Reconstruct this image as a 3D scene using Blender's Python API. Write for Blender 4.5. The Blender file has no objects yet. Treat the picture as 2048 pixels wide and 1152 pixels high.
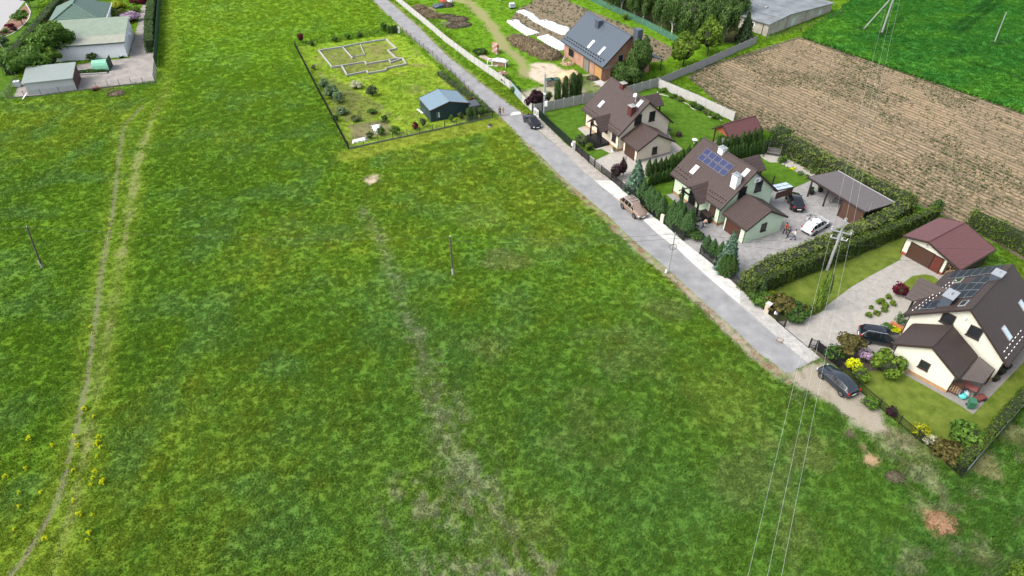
import bpy, bmesh, math, random
import numpy as np
from mathutils import Vector, Matrix
PI = math.pi
rnd = random.Random(7)
rng = np.random.default_rng(7)
S = bpy.context.scene
COL = S.collection

# ------------------------------------------------------------------ camera, light, exposure
W0, H0 = 2048., 1152.
FPX, PITCH, ROLL, CAMZ = 1342., math.radians(39.57), math.radians(-.39), 52.
cam_d = bpy.data.cameras.new('camera'); cam = bpy.data.objects.new('camera', cam_d); COL.objects.link(cam)
cam_d.sensor_width = 36; cam_d.lens = 36 * FPX / W0; cam_d.clip_start = .5; cam_d.clip_end = 4000
cp, sp = math.cos(PITCH), math.sin(PITCH)
MC = np.array([[1, 0, 0], [0, -sp, -cp], [0, cp, -sp]])
cr, sr = math.cos(ROLL), math.sin(ROLL)
MC = np.array([[cr, -sr, 0], [sr, cr, 0], [0, 0, 1]]) @ MC      # rows: image right, image down, forward
rot = Matrix(((MC[0][0], -MC[1][0], -MC[2][0]), (MC[0][1], -MC[1][1], -MC[2][1]), (MC[0][2], -MC[1][2], -MC[2][2])))
cam.matrix_world = Matrix.Translation((0, 0, CAMZ)) @ rot.to_4x4()
S.camera = cam
SUN_EL, SUN_AZ = 48, 250      # azimuth clockwise from +Y
w = bpy.data.worlds.new('World'); S.world = w; w.use_nodes = True
nt = w.node_tree; bg = nt.nodes['Background']
sky = nt.nodes.new('ShaderNodeTexSky'); sky.sky_type = 'NISHITA'; sky.sun_disc = False
sky.sun_elevation = math.radians(SUN_EL); sky.sun_rotation = math.radians(SUN_AZ)
sky.air_density = 1; sky.dust_density = 4; sky.ozone_density = .6
hs = nt.nodes.new('ShaderNodeHueSaturation'); hs.inputs['Saturation'].default_value = .5
nt.links.new(sky.outputs[0], hs.inputs['Color']); nt.links.new(hs.outputs[0], bg.inputs[0])
bg.inputs[1].default_value = .15
sd = bpy.data.lights.new('sun', 'SUN'); sd.energy = 1.0; sd.angle = math.radians(32); sd.color = (1, .96, .9)
sun = bpy.data.objects.new('sun', sd); COL.objects.link(sun)
a_, e_ = math.radians(SUN_AZ), math.radians(SUN_EL)
sdir = Vector((math.sin(a_) * math.cos(e_), math.cos(a_) * math.cos(e_), math.sin(e_)))
sun.rotation_euler = sdir.to_track_quat('Z', 'Y').to_euler()
sun.location = (0, 0, 90)
S.view_settings.view_transform = 'Standard'; S.view_settings.look = 'None'
S.view_settings.exposure = 1.36; S.view_settings.gamma = 1; S.view_settings.use_curve_mapping = False
S.render.engine = 'CYCLES'
S.cycles.max_bounces = 5; S.cycles.diffuse_bounces = 2; S.cycles.glossy_bounces = 2; S.cycles.transparent_max_bounces = 6

# ------------------------------------------------------------------ placing helpers
def ray(px, py):
    return MC.T @ np.array([(px - 1024) / FPX, (py - 576) / FPX, 1.])
def g(px, py, z=0.):
    """the place at height z that the photograph shows at pixel (px, py)"""
    d = ray(px, py); t = (z - CAMZ) / d[2]
    return Vector((d[0] * t, d[1] * t, z))
def gl(l, z=0.): return [g(x, y, z) for x, y in l]
def zo(x, y, ox, oy, s): return (ox + x / s, oy + y / s)

# ------------------------------------------------------------------ materials
def nd(nt, t, **k):
    n = nt.nodes.new(t)
    for a, b in k.items(): setattr(n, a, b)
    return n
MATS = {}
def mat(name, col, var=.12, scale=3., rough=.8, bump=0., bscale=40., metal=0., col2=None, spec=.3, stretch=None, coat=0., tr=0., obj=False):
    if name in MATS: return MATS[name]
    m = bpy.data.materials.new(name); m.use_nodes = True; t = m.node_tree; p = t.nodes['Principled BSDF']
    geo = nd(t, 'ShaderNodeNewGeometry'); src = geo.outputs['Position']
    if obj:
        tc = nd(t, 'ShaderNodeTexCoord'); src = tc.outputs['Object']
    if stretch:
        mp = nd(t, 'ShaderNodeMapping'); mp.inputs['Scale'].default_value = stretch[:3]
        if len(stretch) > 3: mp.inputs['Rotation'].default_value = (0, 0, stretch[3])
        t.links.new(src, mp.inputs[0]); src = mp.outputs[0]
    n1 = nd(t, 'ShaderNodeTexNoise'); n1.inputs['Scale'].default_value = scale; n1.inputs['Detail'].default_value = 6; n1.inputs['Roughness'].default_value = .65
    t.links.new(src, n1.inputs['Vector'])
    mr = nd(t, 'ShaderNodeMapRange'); mr.inputs[1].default_value = .3; mr.inputs[2].default_value = .7
    t.links.new(n1.outputs['Fac'], mr.inputs[0])
    mix = nd(t, 'ShaderNodeMix', data_type='RGBA')
    K = .74; c = tuple(x * K for x in col); col2 = tuple(x * K for x in col2) if col2 else None
    ca = tuple(min(1, x * (1 - var)) for x in c); cb = tuple(min(1, x * (1 + var)) for x in (col2 or c))
    mix.inputs[6].default_value = (*ca, 1); mix.inputs[7].default_value = (*cb, 1)
    t.links.new(mr.outputs[0], mix.inputs[0]); t.links.new(mix.outputs[2], p.inputs['Base Color'])
    p.inputs['Roughness'].default_value = rough; p.inputs['Metallic'].default_value = metal
    p.inputs['Specular IOR Level'].default_value = spec; p.inputs['Coat Weight'].default_value = coat
    p.inputs['Coat Roughness'].default_value = .05
    if tr: p.inputs['Transmission Weight'].default_value = tr
    if bump:
        n2 = nd(t, 'ShaderNodeTexNoise'); n2.inputs['Scale'].default_value = bscale; n2.inputs['Detail'].default_value = 4
        t.links.new(src, n2.inputs['Vector'])
        b = nd(t, 'ShaderNodeBump'); b.inputs['Strength'].default_value = bump; b.inputs['Distance'].default_value = .05
        t.links.new(n2.outputs['Fac'], b.inputs['Height']); t.links.new(b.outputs[0], p.inputs['Normal'])
    MATS[name] = m; return m
def brick_mat(name, c1, c2, mortar, bw, bh, ms=.012, rough=.85, rotz=0., wall=False, var=.25):
    """blocks or bricks: flat colour pattern of the fine joints, too small to pick apart"""
    if name in MATS: return MATS[name]
    m = mat(name, c1, var, 1.3, rough); t = m.node_tree; p = t.nodes['Principled BSDF']
    old = p.inputs['Base Color'].links[0].from_socket
    tc = nd(t, 'ShaderNodeTexCoord'); src = tc.outputs['Object']
    mp = nd(t, 'ShaderNodeMapping')
    mp.inputs['Rotation'].default_value = (PI / 2, 0, 0) if wall == 'y' else ((PI / 2, 0, PI / 2) if wall == 'x' else (0, 0, rotz))
    t.links.new(src, mp.inputs[0])
    br = nd(t, 'ShaderNodeTexBrick'); br.inputs['Scale'].default_value = 1
    br.inputs['Color1'].default_value = (1, 1, 1, 1); br.inputs['Color2'].default_value = (*[min(1, c2[i] / max(c1[i], 1e-3)) for i in range(3)], 1)
    br.inputs['Mortar'].default_value = (*[min(3, mortar[i] / max(c1[i], 1e-3)) for i in range(3)], 1)
    br.inputs['Mortar Size'].default_value = ms; br.inputs['Brick Width'].default_value = bw; br.inputs['Row Height'].default_value = bh
    t.links.new(mp.outputs[0], br.inputs['Vector'])
    mx = nd(t, 'ShaderNodeMix', data_type='RGBA', blend_type='MULTIPLY'); mx.inputs[0].default_value = 1
    t.links.new(old, mx.inputs[6]); t.links.new(br.outputs['Color'], mx.inputs[7]); t.links.new(mx.outputs[2], p.inputs['Base Color'])
    return m
def leaf_mat(name, col, col2, rough=.55):
    if name in MATS: return MATS[name]
    m = bpy.data.materials.new(name); m.use_nodes = True; t = m.node_tree; p = t.nodes['Principled BSDF']
    at = nd(t, 'ShaderNodeAttribute'); at.attribute_name = 'tint'
    mix = nd(t, 'ShaderNodeMix', data_type='RGBA')
    mix.inputs[6].default_value = (*col, 1); mix.inputs[7].default_value = (*col2, 1)
    t.links.new(at.outputs['Fac'], mix.inputs[0]); t.links.new(mix.outputs[2], p.inputs['Base Color'])
    p.inputs['Roughness'].default_value = rough; p.inputs['Specular IOR Level'].default_value = .15
    tl = nd(t, 'ShaderNodeBsdfTranslucent'); t.links.new(mix.outputs[2], tl.inputs[0])
    ms = nd(t, 'ShaderNodeMixShader'); ms.inputs[0].default_value = .35
    out = t.nodes['Material Output']
    t.links.new(p.outputs[0], ms.inputs[1]); t.links.new(tl.outputs[0], ms.inputs[2]); t.links.new(ms.outputs[0], out.inputs[0])
    MATS[name] = m; return m

# ------------------------------------------------------------------ mesh builder
class MB:
    def __init__(s): s.v = []; s.f = []
    def add(s, vs, fs):
        o = len(s.v); s.v += [tuple(v) for v in vs]; s.f += [tuple(i + o for i in f) for f in fs]; return s
    def box(s, c, d, rz=0., ry=0.):
        x, y, z = d[0] / 2, d[1] / 2, d[2] / 2
        M = Matrix.Translation(c) @ Matrix.Rotation(rz, 4, 'Z') @ Matrix.Rotation(ry, 4, 'Y')
        vs = [M @ Vector((i * x, j * y, k * z)) for k in (-1, 1) for j in (-1, 1) for i in (-1, 1)]
        return s.add(vs, [(0, 2, 3, 1), (4, 5, 7, 6), (0, 1, 5, 4), (2, 6, 7, 3), (0, 4, 6, 2), (1, 3, 7, 5)])
    def span(s, a, b, w_, h, z0=0.):
        """upright slab between ground points a and b, height z0..z0+h"""
        a = Vector((a[0], a[1], 0)); b = Vector((b[0], b[1], 0)); d = b - a
        return s.box(((a.x + b.x) / 2, (a.y + b.y) / 2, z0 + h / 2), (d.length, w_, h), math.atan2(d.y, d.x))
    def hull(s, lo, hi):
        n = len(lo)
        return s.add(list(lo) + list(hi), [tuple(reversed(range(n))), tuple(range(n, 2 * n))] + [(i, (i + 1) % n, n + (i + 1) % n, n + i) for i in range(n)])
    def prism(s, poly, z0, z1): return s.hull([(p[0], p[1], z0) for p in poly], [(p[0], p[1], z1) for p in poly])
    def tube(s, a, b, r0, r1=None, n=8):
        r1 = r0 if r1 is None else r1
        a = Vector(a); b = Vector(b); q = (b - a).to_track_quat('Z', 'Y')
        c = [(math.cos(2 * PI * i / n), math.sin(2 * PI * i / n)) for i in range(n)]
        return s.hull([a + q @ Vector((x * r0, y * r0, 0)) for x, y in c], [b + q @ Vector((x * r1, y * r1, 0)) for x, y in c])
    def path(s, pts, r, n=5):
        for a, b in zip(pts, pts[1:]): s.tube(a, b, r, r, n)
        return s
    def blob(s, c, r, n=8, m=5, j=0.):
        vs = [(c[0], c[1], c[2] - r[2])]
        for k in range(1, m):
            ph = -PI / 2 + PI * k / m
            for i in range(n):
                th = 2 * PI * i / n; q = 1 + rnd.uniform(-j, j)
                vs.append((c[0] + r[0] * math.cos(ph) * math.cos(th) * q, c[1] + r[1] * math.cos(ph) * math.sin(th) * q, c[2] + r[2] * math.sin(ph) * q))
        vs.append((c[0], c[1], c[2] + r[2])); t = len(vs) - 1
        fs = [(0, 1 + (i + 1) % n, 1 + i) for i in range(n)] + [(t, t - n + i, t - n + (i + 1) % n) for i in range(n)]
        for k in range(m - 2):
            b = 1 + k * n
            fs += [(b + i, b + (i + 1) % n, b + n + (i + 1) % n, b + n + i) for i in range(n)]
        return s.add(vs, fs)
    def mesh(s, name, m, smooth=False):
        me = bpy.data.meshes.new(name); me.from_pydata(s.v, [], s.f)
        if m: me.materials.append(m)
        if smooth: me.polygons.foreach_set('use_smooth', [True] * len(me.polygons))
        me.update(); return me
    def build(s, name, m, parent=None, smooth=False, **k):
        o = bpy.data.objects.new(name, s.mesh(name, m, smooth)); COL.objects.link(o)
        if parent: o.parent = parent
        return tag(o, **k)
def tag(o, label=None, cat=None, group=None, kind=None):
    if label: o['label'] = label
    if cat: o['category'] = cat
    if group: o['group'] = group
    if kind: o['kind'] = kind
    return o
def thing(name, label, cat, loc=(0, 0, 0), rz=0., group=None, scale=1.):
    o = bpy.data.objects.new(name, None); COL.objects.link(o); o.empty_display_size = .3
    o.location = (loc[0], loc[1], loc[2] if len(loc) > 2 else 0); o.rotation_euler = (0, 0, rz); o.scale = (scale,) * 3
    return tag(o, label, cat, group)
def dup(root, loc, rz=0., label=None, group=None, scale=None):
    r = root.copy(); COL.objects.link(r); r.location = loc; r.rotation_euler = (0, 0, rz)
    if scale: r.scale = scale if hasattr(scale, '__len__') else (scale,) * 3
    if label: r['label'] = label
    if group: r['group'] = group
    for ch in [o for o in root.children]:
        c = ch.copy(); COL.objects.link(c); c.parent = r
        for gg in ch.children:
            d = gg.copy(); COL.objects.link(d); d.parent = c
    return r
def np_mesh(name, V, F, m, tint=None, smooth=False):
    """V (N,3), F (M,k) same k"""
    me = bpy.data.meshes.new(name); k = F.shape[1]
    me.vertices.add(len(V)); me.vertices.foreach_set('co', V.astype(np.float32).ravel())
    me.loops.add(F.size); me.loops.foreach_set('vertex_index', F.astype(np.int32).ravel())
    me.polygons.add(len(F)); me.polygons.foreach_set('loop_start', np.arange(0, F.size, k, dtype=np.int32))
    me.update(calc_edges=True)
    if tint is not None:
        a = me.attributes.new('tint', 'FLOAT', 'FACE'); a.data.foreach_set('value', tint.astype(np.float32))
    if smooth: me.polygons.foreach_set('use_smooth', [True] * len(me.polygons))
    if m: me.materials.append(m)
    return me
def add_mesh(me, name, parent=None, **k):
    o = bpy.data.objects.new(name, me); COL.objects.link(o)
    if parent: o.parent = parent
    return tag(o, **k)

# ------------------------------------------------------------------ noise in numpy
def _h(ix, iy, s):
    n = (ix.astype(np.int64) * 374761393 + iy.astype(np.int64) * 668265263 + s * 974711) & 0xffffffff
    n = ((n ^ (n >> 13)) * 1274126177) & 0xffffffff
    return ((n ^ (n >> 16)) & 0xffff) / 65535.
def vnoise(x, y, s=0):
    ix, iy = np.floor(x), np.floor(y); fx, fy = x - ix, y - iy
    fx = fx * fx * (3 - 2 * fx); fy = fy * fy * (3 - 2 * fy)
    a = _h(ix, iy, s); b = _h(ix + 1, iy, s); c = _h(ix, iy + 1, s); d = _h(ix + 1, iy + 1, s)
    return (a * (1 - fx) + b * fx) * (1 - fy) + (c * (1 - fx) + d * fx) * fy
def fbm(x, y, sc, o=4, s=0):
    t = 0; a = .5; tot = 0
    for i in range(o):
        t = t + a * vnoise(x / sc + 17.3 * i, y / sc - 9.1 * i, s + i); tot += a; a *= .55; sc *= .5
    return t / tot
def seg_dist(x, y, pl):
    d = np.full(x.shape, 1e9)
    for a, b in zip(pl, pl[1:]):
        vx, vy = b[0] - a[0], b[1] - a[1]; L = vx * vx + vy * vy
        t = np.clip(((x - a[0]) * vx + (y - a[1]) * vy) / L, 0, 1)
        d = np.minimum(d, np.hypot(x - a[0] - t * vx, y - a[1] - t * vy))
    return d
def inside(x, y, poly):
    r = np.zeros(x.shape, bool); n = len(poly)
    for i in range(n):
        x1, y1 = poly[i][0], poly[i][1]; x2, y2 = poly[(i + 1) % n][0], poly[(i + 1) % n][1]
        if y1 == y2: continue
        c = ((y1 > y) != (y2 > y)) & (x < (x2 - x1) * (y - y1) / (y2 - y1) + x1)
        r ^= c
    return r
def sdp(x, y, poly):
    """signed distance to polygon, negative inside"""
    d = seg_dist(x, y, list(poly) + [poly[0]])
    return np.where(inside(x, y, poly), -d, d)
def sstep(a, b, v):
    t = np.clip((v - a) / (b - a), 0, 1); return t * t * (3 - 2 * t)

# ------------------------------------------------------------------ outlines on the ground (photograph pixels -> metres)
L = gl
ROADL = L([(690,-45),(746,0),(793,46),(821,72),(902,144),(952,192),(1000,232),(1031,263),(1087,317),(1120,350),(1154,380),(1220,435),(1251,466),(1287,497.5),(1332,535),(1403,600),(1480,669),(1515,704),(1537,720),(1575,748)])
ROADR = L([(718,-45),(775,0),(838,55),(893,111),(977,178),(1007,200),(1042,226),(1075,260),(1121.5,298),(1165,341.5),(1212,380),(1287,441),(1320,472.5),(1354,497.5),(1395,536.6),(1480,610),(1556,676),(1607,720),(1617,727)])
FENR = L([(1074,232),(1104,261.6),(1133.7,291),(1144,298),(1174.5,324),(1201,346),(1241,378),(1307.5,435),(1328,449),(1364,482),(1400,510),(1428,533),(1480,579),(1527,621),(1552,643),(1617,697),(1640,717)])
P_road = ROADL + ROADR[::-1]
P_walk = [g(1060,246)] + ROADR[8:] + FENR[::-1]
P_lawn1 = L([(1080,236),(1093,223.5),(1172,207.5),(1192,222),(1192,246),(1174,250.5),(1155,256.5),(1178,278),(1165,288),(1145,298)])
P_lawn1b = L([(1152,292),(1174.7,288.6),(1191,299.6),(1203,298),(1220,307),(1193,320)])
P_lawn1c = L([(1250,190),(1313,177),(1321,187),(1350,197),(1384,217.5),(1410,232),(1440,243),(1432,256),(1440,272),(1425,285),(1394,298),(1366,298),(1345,282),(1335,258),(1300,240)])
P_yard1 = L([(1145,299),(1156,256),(1180,245),(1290,235),(1330,254),(1356,268),(1348,282),(1366,298),(1345,312),(1300,352),(1243,378)])
P_lawn3 = L([(1250,384),(1302,370),(1352,357),(1353,386),(1333,389),(1362,416),(1345,445),(1325,445)])
P_lawn3b = L([(1400,345),(1480,318),(1518,308),(1527,318),(1540,325),(1562,325),(1590,343),(1622,361),(1577,381),(1545,372),(1500,372)])
P_yard3 = L([(1364,482),(1345,446),(1362,416),(1333,389),(1353,386),(1420,352),(1577,380),(1622,358),(1650,342),(1800,405),(1700,470),(1600,510),(1500,555),(1470,570),(1440,543),(1400,510)])
P_border3 = L([(1500,303),(1530,298),(1560,310),(1640,350),(1660,372),(1622,361),(1590,343),(1562,325),(1540,325),(1527,318),(1515,309)])
P_lawn4 = L([(1490,588),(1570,560),(1690,515),(1830,450),(1860,470),(1807,503),(1800,520),(1740,552),(1700.5,575.6),(1649,614.6),(1640,626),(1600,640),(1552,643),(1500,600)])
P_yard4 = L([(1552,643),(1575,634),(1622,628),(1640,620),(1649,614.6),(1700.5,575.6),(1740,552),(1800,520),(1806,504),(1880,541),(1895,552),(1905,640),(1830,720),(1790,720),(1735,700),(1690,690),(1640,700),(1617,697)])
P_isl4 = L([(1802,569),(1825,552),(1849.5,548.5),(1867,552),(1880,562),(1870,600),(1840,600),(1818,588)])
P_grav4 = L([(1705.7,638),(1737,613.7),(1775,587.7),(1802,571),(1818,590),(1825,620),(1790,640),(1765,650),(1735,662),(1712,650)])
P_mulch4 = L([(1640,716),(1622,698),(1660,692),(1700,700),(1750,712),(1790,716),(1780,742),(1740,752),(1700,750),(1680,738)])
P_lawn4b = L([(1676,735),(1710,745),(1793,739),(1920,811),(1946,829),(2110,660),(2200,560),(2240,600),(2060,800),(1905,945),(1862,898),(1797,848),(1713,777)])
P_path4 = L([(1793,740),(1800,716),(1900,740),(2060,640),(2170,500),(2200,560),(2110,660),(1946,829),(1920,811)])
P_soil = L([(1375,155),(1400,135),(1600,73),(2048,226),(2500,374),(2560,720),(2200,600),(2048,522),(1965,472),(1885,432),(1840,412),(1720,356),(1640,310),(1560,272),(1475,240)])
P_wheat = L([(1600,76),(1665,28),(1700,5),(1760,-60),(2700,-60),(2900,460),(2500,376),(2048,229)])
P_gsoil = L([(1038,17),(1060,8),(1075,-8),(1118,-6),(1178,20),(1270,58),(1354,100),(1330,122),(1290,126),(1230,105),(1145,112),(1110,90),(1070,72),(1020,40)])
P_grove = L([(1165,-20),(1212,6),(1290,42),(1400,78),(1470,88),(1500,70),(1480,40),(1420,-20)])
P_sand = L([(1060,128),(1078,125),(1105,127),(1130,142),(1148,160),(1130,172),(1100,172),(1068,162),(1064,148)])
P_yard5 = L([(1040,186),(1075,176),(1100,170),(1148,168),(1172,182),(1165,200),(1090,216),(1060,205)])
P_plot = L([(592,94),(800,68),(984,234),(697,296)])
P_left = L([(-60,205),(0,195),(75,194),(310,165),(318,0),(320,-30),(100,-30),(-60,60)])
P_leftyard = L([(28,196),(36,168),(90,160),(160,128),(258,116),(262,96),(275,50),(292,-30),(318,-30),(318,0),(312,162),(200,176)])
P_leftlawn = L([(-60,196),(-60,-30),(90,-30),(60,60),(33,150),(8,196)])
P_park = L([(1577,746),(1617,728),(1640,718),(1660,732),(1712,779),(1745,806),(1775,838),(1772,862),(1745,870),(1712,850),(1672,812),(1630,790),(1600,772)])
PATH1 = L([(22,1152),(75,1080),(120,990),(150,870),(175,760),(190,650),(203,540),(225,430),(236,330),(243,280),(248,250),(262,235),(285,212)])
PATH2 = L([(60,1300),(120,1100),(150,1000),(172,900),(205,720),(228,600),(247,500),(258,420),(275,330),(298,250),(330,190),(345,100),(335,0),(335,-40)])
DRY = L([(725,420),(760,480),(790,560),(805,600),(845,690),(865,760),(890,830),(930,920),(960,1000),(990,1100),(1010,1200)])
HARD = [P_road, P_walk, P_lawn1, P_lawn1b, P_lawn1c, P_yard1, P_lawn3, P_lawn3b, P_yard3, P_border3, P_lawn4, P_yard4, P_isl4, P_grav4, P_mulch4, P_lawn4b, P_path4, P_gsoil, P_leftyard]

def ground_look(x, y):
    """surface colour of the meadow floor and the height of its grass at (x, y)"""
    n1 = fbm(x, y, 9, 4, 1); n2 = fbm(x, y, 2.2, 4, 11); n3 = fbm(x, y, 28, 3, 21); n4 = fbm(x, y, .8, 3, 31)
    dark = np.array([.066, .135, .012]); mid = np.array([.088, .172, .012]); yel = np.array([.150, .200, .018]); blu = np.array([.074, .150, .036])
    t = np.clip((n1 - .30) * 1.5 + (n2 - .5) * .4, 0, 1)[..., None]
    c = dark * (1 - t) + mid * t
    ty = sstep(.40, .80, n3 * .6 + n2 * .4)[..., None] * .7; c = c * (1 - ty) + yel * ty
    tb = sstep(.45, .8, fbm(x, y, 5, 3, 41))[..., None] * .55; c = c * (1 - tb) + blu * tb
    h = .62 + .38 * sstep(.25, .8, n2) * (.4 + n1)
    wob = (n2 - .5) * 2
    def blend(c, t, col):
        t = np.clip(t, 0, 1)[..., None]; col = np.array(col); col = col * np.array([1.05, 1.15, .5]) if col[1] > col[0] * 1.02 else col * .74
        return c * (1 - t) + col * t
    # brighter towards the far end of the meadow, darker near the viewer's feet: lens vignetting painted into the grass colour
    far = sstep(95, 150, y + 4 * wob); c = blend(c, far * .45, (.115, .200, .020))
    near = sstep(75, 40, y + 6 * wob) * sstep(-45, -5, x); c = blend(c, near * .6, (.050, .105, .040))
    # garden plot: short yellowish lawn
    d = sdp(x, y, P_plot); ins = d < 0
    c = blend(c, ins * (.45 + .45 * sstep(.4, .65, n1)), (.185, .235, .05)); c = blend(c, ins * sstep(.58, .7, n2) * .5, (.25, .22, .10))
    h = np.where(ins, .35, h)
    # mown strip in front of the plot
    st = L([(697,312),(800,285),(990,247)]); ds = seg_dist(x, y, st)
    c = blend(c, sstep(2.6, 1.2, ds + wob * .6) * .7, (.15, .16, .045)); h = np.where(ds < 2.2, .3, h)
    # far side beyond the concrete fence
    d5 = sdp(x, y, L([(800,-30),(1075,225),(1310,160),(1510,78),(1480,-30)])); ins5 = d5 < 0
    c = blend(c, ins5 * .5, (.085, .165, .022)); h = np.where(ins5, .35, h)
    tr = seg_dist(x, y, L([(905,0),(940,5),(965,30),(985,55),(1010,95),(1040,120),(1055,150)]))
    c = blend(c, sstep(1.9, .5, tr + wob * 1.2) * .75, (.30, .25, .14)); h = h * (1 - sstep(2., .8, tr))
    # yellow-green strip and worn wheel tracks of the meadow path
    p1 = seg_dist(x, y, PATH1); p2 = seg_dist(x, y, PATH2); pm = np.minimum(p1, p2)
    c = blend(c, sstep(2.6, .6, pm + wob) * .4, (.130, .165, .035))
    b1 = sstep(.34, .12, p1 + wob * .22 - .02) ; c = blend(c, b1 * (.65 + .35 * sstep(.35, .6, n2)), (.17, .145, .11))
    b2 = sstep(.75, .2, p2 + wob * .9) * sstep(135, 92, y) * (.35 + .65 * sstep(.45, .6, n1)); c = blend(c, b2 * .55, (.24, .215, .11))
    h = h * (1 - .95 * b1) * (1 - .6 * b2) * (1 - .4 * sstep(2.4, .8, pm))
    # dry dead grass
    dd = seg_dist(x, y, DRY); wd = .5 + .11 * np.clip(60 - y, 0, 40)
    s_ = .5 * fbm(x + (y * .35), y * .6, 1.5, 4, 61) + .5 * fbm(x * 1.3 + y * .4, y * .8, .55, 2, 65)
    b = sstep(wd + 1.2, wd * .1, dd) * np.maximum(sstep(.42, .60, s_), .28 * sstep(1.0, .3, dd + wob * .9)); c = blend(c, b * .48, (.27, .25, .18)); h = h * (1 - .2 * b)
    b = sstep(4.5, 1, seg_dist(x, y, L([(820,1000),(900,1130),(1000,1200),(1090,1152)]))) * sstep(.48, .64, s_); c = blend(c, b * .5, (.27, .25, .17)); h = h * (1 - .2 * b)
    # straw-coloured mats and bare spots: (pixel, radius, strength, colour)
    for px, py, r, k, col in [(965,430,4.5,.4,(.17,.22,.09)),(900,355,3.6,.28,(.15,.21,.09)),(1010,520,3,.35,(.22,.20,.09)),(1085,480,4,.3,(.16,.17,.06)),
                              (745,360,1.9,1.,(.46,.38,.28)),(1890,1050,2.,1.,(.36,.23,.13)),(1885,1030,1.2,.9,(.38,.27,.16)),(1742,918,1.0,1.,(.36,.25,.15)),(1725,895,.9,.9,(.34,.24,.15)),
                              (1962,930,2.,.6,(.22,.17,.10)),(2035,880,2.4,.55,(.22,.18,.11)),(1700,870,1.,.9,(.12,.09,.07)),(235,187,1.6,.9,(.15,.14,.13)),(1400,560,5,.0,(.1,.1,.1)),
                              (215,170,3.2,.5,(.22,.17,.09)),(1600,1080,3.,.25,(.2,.2,.08)),(1250,700,5,.22,(.19,.19,.07)),(1450,800,7,.22,(.18,.19,.07)),(1180,850,5,.2,(.19,.19,.07)),(1500,950,5,.22,(.2,.19,.08)),
                              (1620,900,3,.3,(.22,.2,.08)),(1060,1050,3,.25,(.2,.2,.08)),(1330,620,3.,.3,(.2,.2,.08)),(980,690,3,.25,(.2,.2,.08)),(1850,900,2.5,.35,(.22,.2,.11)),(1790,870,2,.5,(.26,.22,.15)),
                              (915,45,3.5,.85,(.14,.12,.085)),(880,30,2.,.9,(.2,.16,.11)),(860,18,2.,.9,(.24,.19,.13)),(1935,1100,3,.4,(.2,.19,.10)),(1990,1130,3,.35,(.2,.2,.11))]:
        o = g(px, py); d = np.hypot(x - o.x, y - o.y) + wob * r * .9
        b = sstep(r, r * .45, d) * k; c = blend(c, b, col); h = h * (1 - .9 * b * (k > .5))
    # bare verge beside the road, gravel parking place
    dl = seg_dist(x, y, ROADL); left = x < np.interp(y, [p.y for p in ROADL[::-1]], [p.x for p in ROADL[::-1]])
    wv = np.interp(y, [54, 60, 66, 84, 92, 110, 200], [1.3, 1.2, 1.3, 1.2, .7, .25, .35])
    b = sstep(wv + .35, wv - .35, dl + wob * .5) * left; c = blend(c, b * (.35 + .6 * sstep(.35, .6, n4 * .5 + n1 * .5)), (.33, .28, .215)); h = h * (1 - b * .8)
    c = blend(c, b * sstep(.55, .62, n4) * .7, (.22, .12, .07))
    dr = seg_dist(x, y, ROADR); rt = ~left
    b = sstep(1.0, .2, dr + wob * .7) * rt * sstep(100, 104, y); c = blend(c, b * .6, (.24, .20, .12)); h = h * (1 - .8 * b)
    d = sdp(x, y, P_park) + wob * .9
    b = sstep(.5, -.5, d); c = blend(c, b * .95, (.33, .29, .235)); h = h * (1 - b)
    c = blend(c, b * sstep(.5, .62, n1 * .4 + n4 * .6) * .55, (.14, .13, .07))
    sc = seg_dist(x, y, L([(1700,800),(1790,900),(1850,950)])); b = sstep(2.5, .5, sc + wob * 1.5) * sstep(.45, .6, n4 * .5 + n2 * .5) ; c = blend(c, b * .5, (.32, .28, .20))
    # vegetable and shrub plots inside the garden
    for pl, col, k in [(L([(697,250),(770,240),(790,262),(705,285)]), (.16,.13,.09), .8), (L([(640,150),(690,170),(735,195),(765,215),(745,235),(690,245),(660,200)]), (.09,.085,.045), .6),
                       (L([(905,165),(935,190),(975,228),(940,236),(915,205)]), (.15,.105,.06), .6), (L([(640,105),(775,84),(812,130),(690,150)]), (.15,.125,.065), .55),
                       (P_sand, (.55,.46,.36), .95), (P_yard5, (.42,.37,.29), .85), (P_grove, (.06,.045,.03), .9), (L([(1155,165),(1195,150),(1215,165),(1195,185),(1160,180)]), (.25,.21,.15), .5)]:
        d = sdp(x, y, pl) + wob * .8; b = sstep(.6, -.4, d) * k; c = blend(c, b, col); h = h * (1 - b * .8)
    fine = 1.05 + (n4[..., None] - .5) * .16
    P_rough = L([(1560,765),(1640,815),(1720,880),(1800,905),(1860,915),(1925,965),(2048,840),(2400,900),(2200,1400),(1560,1300),(1640,1180),(1850,1035),(1700,900)])
    b = sstep(1.2, -1.2, sdp(x, y, P_rough) + wob) * (np.abs(sdp(x, y, P_park)) * 0 + 1); gr = (c[:, 1] > c[:, 0] * 1.3)
    c = blend(c, b * gr * .45 * sstep(.35, .6, n1), (.045, .11, .045)); c = blend(c, b * gr * .5 * sstep(.56, .68, fbm(x, y, 1.3, 4, 55)), (.24, .24, .14)); h = np.where(gr, h * (1 + .7 * b), h)
    return c * fine, np.clip(h, 0, 1.6)

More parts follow.
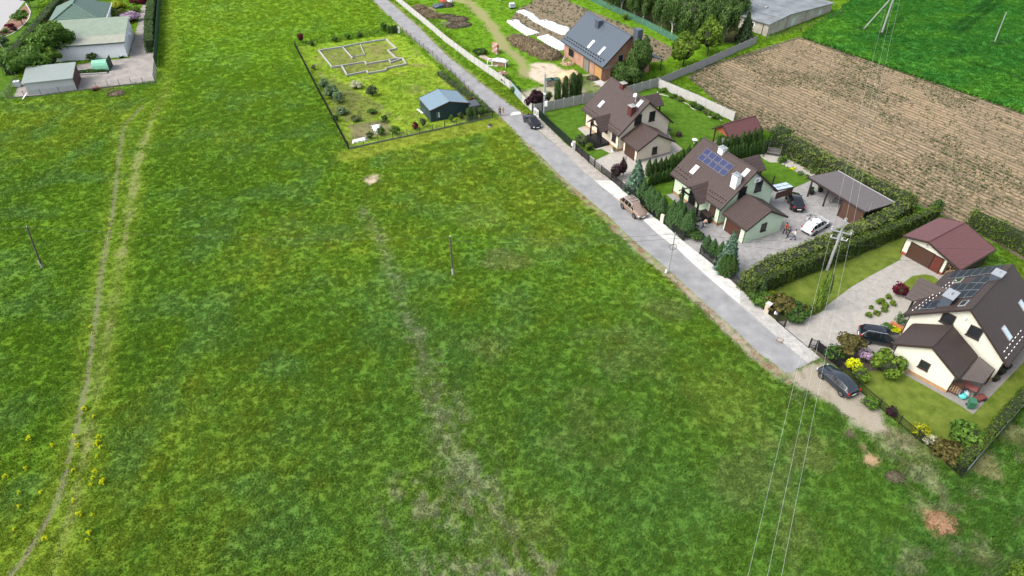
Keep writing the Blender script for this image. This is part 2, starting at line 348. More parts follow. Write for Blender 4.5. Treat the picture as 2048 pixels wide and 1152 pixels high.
def axis(a, b, st, far):
    c = np.arange(a, b, st); lo, hi = [], []; s_, v = st, a
    while v > -far: s_ *= 1.5; v -= s_; lo.append(v)
    s_, v = st, c[-1]
    while v < far: s_ *= 1.5; v += s_; hi.append(v)
    return np.array(lo[::-1] + list(c) + hi)
gx = axis(-125, 125, .42, 2500); gy = np.concatenate([-axis(20, 21, .5, 2500)[::-1][0:0], [-2500, -1500, -800, -400, -200, -100, -50, -20, 0, 10, 18], np.arange(22, 90, .34), np.arange(90, 190, .5), np.array([195, 205, 220, 245, 290, 380, 560, 900, 1500, 2600])])
X, Y = np.meshgrid(gx, gy); gc, _ = ground_look(X.ravel(), Y.ravel())
nx, ny = len(gx), len(gy); idx = np.arange(nx * ny).reshape(ny, nx)
F = np.stack([idx[:-1, :-1], idx[:-1, 1:], idx[1:, 1:], idx[1:, :-1]], -1).reshape(-1, 4)
me = np_mesh('ground', np.stack([X.ravel(), Y.ravel(), np.zeros(nx * ny)], -1), F, None)
a = me.color_attributes.new('gcol', 'FLOAT_COLOR', 'POINT'); a.data.foreach_set('color', np.concatenate([gc, np.ones((len(gc), 1))], 1).astype(np.float32).ravel())
def col_mat(name, attr, atype, rough=.9, grain=.5, gs=6., bump=.6, transl=0.):
    m = bpy.data.materials.new(name); m.use_nodes = True; t = m.node_tree; p = t.nodes['Principled BSDF']
    at = nd(t, 'ShaderNodeAttribute', attribute_type=atype); at.attribute_name = attr
    geo = nd(t, 'ShaderNodeNewGeometry')
    n = nd(t, 'ShaderNodeTexNoise'); n.inputs['Scale'].default_value = gs; n.inputs['Detail'].default_value = 5; n.inputs['Roughness'].default_value = .7
    t.links.new(geo.outputs['Position'], n.inputs['Vector'])
    mr = nd(t, 'ShaderNodeMapRange'); mr.inputs[1].default_value = .25; mr.inputs[2].default_value = .75; mr.inputs[3].default_value = 1 - grain; mr.inputs[4].default_value = 1 + grain
    t.links.new(n.outputs['Fac'], mr.inputs[0])
    vm = nd(t, 'ShaderNodeVectorMath', operation='SCALE'); t.links.new(at.outputs['Color'], vm.inputs[0]); t.links.new(mr.outputs[0], vm.inputs['Scale'])
    t.links.new(vm.outputs[0], p.inputs['Base Color']); p.inputs['Roughness'].default_value = rough; p.inputs['Specular IOR Level'].default_value = .03
    if bump:
        b = nd(t, 'ShaderNodeBump'); b.inputs['Strength'].default_value = bump; b.inputs['Distance'].default_value = .15
        t.links.new(n.outputs['Fac'], b.inputs['Height']); t.links.new(b.outputs[0], p.inputs['Normal'])
    if transl:
        tl = nd(t, 'ShaderNodeBsdfTranslucent'); t.links.new(vm.outputs[0], tl.inputs[0]); ms = nd(t, 'ShaderNodeMixShader'); ms.inputs[0].default_value = transl
        t.links.new(p.outputs[0], ms.inputs[1]); t.links.new(tl.outputs[0], ms.inputs[2]); t.links.new(ms.outputs[0], t.nodes['Material Output'].inputs[0])
    return m
me.materials.append(col_mat('ground_mat', 'gcol', 'GEOMETRY', .95, .28, 7., .4))
add_mesh(me, 'ground', kind='structure')

def sheet(name, poly, m, z=.004, h=0., **k):
    b = MB()
    if h: b.prism(poly, 0, h)
    else: b.add([(p[0], p[1], z) for p in poly], [tuple(range(len(poly)))])
    o = b.build(name, m); bm = bmesh.new(); bm.from_mesh(o.data); bmesh.ops.triangulate(bm, faces=bm.faces[:]); bmesh.ops.recalc_face_normals(bm, faces=bm.faces[:])
    bm.to_mesh(o.data); bm.free(); k.setdefault('kind', 'structure'); return tag(o, **k)
M_asph = mat('asphalt', (.235, .24, .245), .16, .5, .9, .35, 60, col2=(.285, .285, .285))
M_walk = brick_mat('walk_paving', (.42, .39, .345), (.37, .34, .30), (.2, .18, .16), .4, .2, .02, var=.22, rotz=.8)
M_white = mat('pale_dusty_paving', (.44, .43, .405), .08, .9, .9, .2, 20, col2=(.68, .67, .64))
M_pav1 = brick_mat('cream_paving', (.46, .43, .38), (.41, .38, .335), (.24, .22, .19), .22, .11, .008, rotz=.5, var=.12)
M_pav3 = brick_mat('grey_paving', (.37, .365, .355), (.30, .295, .29), (.18, .17, .16), .22, .11, .01, rotz=.5, var=.22)
M_pav4 = brick_mat('beige_paving', (.43, .41, .37), (.36, .345, .31), (.2, .185, .165), .22, .11, .01, rotz=.4, var=.16)
M_lawn = mat('lawn', (.055, .135, .012), .2, .9, .95, .8, 9, col2=(.090, .170, .018), spec=.03)
M_lawn4 = mat('tired_lawn', (.085, .135, .016), .15, .7, .95, .8, 9, col2=(.150, .190, .035), spec=.03)
M_grav = mat('pale_gravel', (.40, .375, .33), .22, 7, .95, .6, 30)
M_soilp = mat('garden_soil', (.15, .115, .078), .3, 2.5, .98, 1., 12, col2=(.2, .16, .1))
sheet('road', P_road, M_asph, .006)
i3 = 10
walk_a = [g(1060,246)] + ROADR[8:10] + [g(1190,362)] + [g(1222,362)] + FENR[5::-1]
walk_b = [g(1190,362)] + ROADR[10:18] + [ROADR[18]] + FENR[16:5:-1] + [g(1222,362)]
sheet('pavement', walk_a, M_walk, 0, .10)
# the dusty stretch starts by the brown car and fades out past the second gate
wa = [g(1190,362)] + ROADR[10:16] + [g(1527,621)] + FENR[12:5:-1] + [g(1222,362)]
wb = [g(1527,621)] if False else [ROADR[15]] + ROADR[16:] + FENR[16:12:-1]
sheet('pavement_dusty', [g(1190,362)] + ROADR[10:16] + FENR[12:5:-1] + [g(1222,362)], M_white, 0, .102)
sheet('pavement_far_end', [ROADR[15]] + ROADR[16:] + FENR[16:11:-1], brick_mat('walk_paving2', (.46, .45, .42), (.40, .39, .37), (.3, .29, .27), .4, .2, .02, rotz=.8), 0, .10)
sheet('kerb', [p + Vector((.0, 0, 0)) for p in ROADR[10:]] + [p + Vector((-.11, -.08, 0)) for p in ROADR[:9:-1]], mat('kerb_stone', (.3, .3, .29), .1, 3, .9), 0, .07)
sheet('crossing_patch', L([(1020,231),(1024,224.5),(1040,223),(1043,228)]), M_white, .010)
sheet('driveway', P_yard1, M_pav1, .008); sheet('driveway', P_yard3, M_pav3, .008); sheet('driveway', P_yard4, M_pav4, .008)
for p_, m_ in [(P_lawn1, M_lawn), (P_lawn1b, M_lawn), (P_lawn1c, M_lawn), (P_lawn3, M_lawn), (P_lawn3b, M_lawn), (P_lawn4, M_lawn4), (P_isl4, M_lawn4), (P_lawn4b, M_lawn4)]:
    sheet('lawn', p_, m_, .016)
sheet('gravel_bed', P_border3, M_grav, .012); sheet('gravel_bed', P_grav4, M_grav, .012)
sheet('mulch_bed', P_mulch4, mat('mulch', (.09, .075, .06), .3, 6, .98, 1., 20), .012)
sheet('path', P_path4, mat('grey_path', (.25, .235, .215), .15, 2, .9, .3, 20), .020)
sheet('garden_soil', P_gsoil, M_soilp, .006)
sheet('left_yard', P_leftyard, mat('worn_concrete', (.30, .275, .25), .28, .5, .95, .3, 20), .006)
sheet('left_lawn', P_leftlawn, M_lawn, .010)
sheet('left_driveway', L([(-40,90),(-40,20),(15,-40),(85,-40),(52,0),(0,62)]), mat('light_concrete', (.36, .355, .35), .06, 2, .9), .016)
sheet('flower_bed', L([(-10,72),(52,8),(60,22),(57,38),(40,56),(0,75)]), mat('bark_mulch', (.24, .13, .09), .25, 5, .95, .6, 20), .022)

# ------------------------------------------------------------------ instancing: tufts and small plants (nobody could count them)
def leafs(C, T, B, s):
    """diamond leaves: centres C, long axes T, short axes B, sizes s -> V, F"""
    s = s[:, None]; V = np.stack([C - T * s, C + B * s * .42, C + T * s, C - B * s * .42], 1).reshape(-1, 3)
    n = len(C); F = (np.arange(n) * 4)[:, None] + np.arange(4)[None, :]
    return V, F
def unit(v): return v / (np.linalg.norm(v, axis=1, keepdims=True) + 1e-9)
def tuft(n, R, hgt, wid, seed, lean=.5):
    r = np.random.default_rng(seed); a = r.uniform(0, 2 * PI, n); q = np.sqrt(r.uniform(0, 1, n)) * R
    b = np.stack([np.cos(a) * q, np.sin(a) * q, np.zeros(n)], 1)
    d = np.stack([r.normal(0, lean, n), r.normal(0, lean, n), np.ones(n)], 1) ; d = unit(d)
    L_ = hgt * r.uniform(.5, 1.15, n)[:, None]; side = unit(np.cross(d, np.stack([np.cos(a * 7), np.sin(a * 7), 0 * a], 1)))
    tip = b + d * L_; tip2 = tip + np.stack([r.normal(0, .35, n), r.normal(0, .35, n), -np.abs(r.normal(0, .15, n))], 1) * L_ * .8
    w_ = wid
    V = np.stack([b - side * w_, b + side * w_, tip + side * w_ * .8, tip - side * w_ * .8, tip2], 1).reshape(-1, 3)
    i = (np.arange(n) * 5)[:, None]
    return V, np.concatenate([i + np.array([[0, 1, 2, 3]]), i + np.array([[3, 2, 4, 4]])[:, :4]], 0)
def tri_mesh(name, V, Q, m):
    T = np.concatenate([Q[:, :3], Q[:, [0, 2, 3]]], 0); T = T[(T[:, 1] != T[:, 2]) & (T[:, 0] != T[:, 2])]
    return np_mesh(name, V, T, m)
def scatter(name, P, rotz, sc, idx, col, kinds, m, **k):
    src = bpy.data.collections.new(name + '_kinds')
    for i, km in enumerate(kinds):
        o = bpy.data.objects.new('%s_%02d' % (name, i), km); src.objects.link(o)
        km.materials.clear(); km.materials.append(m)
    me = bpy.data.meshes.new(name); me.vertices.add(len(P)); me.vertices.foreach_set('co', P.astype(np.float32).ravel())
    def at(n, t, v, f): a = me.attributes.new(n, t, 'POINT'); a.data.foreach_set(f, v.astype(np.float32 if t != 'INT' else np.int32).ravel())
    at('rot', 'FLOAT_VECTOR', np.stack([0 * rotz, 0 * rotz, rotz], 1), 'vector'); at('scl', 'FLOAT_VECTOR', sc, 'vector'); at('pick', 'INT', idx, 'value')
    at('col', 'FLOAT_COLOR', np.concatenate([col, np.ones((len(col), 1))], 1), 'color')
    me.update()
    ng = bpy.data.node_groups.new(name + '_nodes', 'GeometryNodeTree')
    ng.interface.new_socket('Geometry', in_out='INPUT', socket_type='NodeSocketGeometry'); ng.interface.new_socket('Geometry', in_out='OUTPUT', socket_type='NodeSocketGeometry')
    gi = ng.nodes.new('NodeGroupInput'); go = ng.nodes.new('NodeGroupOutput'); ci = ng.nodes.new('GeometryNodeCollectionInfo')
    ci.inputs[0].default_value = src; ci.inputs[1].default_value = True; ci.inputs[2].default_value = True
    ip = ng.nodes.new('GeometryNodeInstanceOnPoints'); ip.inputs['Pick Instance'].default_value = True
    def na(n, t): x = ng.nodes.new('GeometryNodeInputNamedAttribute'); x.data_type = t; x.inputs[0].default_value = n; return x.outputs[0]
    ng.links.new(gi.outputs[0], ip.inputs['Points']); ng.links.new(ci.outputs[0], ip.inputs['Instance'])
    ng.links.new(na('pick', 'INT'), ip.inputs['Instance Index'])
    e2 = ng.nodes.new('FunctionNodeEulerToRotation'); ng.links.new(na('rot', 'FLOAT_VECTOR'), e2.inputs[0]); ng.links.new(e2.outputs[0], ip.inputs['Rotation'])
    ng.links.new(na('scl', 'FLOAT_VECTOR'), ip.inputs['Scale'])
    ng.links.new(ip.outputs[0], go.inputs[0])
    o = add_mesh(me, name, kind='stuff', **k); md = o.modifiers.new('scatter', 'NODES'); md.node_group = ng
    return o
def view_mask(x, y, m=2.):
    """inside the part of the ground within sight (with a margin for a step aside)"""
    v = MC @ np.stack([x, y, np.full_like(x, -CAMZ)]); px = v[0] / v[2] * FPX + 1024; py = v[1] / v[2] * FPX + 576
    return (v[2] > 1) & (px > -120 * m) & (px < 2048 + 120 * m) & (py > -50) & (py < 1152 + 110 * m)
M_tuft = col_mat('grass_blades', 'col', 'INSTANCER', .8, .10, 3., 0, .4)
kinds = [tri_mesh('tuft', *tuft(12, .24, .24, .024, 100 + i), None) for i in range(6)]
def grow(x0, x1, y0, y1, dens):
    n = int((x1 - x0) * (y1 - y0) * dens); x = rng.uniform(x0, x1, n); y = rng.uniform(y0, y1, n); k = view_mask(x, y); return x[k], y[k]
xs, ys = [], []
for a, b, c, d, q in [(-75, 62, 22, 60, 13), (-95, 75, 60, 95, 9.5), (-125, 95, 95, 135, 5.5), (-150, 110, 135, 195, 3.4)]:
    x, y = grow(a, b, c, d, q); xs.append(x); ys.append(y)
x = np.concatenate(xs); y = np.concatenate(ys)
ok = np.ones(x.shape, bool)
for pl in HARD + [P_soil, P_wheat, P_leftlawn]: ok &= ~inside(x, y, pl)
x, y = x[ok], y[ok]; c_, h_ = ground_look(x, y)
keep = rng.uniform(0, 1, len(x)) < np.clip(h_ * 2.2, 0, 1); x, y, c_, h_ = x[keep], y[keep], c_[keep], h_[keep]
hh = np.clip(h_, .25, 1.5) * rng.uniform(.7, 1.3, len(x)); ww = rng.uniform(.9, 1.35, len(x)) * np.where(y > 95, 1.5, 1.)
jit = 1 + rng.normal(0, .11, (len(x), 1)); hue = rng.normal(0, .10, len(x))
c_ = c_ * jit *  np.stack([1 + hue, 1 + 0 * hue, 1 - hue * .5], 1) * 1.22
scatter('meadow_grass', np.stack([x, y, 0 * x], 1), rng.uniform(0, 2 * PI, len(x)), np.stack([ww, ww, hh], 1), rng.integers(0, 6, len(x)), np.clip(c_, .004, 1), kinds, M_tuft,
        label='uneven green meadow grass covering the open field left of the road', cat='grass')

# ------------------------------------------------------------------ ploughed field with ridges, and the wheat beyond it
def field_frame(a, b):
    d = (b - a).normalized(); return d, Vector((-d.y, d.x, 0))
M_field = mat('ploughed_soil', (.215, .155, .092), .12, 1.3, .98, .8, 10, col2=(.295, .225, .137))
def streaks(m, ang, c1, sc=.5):
    t = m.node_tree; p = t.nodes['Principled BSDF']; old = p.inputs['Base Color'].links[0].from_socket; geo = nd(t, 'ShaderNodeNewGeometry'); mp = nd(t, 'ShaderNodeMapping', vector_type='TEXTURE')
    mp.inputs['Rotation'].default_value = (0, 0, ang); mp.inputs['Scale'].default_value = (22, 1.5, 1); n = nd(t, 'ShaderNodeTexNoise'); n.inputs['Scale'].default_value = sc; n.inputs['Detail'].default_value = 6
    t.links.new(geo.outputs['Position'], mp.inputs[0]); t.links.new(mp.outputs[0], n.inputs['Vector']); mr = nd(t, 'ShaderNodeMapRange'); mr.inputs[1].default_value = .42; mr.inputs[2].default_value = .64
    t.links.new(n.outputs['Fac'], mr.inputs[0]); mx = nd(t, 'ShaderNodeMix', data_type='RGBA'); t.links.new(mr.outputs[0], mx.inputs[0]); t.links.new(old, mx.inputs[6]); mx.inputs[7].default_value = (*c1, 1); t.links.new(mx.outputs[2], p.inputs['Base Color'])
M_furrow = mat('dark_furrow_soil', (.085, .075, .042), .3, 1.1, .98, .8, 10, col2=(.14, .11, .07))  # darker soil colour below and between the ridges
sheet('ploughed_field', P_soil, M_furrow, .006)
def ridges(name, poly, a, b, sp, h, m, x1=150):
    d, n = field_frame(a, b); P = np.array([(p[0] - a.x, p[1] - a.y) for p in poly]); U = P @ np.array([d.x, d.y]); Vv = P @ np.array([n.x, n.y])
    us = np.arange(max(U.min(), -120), min(U.max(), 150), 1.2); mb_v = []; mb_f = []; o = 0
    for k, v in enumerate(np.arange(Vv.min(), Vv.max(), sp)):
        wob = (vnoise(us / 7, us * 0 + v, 3) - .5) * .12
        for off, z in ((-.34, -.01), (-.18, h * .9), (.10, h), (.26, -.01)):
            zz = z + (vnoise(us * 1.7, us * 0 + v * 3, 5) - .5) * .05 * (z > .05)
            mb_v.append(np.stack([a.x + d.x * us + n.x * (v + off * sp + wob), a.y + d.y * us + n.y * (v + off * sp + wob), zz], 1))
        cx = a.x + d.x * us + n.x * v; cy = a.y + d.y * us + n.y * v
        ok = inside(cx, cy, poly); ok &= (sdp(cx, cy, poly) < -.8) if True else ok
        i = np.nonzero(ok[:-1] & ok[1:])[0]; N = len(us)
        for r_ in range(3):
            mb_f.append(np.stack([o + r_ * N + i, o + r_ * N + i + 1, o + (r_ + 1) * N + i + 1, o + (r_ + 1) * N + i], 1))
        o += 4 * N
    add_mesh(np_mesh(name, np.concatenate(mb_v), np.concatenate(mb_f), m), name, kind='stuff', label='long earth ridges of a freshly planted brown field behind the houses', cat='furrows')
    return d, n
fa, fb = g(1520, 245), g(2048, 508)
fd, fn = ridges('field_ridges', P_soil, fa, fb, .96, .16, M_field)
streaks(M_field, math.atan2(fd.y, fd.x), (.125, .098, .062), 1.3)
n = 60000; x = rng.uniform(35, 135, n); y = rng.uniform(70, 165, n)
v_ = ((x - fa.x) * fn.x + (y - fa.y) * fn.y); u_ = (x - fa.x) * fd.x + (y - fa.y) * fd.y
v_ = np.round(v_ / .96) * .96 + rng.normal(0, .07, n); x = fa.x + fd.x * u_ + fn.x * v_; y = fa.y + fd.y * u_ + fn.y * v_
ok = inside(x, y, P_soil) & view_mask(x, y, 1) & (rng.uniform(0, 1, n) < .15 + 1.1 * sstep(.42, .66, fbm(x, y, 9, 3, 71))); x, y = x[ok], y[ok]; n = len(x)
sz = rng.uniform(.35, 1., n)
scatter('crop_seedlings', np.stack([x, y, 0 * x + .10], 1), rng.uniform(0, 6.3, n), np.stack([sz, sz, sz * .8], 1), rng.integers(0, 4, n),
        np.array([.065, .115, .03]) * rng.uniform(.6, 1.4, (n, 1)), [tri_mesh('seedling', *tuft(9, .2, .2, .035, 300 + i), None) for i in range(4)], M_tuft, label='sparse green seedlings growing in rows on the brown field', cat='seedlings')
# wheat canopy
xs_ = np.arange(48, 190, .6); ys_ = np.arange(88, 215, .6); X, Y = np.meshgrid(xs_, ys_)
ins = inside(X, Y, P_wheat); Z = .42 + (fbm(X, Y, 1.6, 3, 81) - .5) * .3
Z = np.where(sdp(X.ravel(), Y.ravel(), P_wheat).reshape(X.shape) > -.35, .0, Z); ins = inside(X, Y, P_wheat)
idx = np.arange(X.size).reshape(X.shape); q = ins[:-1, :-1] & ins[1:, 1:] & ins[:-1, 1:] & ins[1:, :-1]
F = np.stack([idx[:-1, :-1][q], idx[:-1, 1:][q], idx[1:, 1:][q], idx[1:, :-1][q]], 1)
def wheat_col(x, y):
    n1 = fbm(x, y, 14, 4, 91); n2 = fbm(x * .35 + y * .1, y, 3, 4, 95); t = np.clip((n1 - .35) * 1.6 + (n2 - .5) * 1.6, 0, 1)[..., None]
    c = np.array([.034, .140, .020]) * (1 - t) + np.array([.080, .215, .018]) * t
    for l in ([(1903,62),(1940,35),(1985,0),(2000,-30)], [(1915,72),(1955,40),(1998,8)], [(1760,78),(1800,40),(1850,45)], [(1940,130),(2010,150),(2048,165)], [(1900,118),(1928,105)]):
        b = sstep(1.1, .3, seg_dist(x, y, gl(l)) + (n2 - .5))[..., None] * .6; c = c * (1 - b) + np.array([.012, .05, .012]) * b
    for px, py in ((1762, 71), (1724, 62), (1988, 92), (2010, 90)):
        o = g(px, py); b = sstep(2.2, .6, np.hypot(x - o.x, y - o.y) + (n2 - .5) * 2)[..., None] * .6; c = c * (1 - b) + np.array([.03, .06, .02]) * b
    return c
me = np_mesh('wheat_field', np.stack([X.ravel(), Y.ravel(), Z.ravel()], 1), F, col_mat('wheat_mat', 'gcol', 'GEOMETRY', .8, .45, 4, .8))
a = me.color_attributes.new('gcol', 'FLOAT_COLOR', 'POINT'); a.data.foreach_set('color', np.concatenate([wheat_col(X.ravel(), Y.ravel()), np.ones((X.size, 1))], 1).astype(np.float32).ravel())
add_mesh(me, 'wheat_field', kind='stuff', label='dense bright green wheat field behind the brown ploughed field', cat='wheat')
n = 60000; x = rng.uniform(48, 150, n); y = rng.uniform(95, 190, n); ok = inside(x, y, P_wheat) & view_mask(x, y, 1); x, y = x[ok], y[ok]; n = len(x)
sz = rng.uniform(.9, 1.5, n)
scatter('wheat_stalks', np.stack([x, y, 0 * x + .22], 1), rng.uniform(0, 6.3, n), np.stack([sz, sz, sz * 1.1], 1), rng.integers(0, 6, n), wheat_col(x, y) * rng.uniform(.8, 1.45, (n, 1)),
        [tri_mesh('stalks', *tuft(9, .3, .38, .03, 400 + i, .25), None) for i in range(6)], M_tuft, label='upright green wheat leaves standing in the far right field', cat='wheat')
d = L([(1085,-5),(1250,70),(1330,115)]); ridges('garden_furrows', P_gsoil, d[0], d[1], .7, .10, M_soilp)
n = 3500; x = rng.uniform(-5, 50, n); y = rng.uniform(125, 200, n); fa2 = d[0]; fd2, fn2 = field_frame(d[0], d[1])
v_ = np.round(((x - fa2.x) * fn2.x + (y - fa2.y) * fn2.y) / .7) * .7; u_ = (x - fa2.x) * fd2.x + (y - fa2.y) * fd2.y
x = fa2.x + fd2.x * u_ + fn2.x * v_; y = fa2.y + fd2.y * u_ + fn2.y * v_; ok = inside(x, y, P_gsoil); x, y = x[ok], y[ok]; n = len(x); sz = rng.uniform(.8, 1.6, n)
scatter('vegetable_rows', np.stack([x, y, 0 * x + .06], 1), rng.uniform(0, 6.3, n), np.stack([sz, sz, sz * .8], 1), rng.integers(0, 4, n), np.array([.07, .10, .035]) * rng.uniform(.6, 1.4, (n, 1)),
        [tri_mesh('vegetable', *tuft(9, .2, .2, .035, 500 + i), None) for i in range(4)], M_tuft, label='low vegetable plants in rows behind the brick house', cat='vegetables')

# ------------------------------------------------------------------ foliage
LM = {
 'thuja': leaf_mat('leaf_thuja', (.022, .058, .014), (.075, .145, .028)),
 'thuja2': leaf_mat('leaf_thuja_yellowish', (.030, .064, .008), (.110, .170, .016)),
 'hedge': leaf_mat('leaf_hedge', (.040, .080, .014), (.165, .210, .045)),
 'green': leaf_mat('leaf_green', (.036, .092, .012), (.115, .210, .030)),
 'bright': leaf_mat('leaf_bright', (.060, .120, .012), (.160, .240, .030)),
 'lime': leaf_mat('leaf_lime', (.15, .19, .010), (.38, .40, .020)),
 'yellow': leaf_mat('leaf_yellow', (.40, .44, .006), (.66, .70, .012)),
 'purple': leaf_mat('leaf_purple', (.018, .008, .012), (.060, .025, .035)),
 'red': leaf_mat('leaf_red', (.055, .006, .012), (.150, .015, .030)),
 'birch': leaf_mat('leaf_birch', (.034, .078, .018), (.10, .17, .04)),
 'spruce': leaf_mat('leaf_blue_spruce', (.045, .100, .062), (.20, .31, .21)),
 'dspruce': leaf_mat('leaf_spruce', (.022, .050, .020), (.100, .150, .055)),
 'willow': leaf_mat('leaf_willow', (.045, .075, .025), (.125, .165, .060)),
 'grey': leaf_mat('leaf_grey', (.06, .115, .045), (.20, .29, .14)),
 'brownish': leaf_mat('leaf_brownish', (.055, .050, .014), (.150, .130, .040)),
 'lilac': leaf_mat('leaf_lilac', (.22, .14, .22), (.58, .44, .56)),
 'cream': leaf_mat('leaf_cream', (.25, .28, .16), (.62, .62, .42)),
 'cypress': leaf_mat('leaf_cypress', (.026, .070, .022), (.100, .190, .060)),
 'pink': leaf_mat('leaf_pink', (.30, .22, .14), (.62, .48, .34)),
}
M_bark = mat('bark', (.09, .07, .05), .3, 8, .95, .6, 30)
M_birchbark = mat('birch_bark', (.55, .53, .50), .5, 3, .9, .3, 20)
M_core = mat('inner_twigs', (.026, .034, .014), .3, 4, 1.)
def sphere_dirs(n, r):
    z = r.uniform(-1, 1, n); a = r.uniform(0, 2 * PI, n); q = np.sqrt(1 - z * z); return np.stack([q * np.cos(a), q * np.sin(a), z], 1)
def leaf_mesh(name, C, N, s, mat_, r, up=0., tint=None):
    """leaves at C facing roughly N"""
    n = len(C); N = unit(N + r.normal(0, .55, (n, 3))); T = r.normal(0, 1, (n, 3)); T[:, 2] += up * 3; T = unit(T - N * (T * N).sum(1)[:, None]); B = np.cross(N, T)
    V, F = leafs(C, T, B * (1.5 if up < .5 else 1.), s)
    if tint is None: tint = np.clip(r.normal(.45, .28, n), 0, 1)
    return np_mesh(name, V, F, mat_, tint)
def cone_crown(h, R, n, s, mat_, seed, prof=.75, shape='flame', z0=0.):
    r = np.random.default_rng(seed); t = r.uniform(0, 1, n) ** 1.15
    if shape == 'flame': rad = R * np.sin(np.clip(PI * (t * .82 + .14), 0, PI)) ** prof * np.where(t > .55, (1 - (t - .55) / .45 * .55), 1)
    elif shape == 'column': rad = R * (np.minimum(1, (1 - t) * 5) ** .5) * (.9 + .1 * np.sin(t * 9 + seed))
    else: rad = R * (1 - t) ** .85 * (.72 + .28 * np.abs(np.sin(t * h * 4.2)))
    a = r.uniform(0, 2 * PI, n); lump = 1 + .12 * np.sin(a * 5 + t * 9 + seed) + .07 * np.sin(a * 11 - t * 23)
    q = rad * lump * r.uniform(.8, 1.04, n)
    if shape == 'spruce':   # branches in whorls reaching out
        br = np.abs(np.sin(a * 4.5 + np.floor(t * h * 1.6) * 1.7)); q = rad * (.55 + .5 * br) * r.uniform(.55, 1.05, n)
    C = np.stack([np.cos(a) * q, np.sin(a) * q, z0 + t * (h - z0)], 1); N = np.stack([np.cos(a), np.sin(a), .35 + 0 * a], 1)
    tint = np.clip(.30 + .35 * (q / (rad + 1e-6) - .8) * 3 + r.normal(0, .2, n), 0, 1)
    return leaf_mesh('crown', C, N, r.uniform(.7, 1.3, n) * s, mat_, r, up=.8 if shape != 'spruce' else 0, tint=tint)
def blob_crown(c, R, n, s, mat_, seed, nc=26, cl=.34, drop=0., low=-.5):
    """crown of nc leaf clumps set unevenly through an ellipsoid of radii R about c"""
    r = np.random.default_rng(seed); D = sphere_dirs(nc * 3, r); D = D[D[:, 2] > low][:nc]; nc = len(D)
    K = D * r.uniform(.45, .86, (nc, 1)); kr = r.uniform(.6, 1.25, nc) * cl
    i = r.integers(0, nc, n); d = sphere_dirs(n, r); rr = r.uniform(.55, 1.05, n) ** .6
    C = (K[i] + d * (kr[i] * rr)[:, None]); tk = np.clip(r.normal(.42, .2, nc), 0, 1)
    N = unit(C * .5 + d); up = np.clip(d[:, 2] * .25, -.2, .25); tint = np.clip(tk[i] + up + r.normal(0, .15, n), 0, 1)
    C = C * np.array(R)
    if drop: C[:, 2] -= r.uniform(0, drop, n) ** 2 * 1.
    C = C + np.array(c)
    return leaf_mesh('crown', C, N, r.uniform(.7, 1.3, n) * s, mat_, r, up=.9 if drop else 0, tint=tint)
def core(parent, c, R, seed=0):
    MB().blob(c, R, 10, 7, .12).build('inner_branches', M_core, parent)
seedc = [1000]
def plant(name, label, cat, at_, kind, h, R, n=None, shape='blob', leaf=None, stem=.0, group=None, rz=0., nc=24, flat=1., corek=.62, bark=None, drop=0., cl=.36, low=-.5):
    seedc[0] += 1; t = thing(name, label, cat, at_, rz, group); sd_ = seedc[0]
    if shape == 'blob':
        cz = stem + (h - stem) * .5; RR = (R, R * flat, (h - stem) * .5); leaf = leaf or max(.07, min(.22, R * .11)); n = n or int(min(9000, 900 * max(.8, R * R) / (leaf / .12) ** 1.2))
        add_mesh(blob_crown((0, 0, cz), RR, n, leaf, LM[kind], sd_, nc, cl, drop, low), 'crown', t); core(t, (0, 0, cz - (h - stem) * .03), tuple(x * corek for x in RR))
    else:
        leaf = leaf or .10; n = n or int(2600 * max(.3, h * R / 3.2)); add_mesh(cone_crown(h, R, n, leaf, LM[kind], sd_, shape=shape, z0=.1), 'crown', t)
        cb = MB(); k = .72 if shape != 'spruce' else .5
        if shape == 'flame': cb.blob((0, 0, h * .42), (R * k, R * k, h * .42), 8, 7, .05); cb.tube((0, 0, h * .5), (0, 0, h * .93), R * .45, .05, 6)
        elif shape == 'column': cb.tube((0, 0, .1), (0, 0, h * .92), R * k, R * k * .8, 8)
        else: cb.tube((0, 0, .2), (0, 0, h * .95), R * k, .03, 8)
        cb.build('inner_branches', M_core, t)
    tk = MB().tube((0, 0, -.1), (0, 0, stem + (h - stem) * .55), max(.04, R * .07), max(.02, R * .03), 7)
    if shape == 'blob' and stem > .8:
        for k in range(4):
            a = k * 1.6 + sd_; tk.tube((0, 0, stem * .8), (math.cos(a) * R * .55, math.sin(a) * R * .55, stem + (h - stem) * .5), R * .035, R * .015, 5)
    tk.build('trunk', bark or M_bark, t); return t
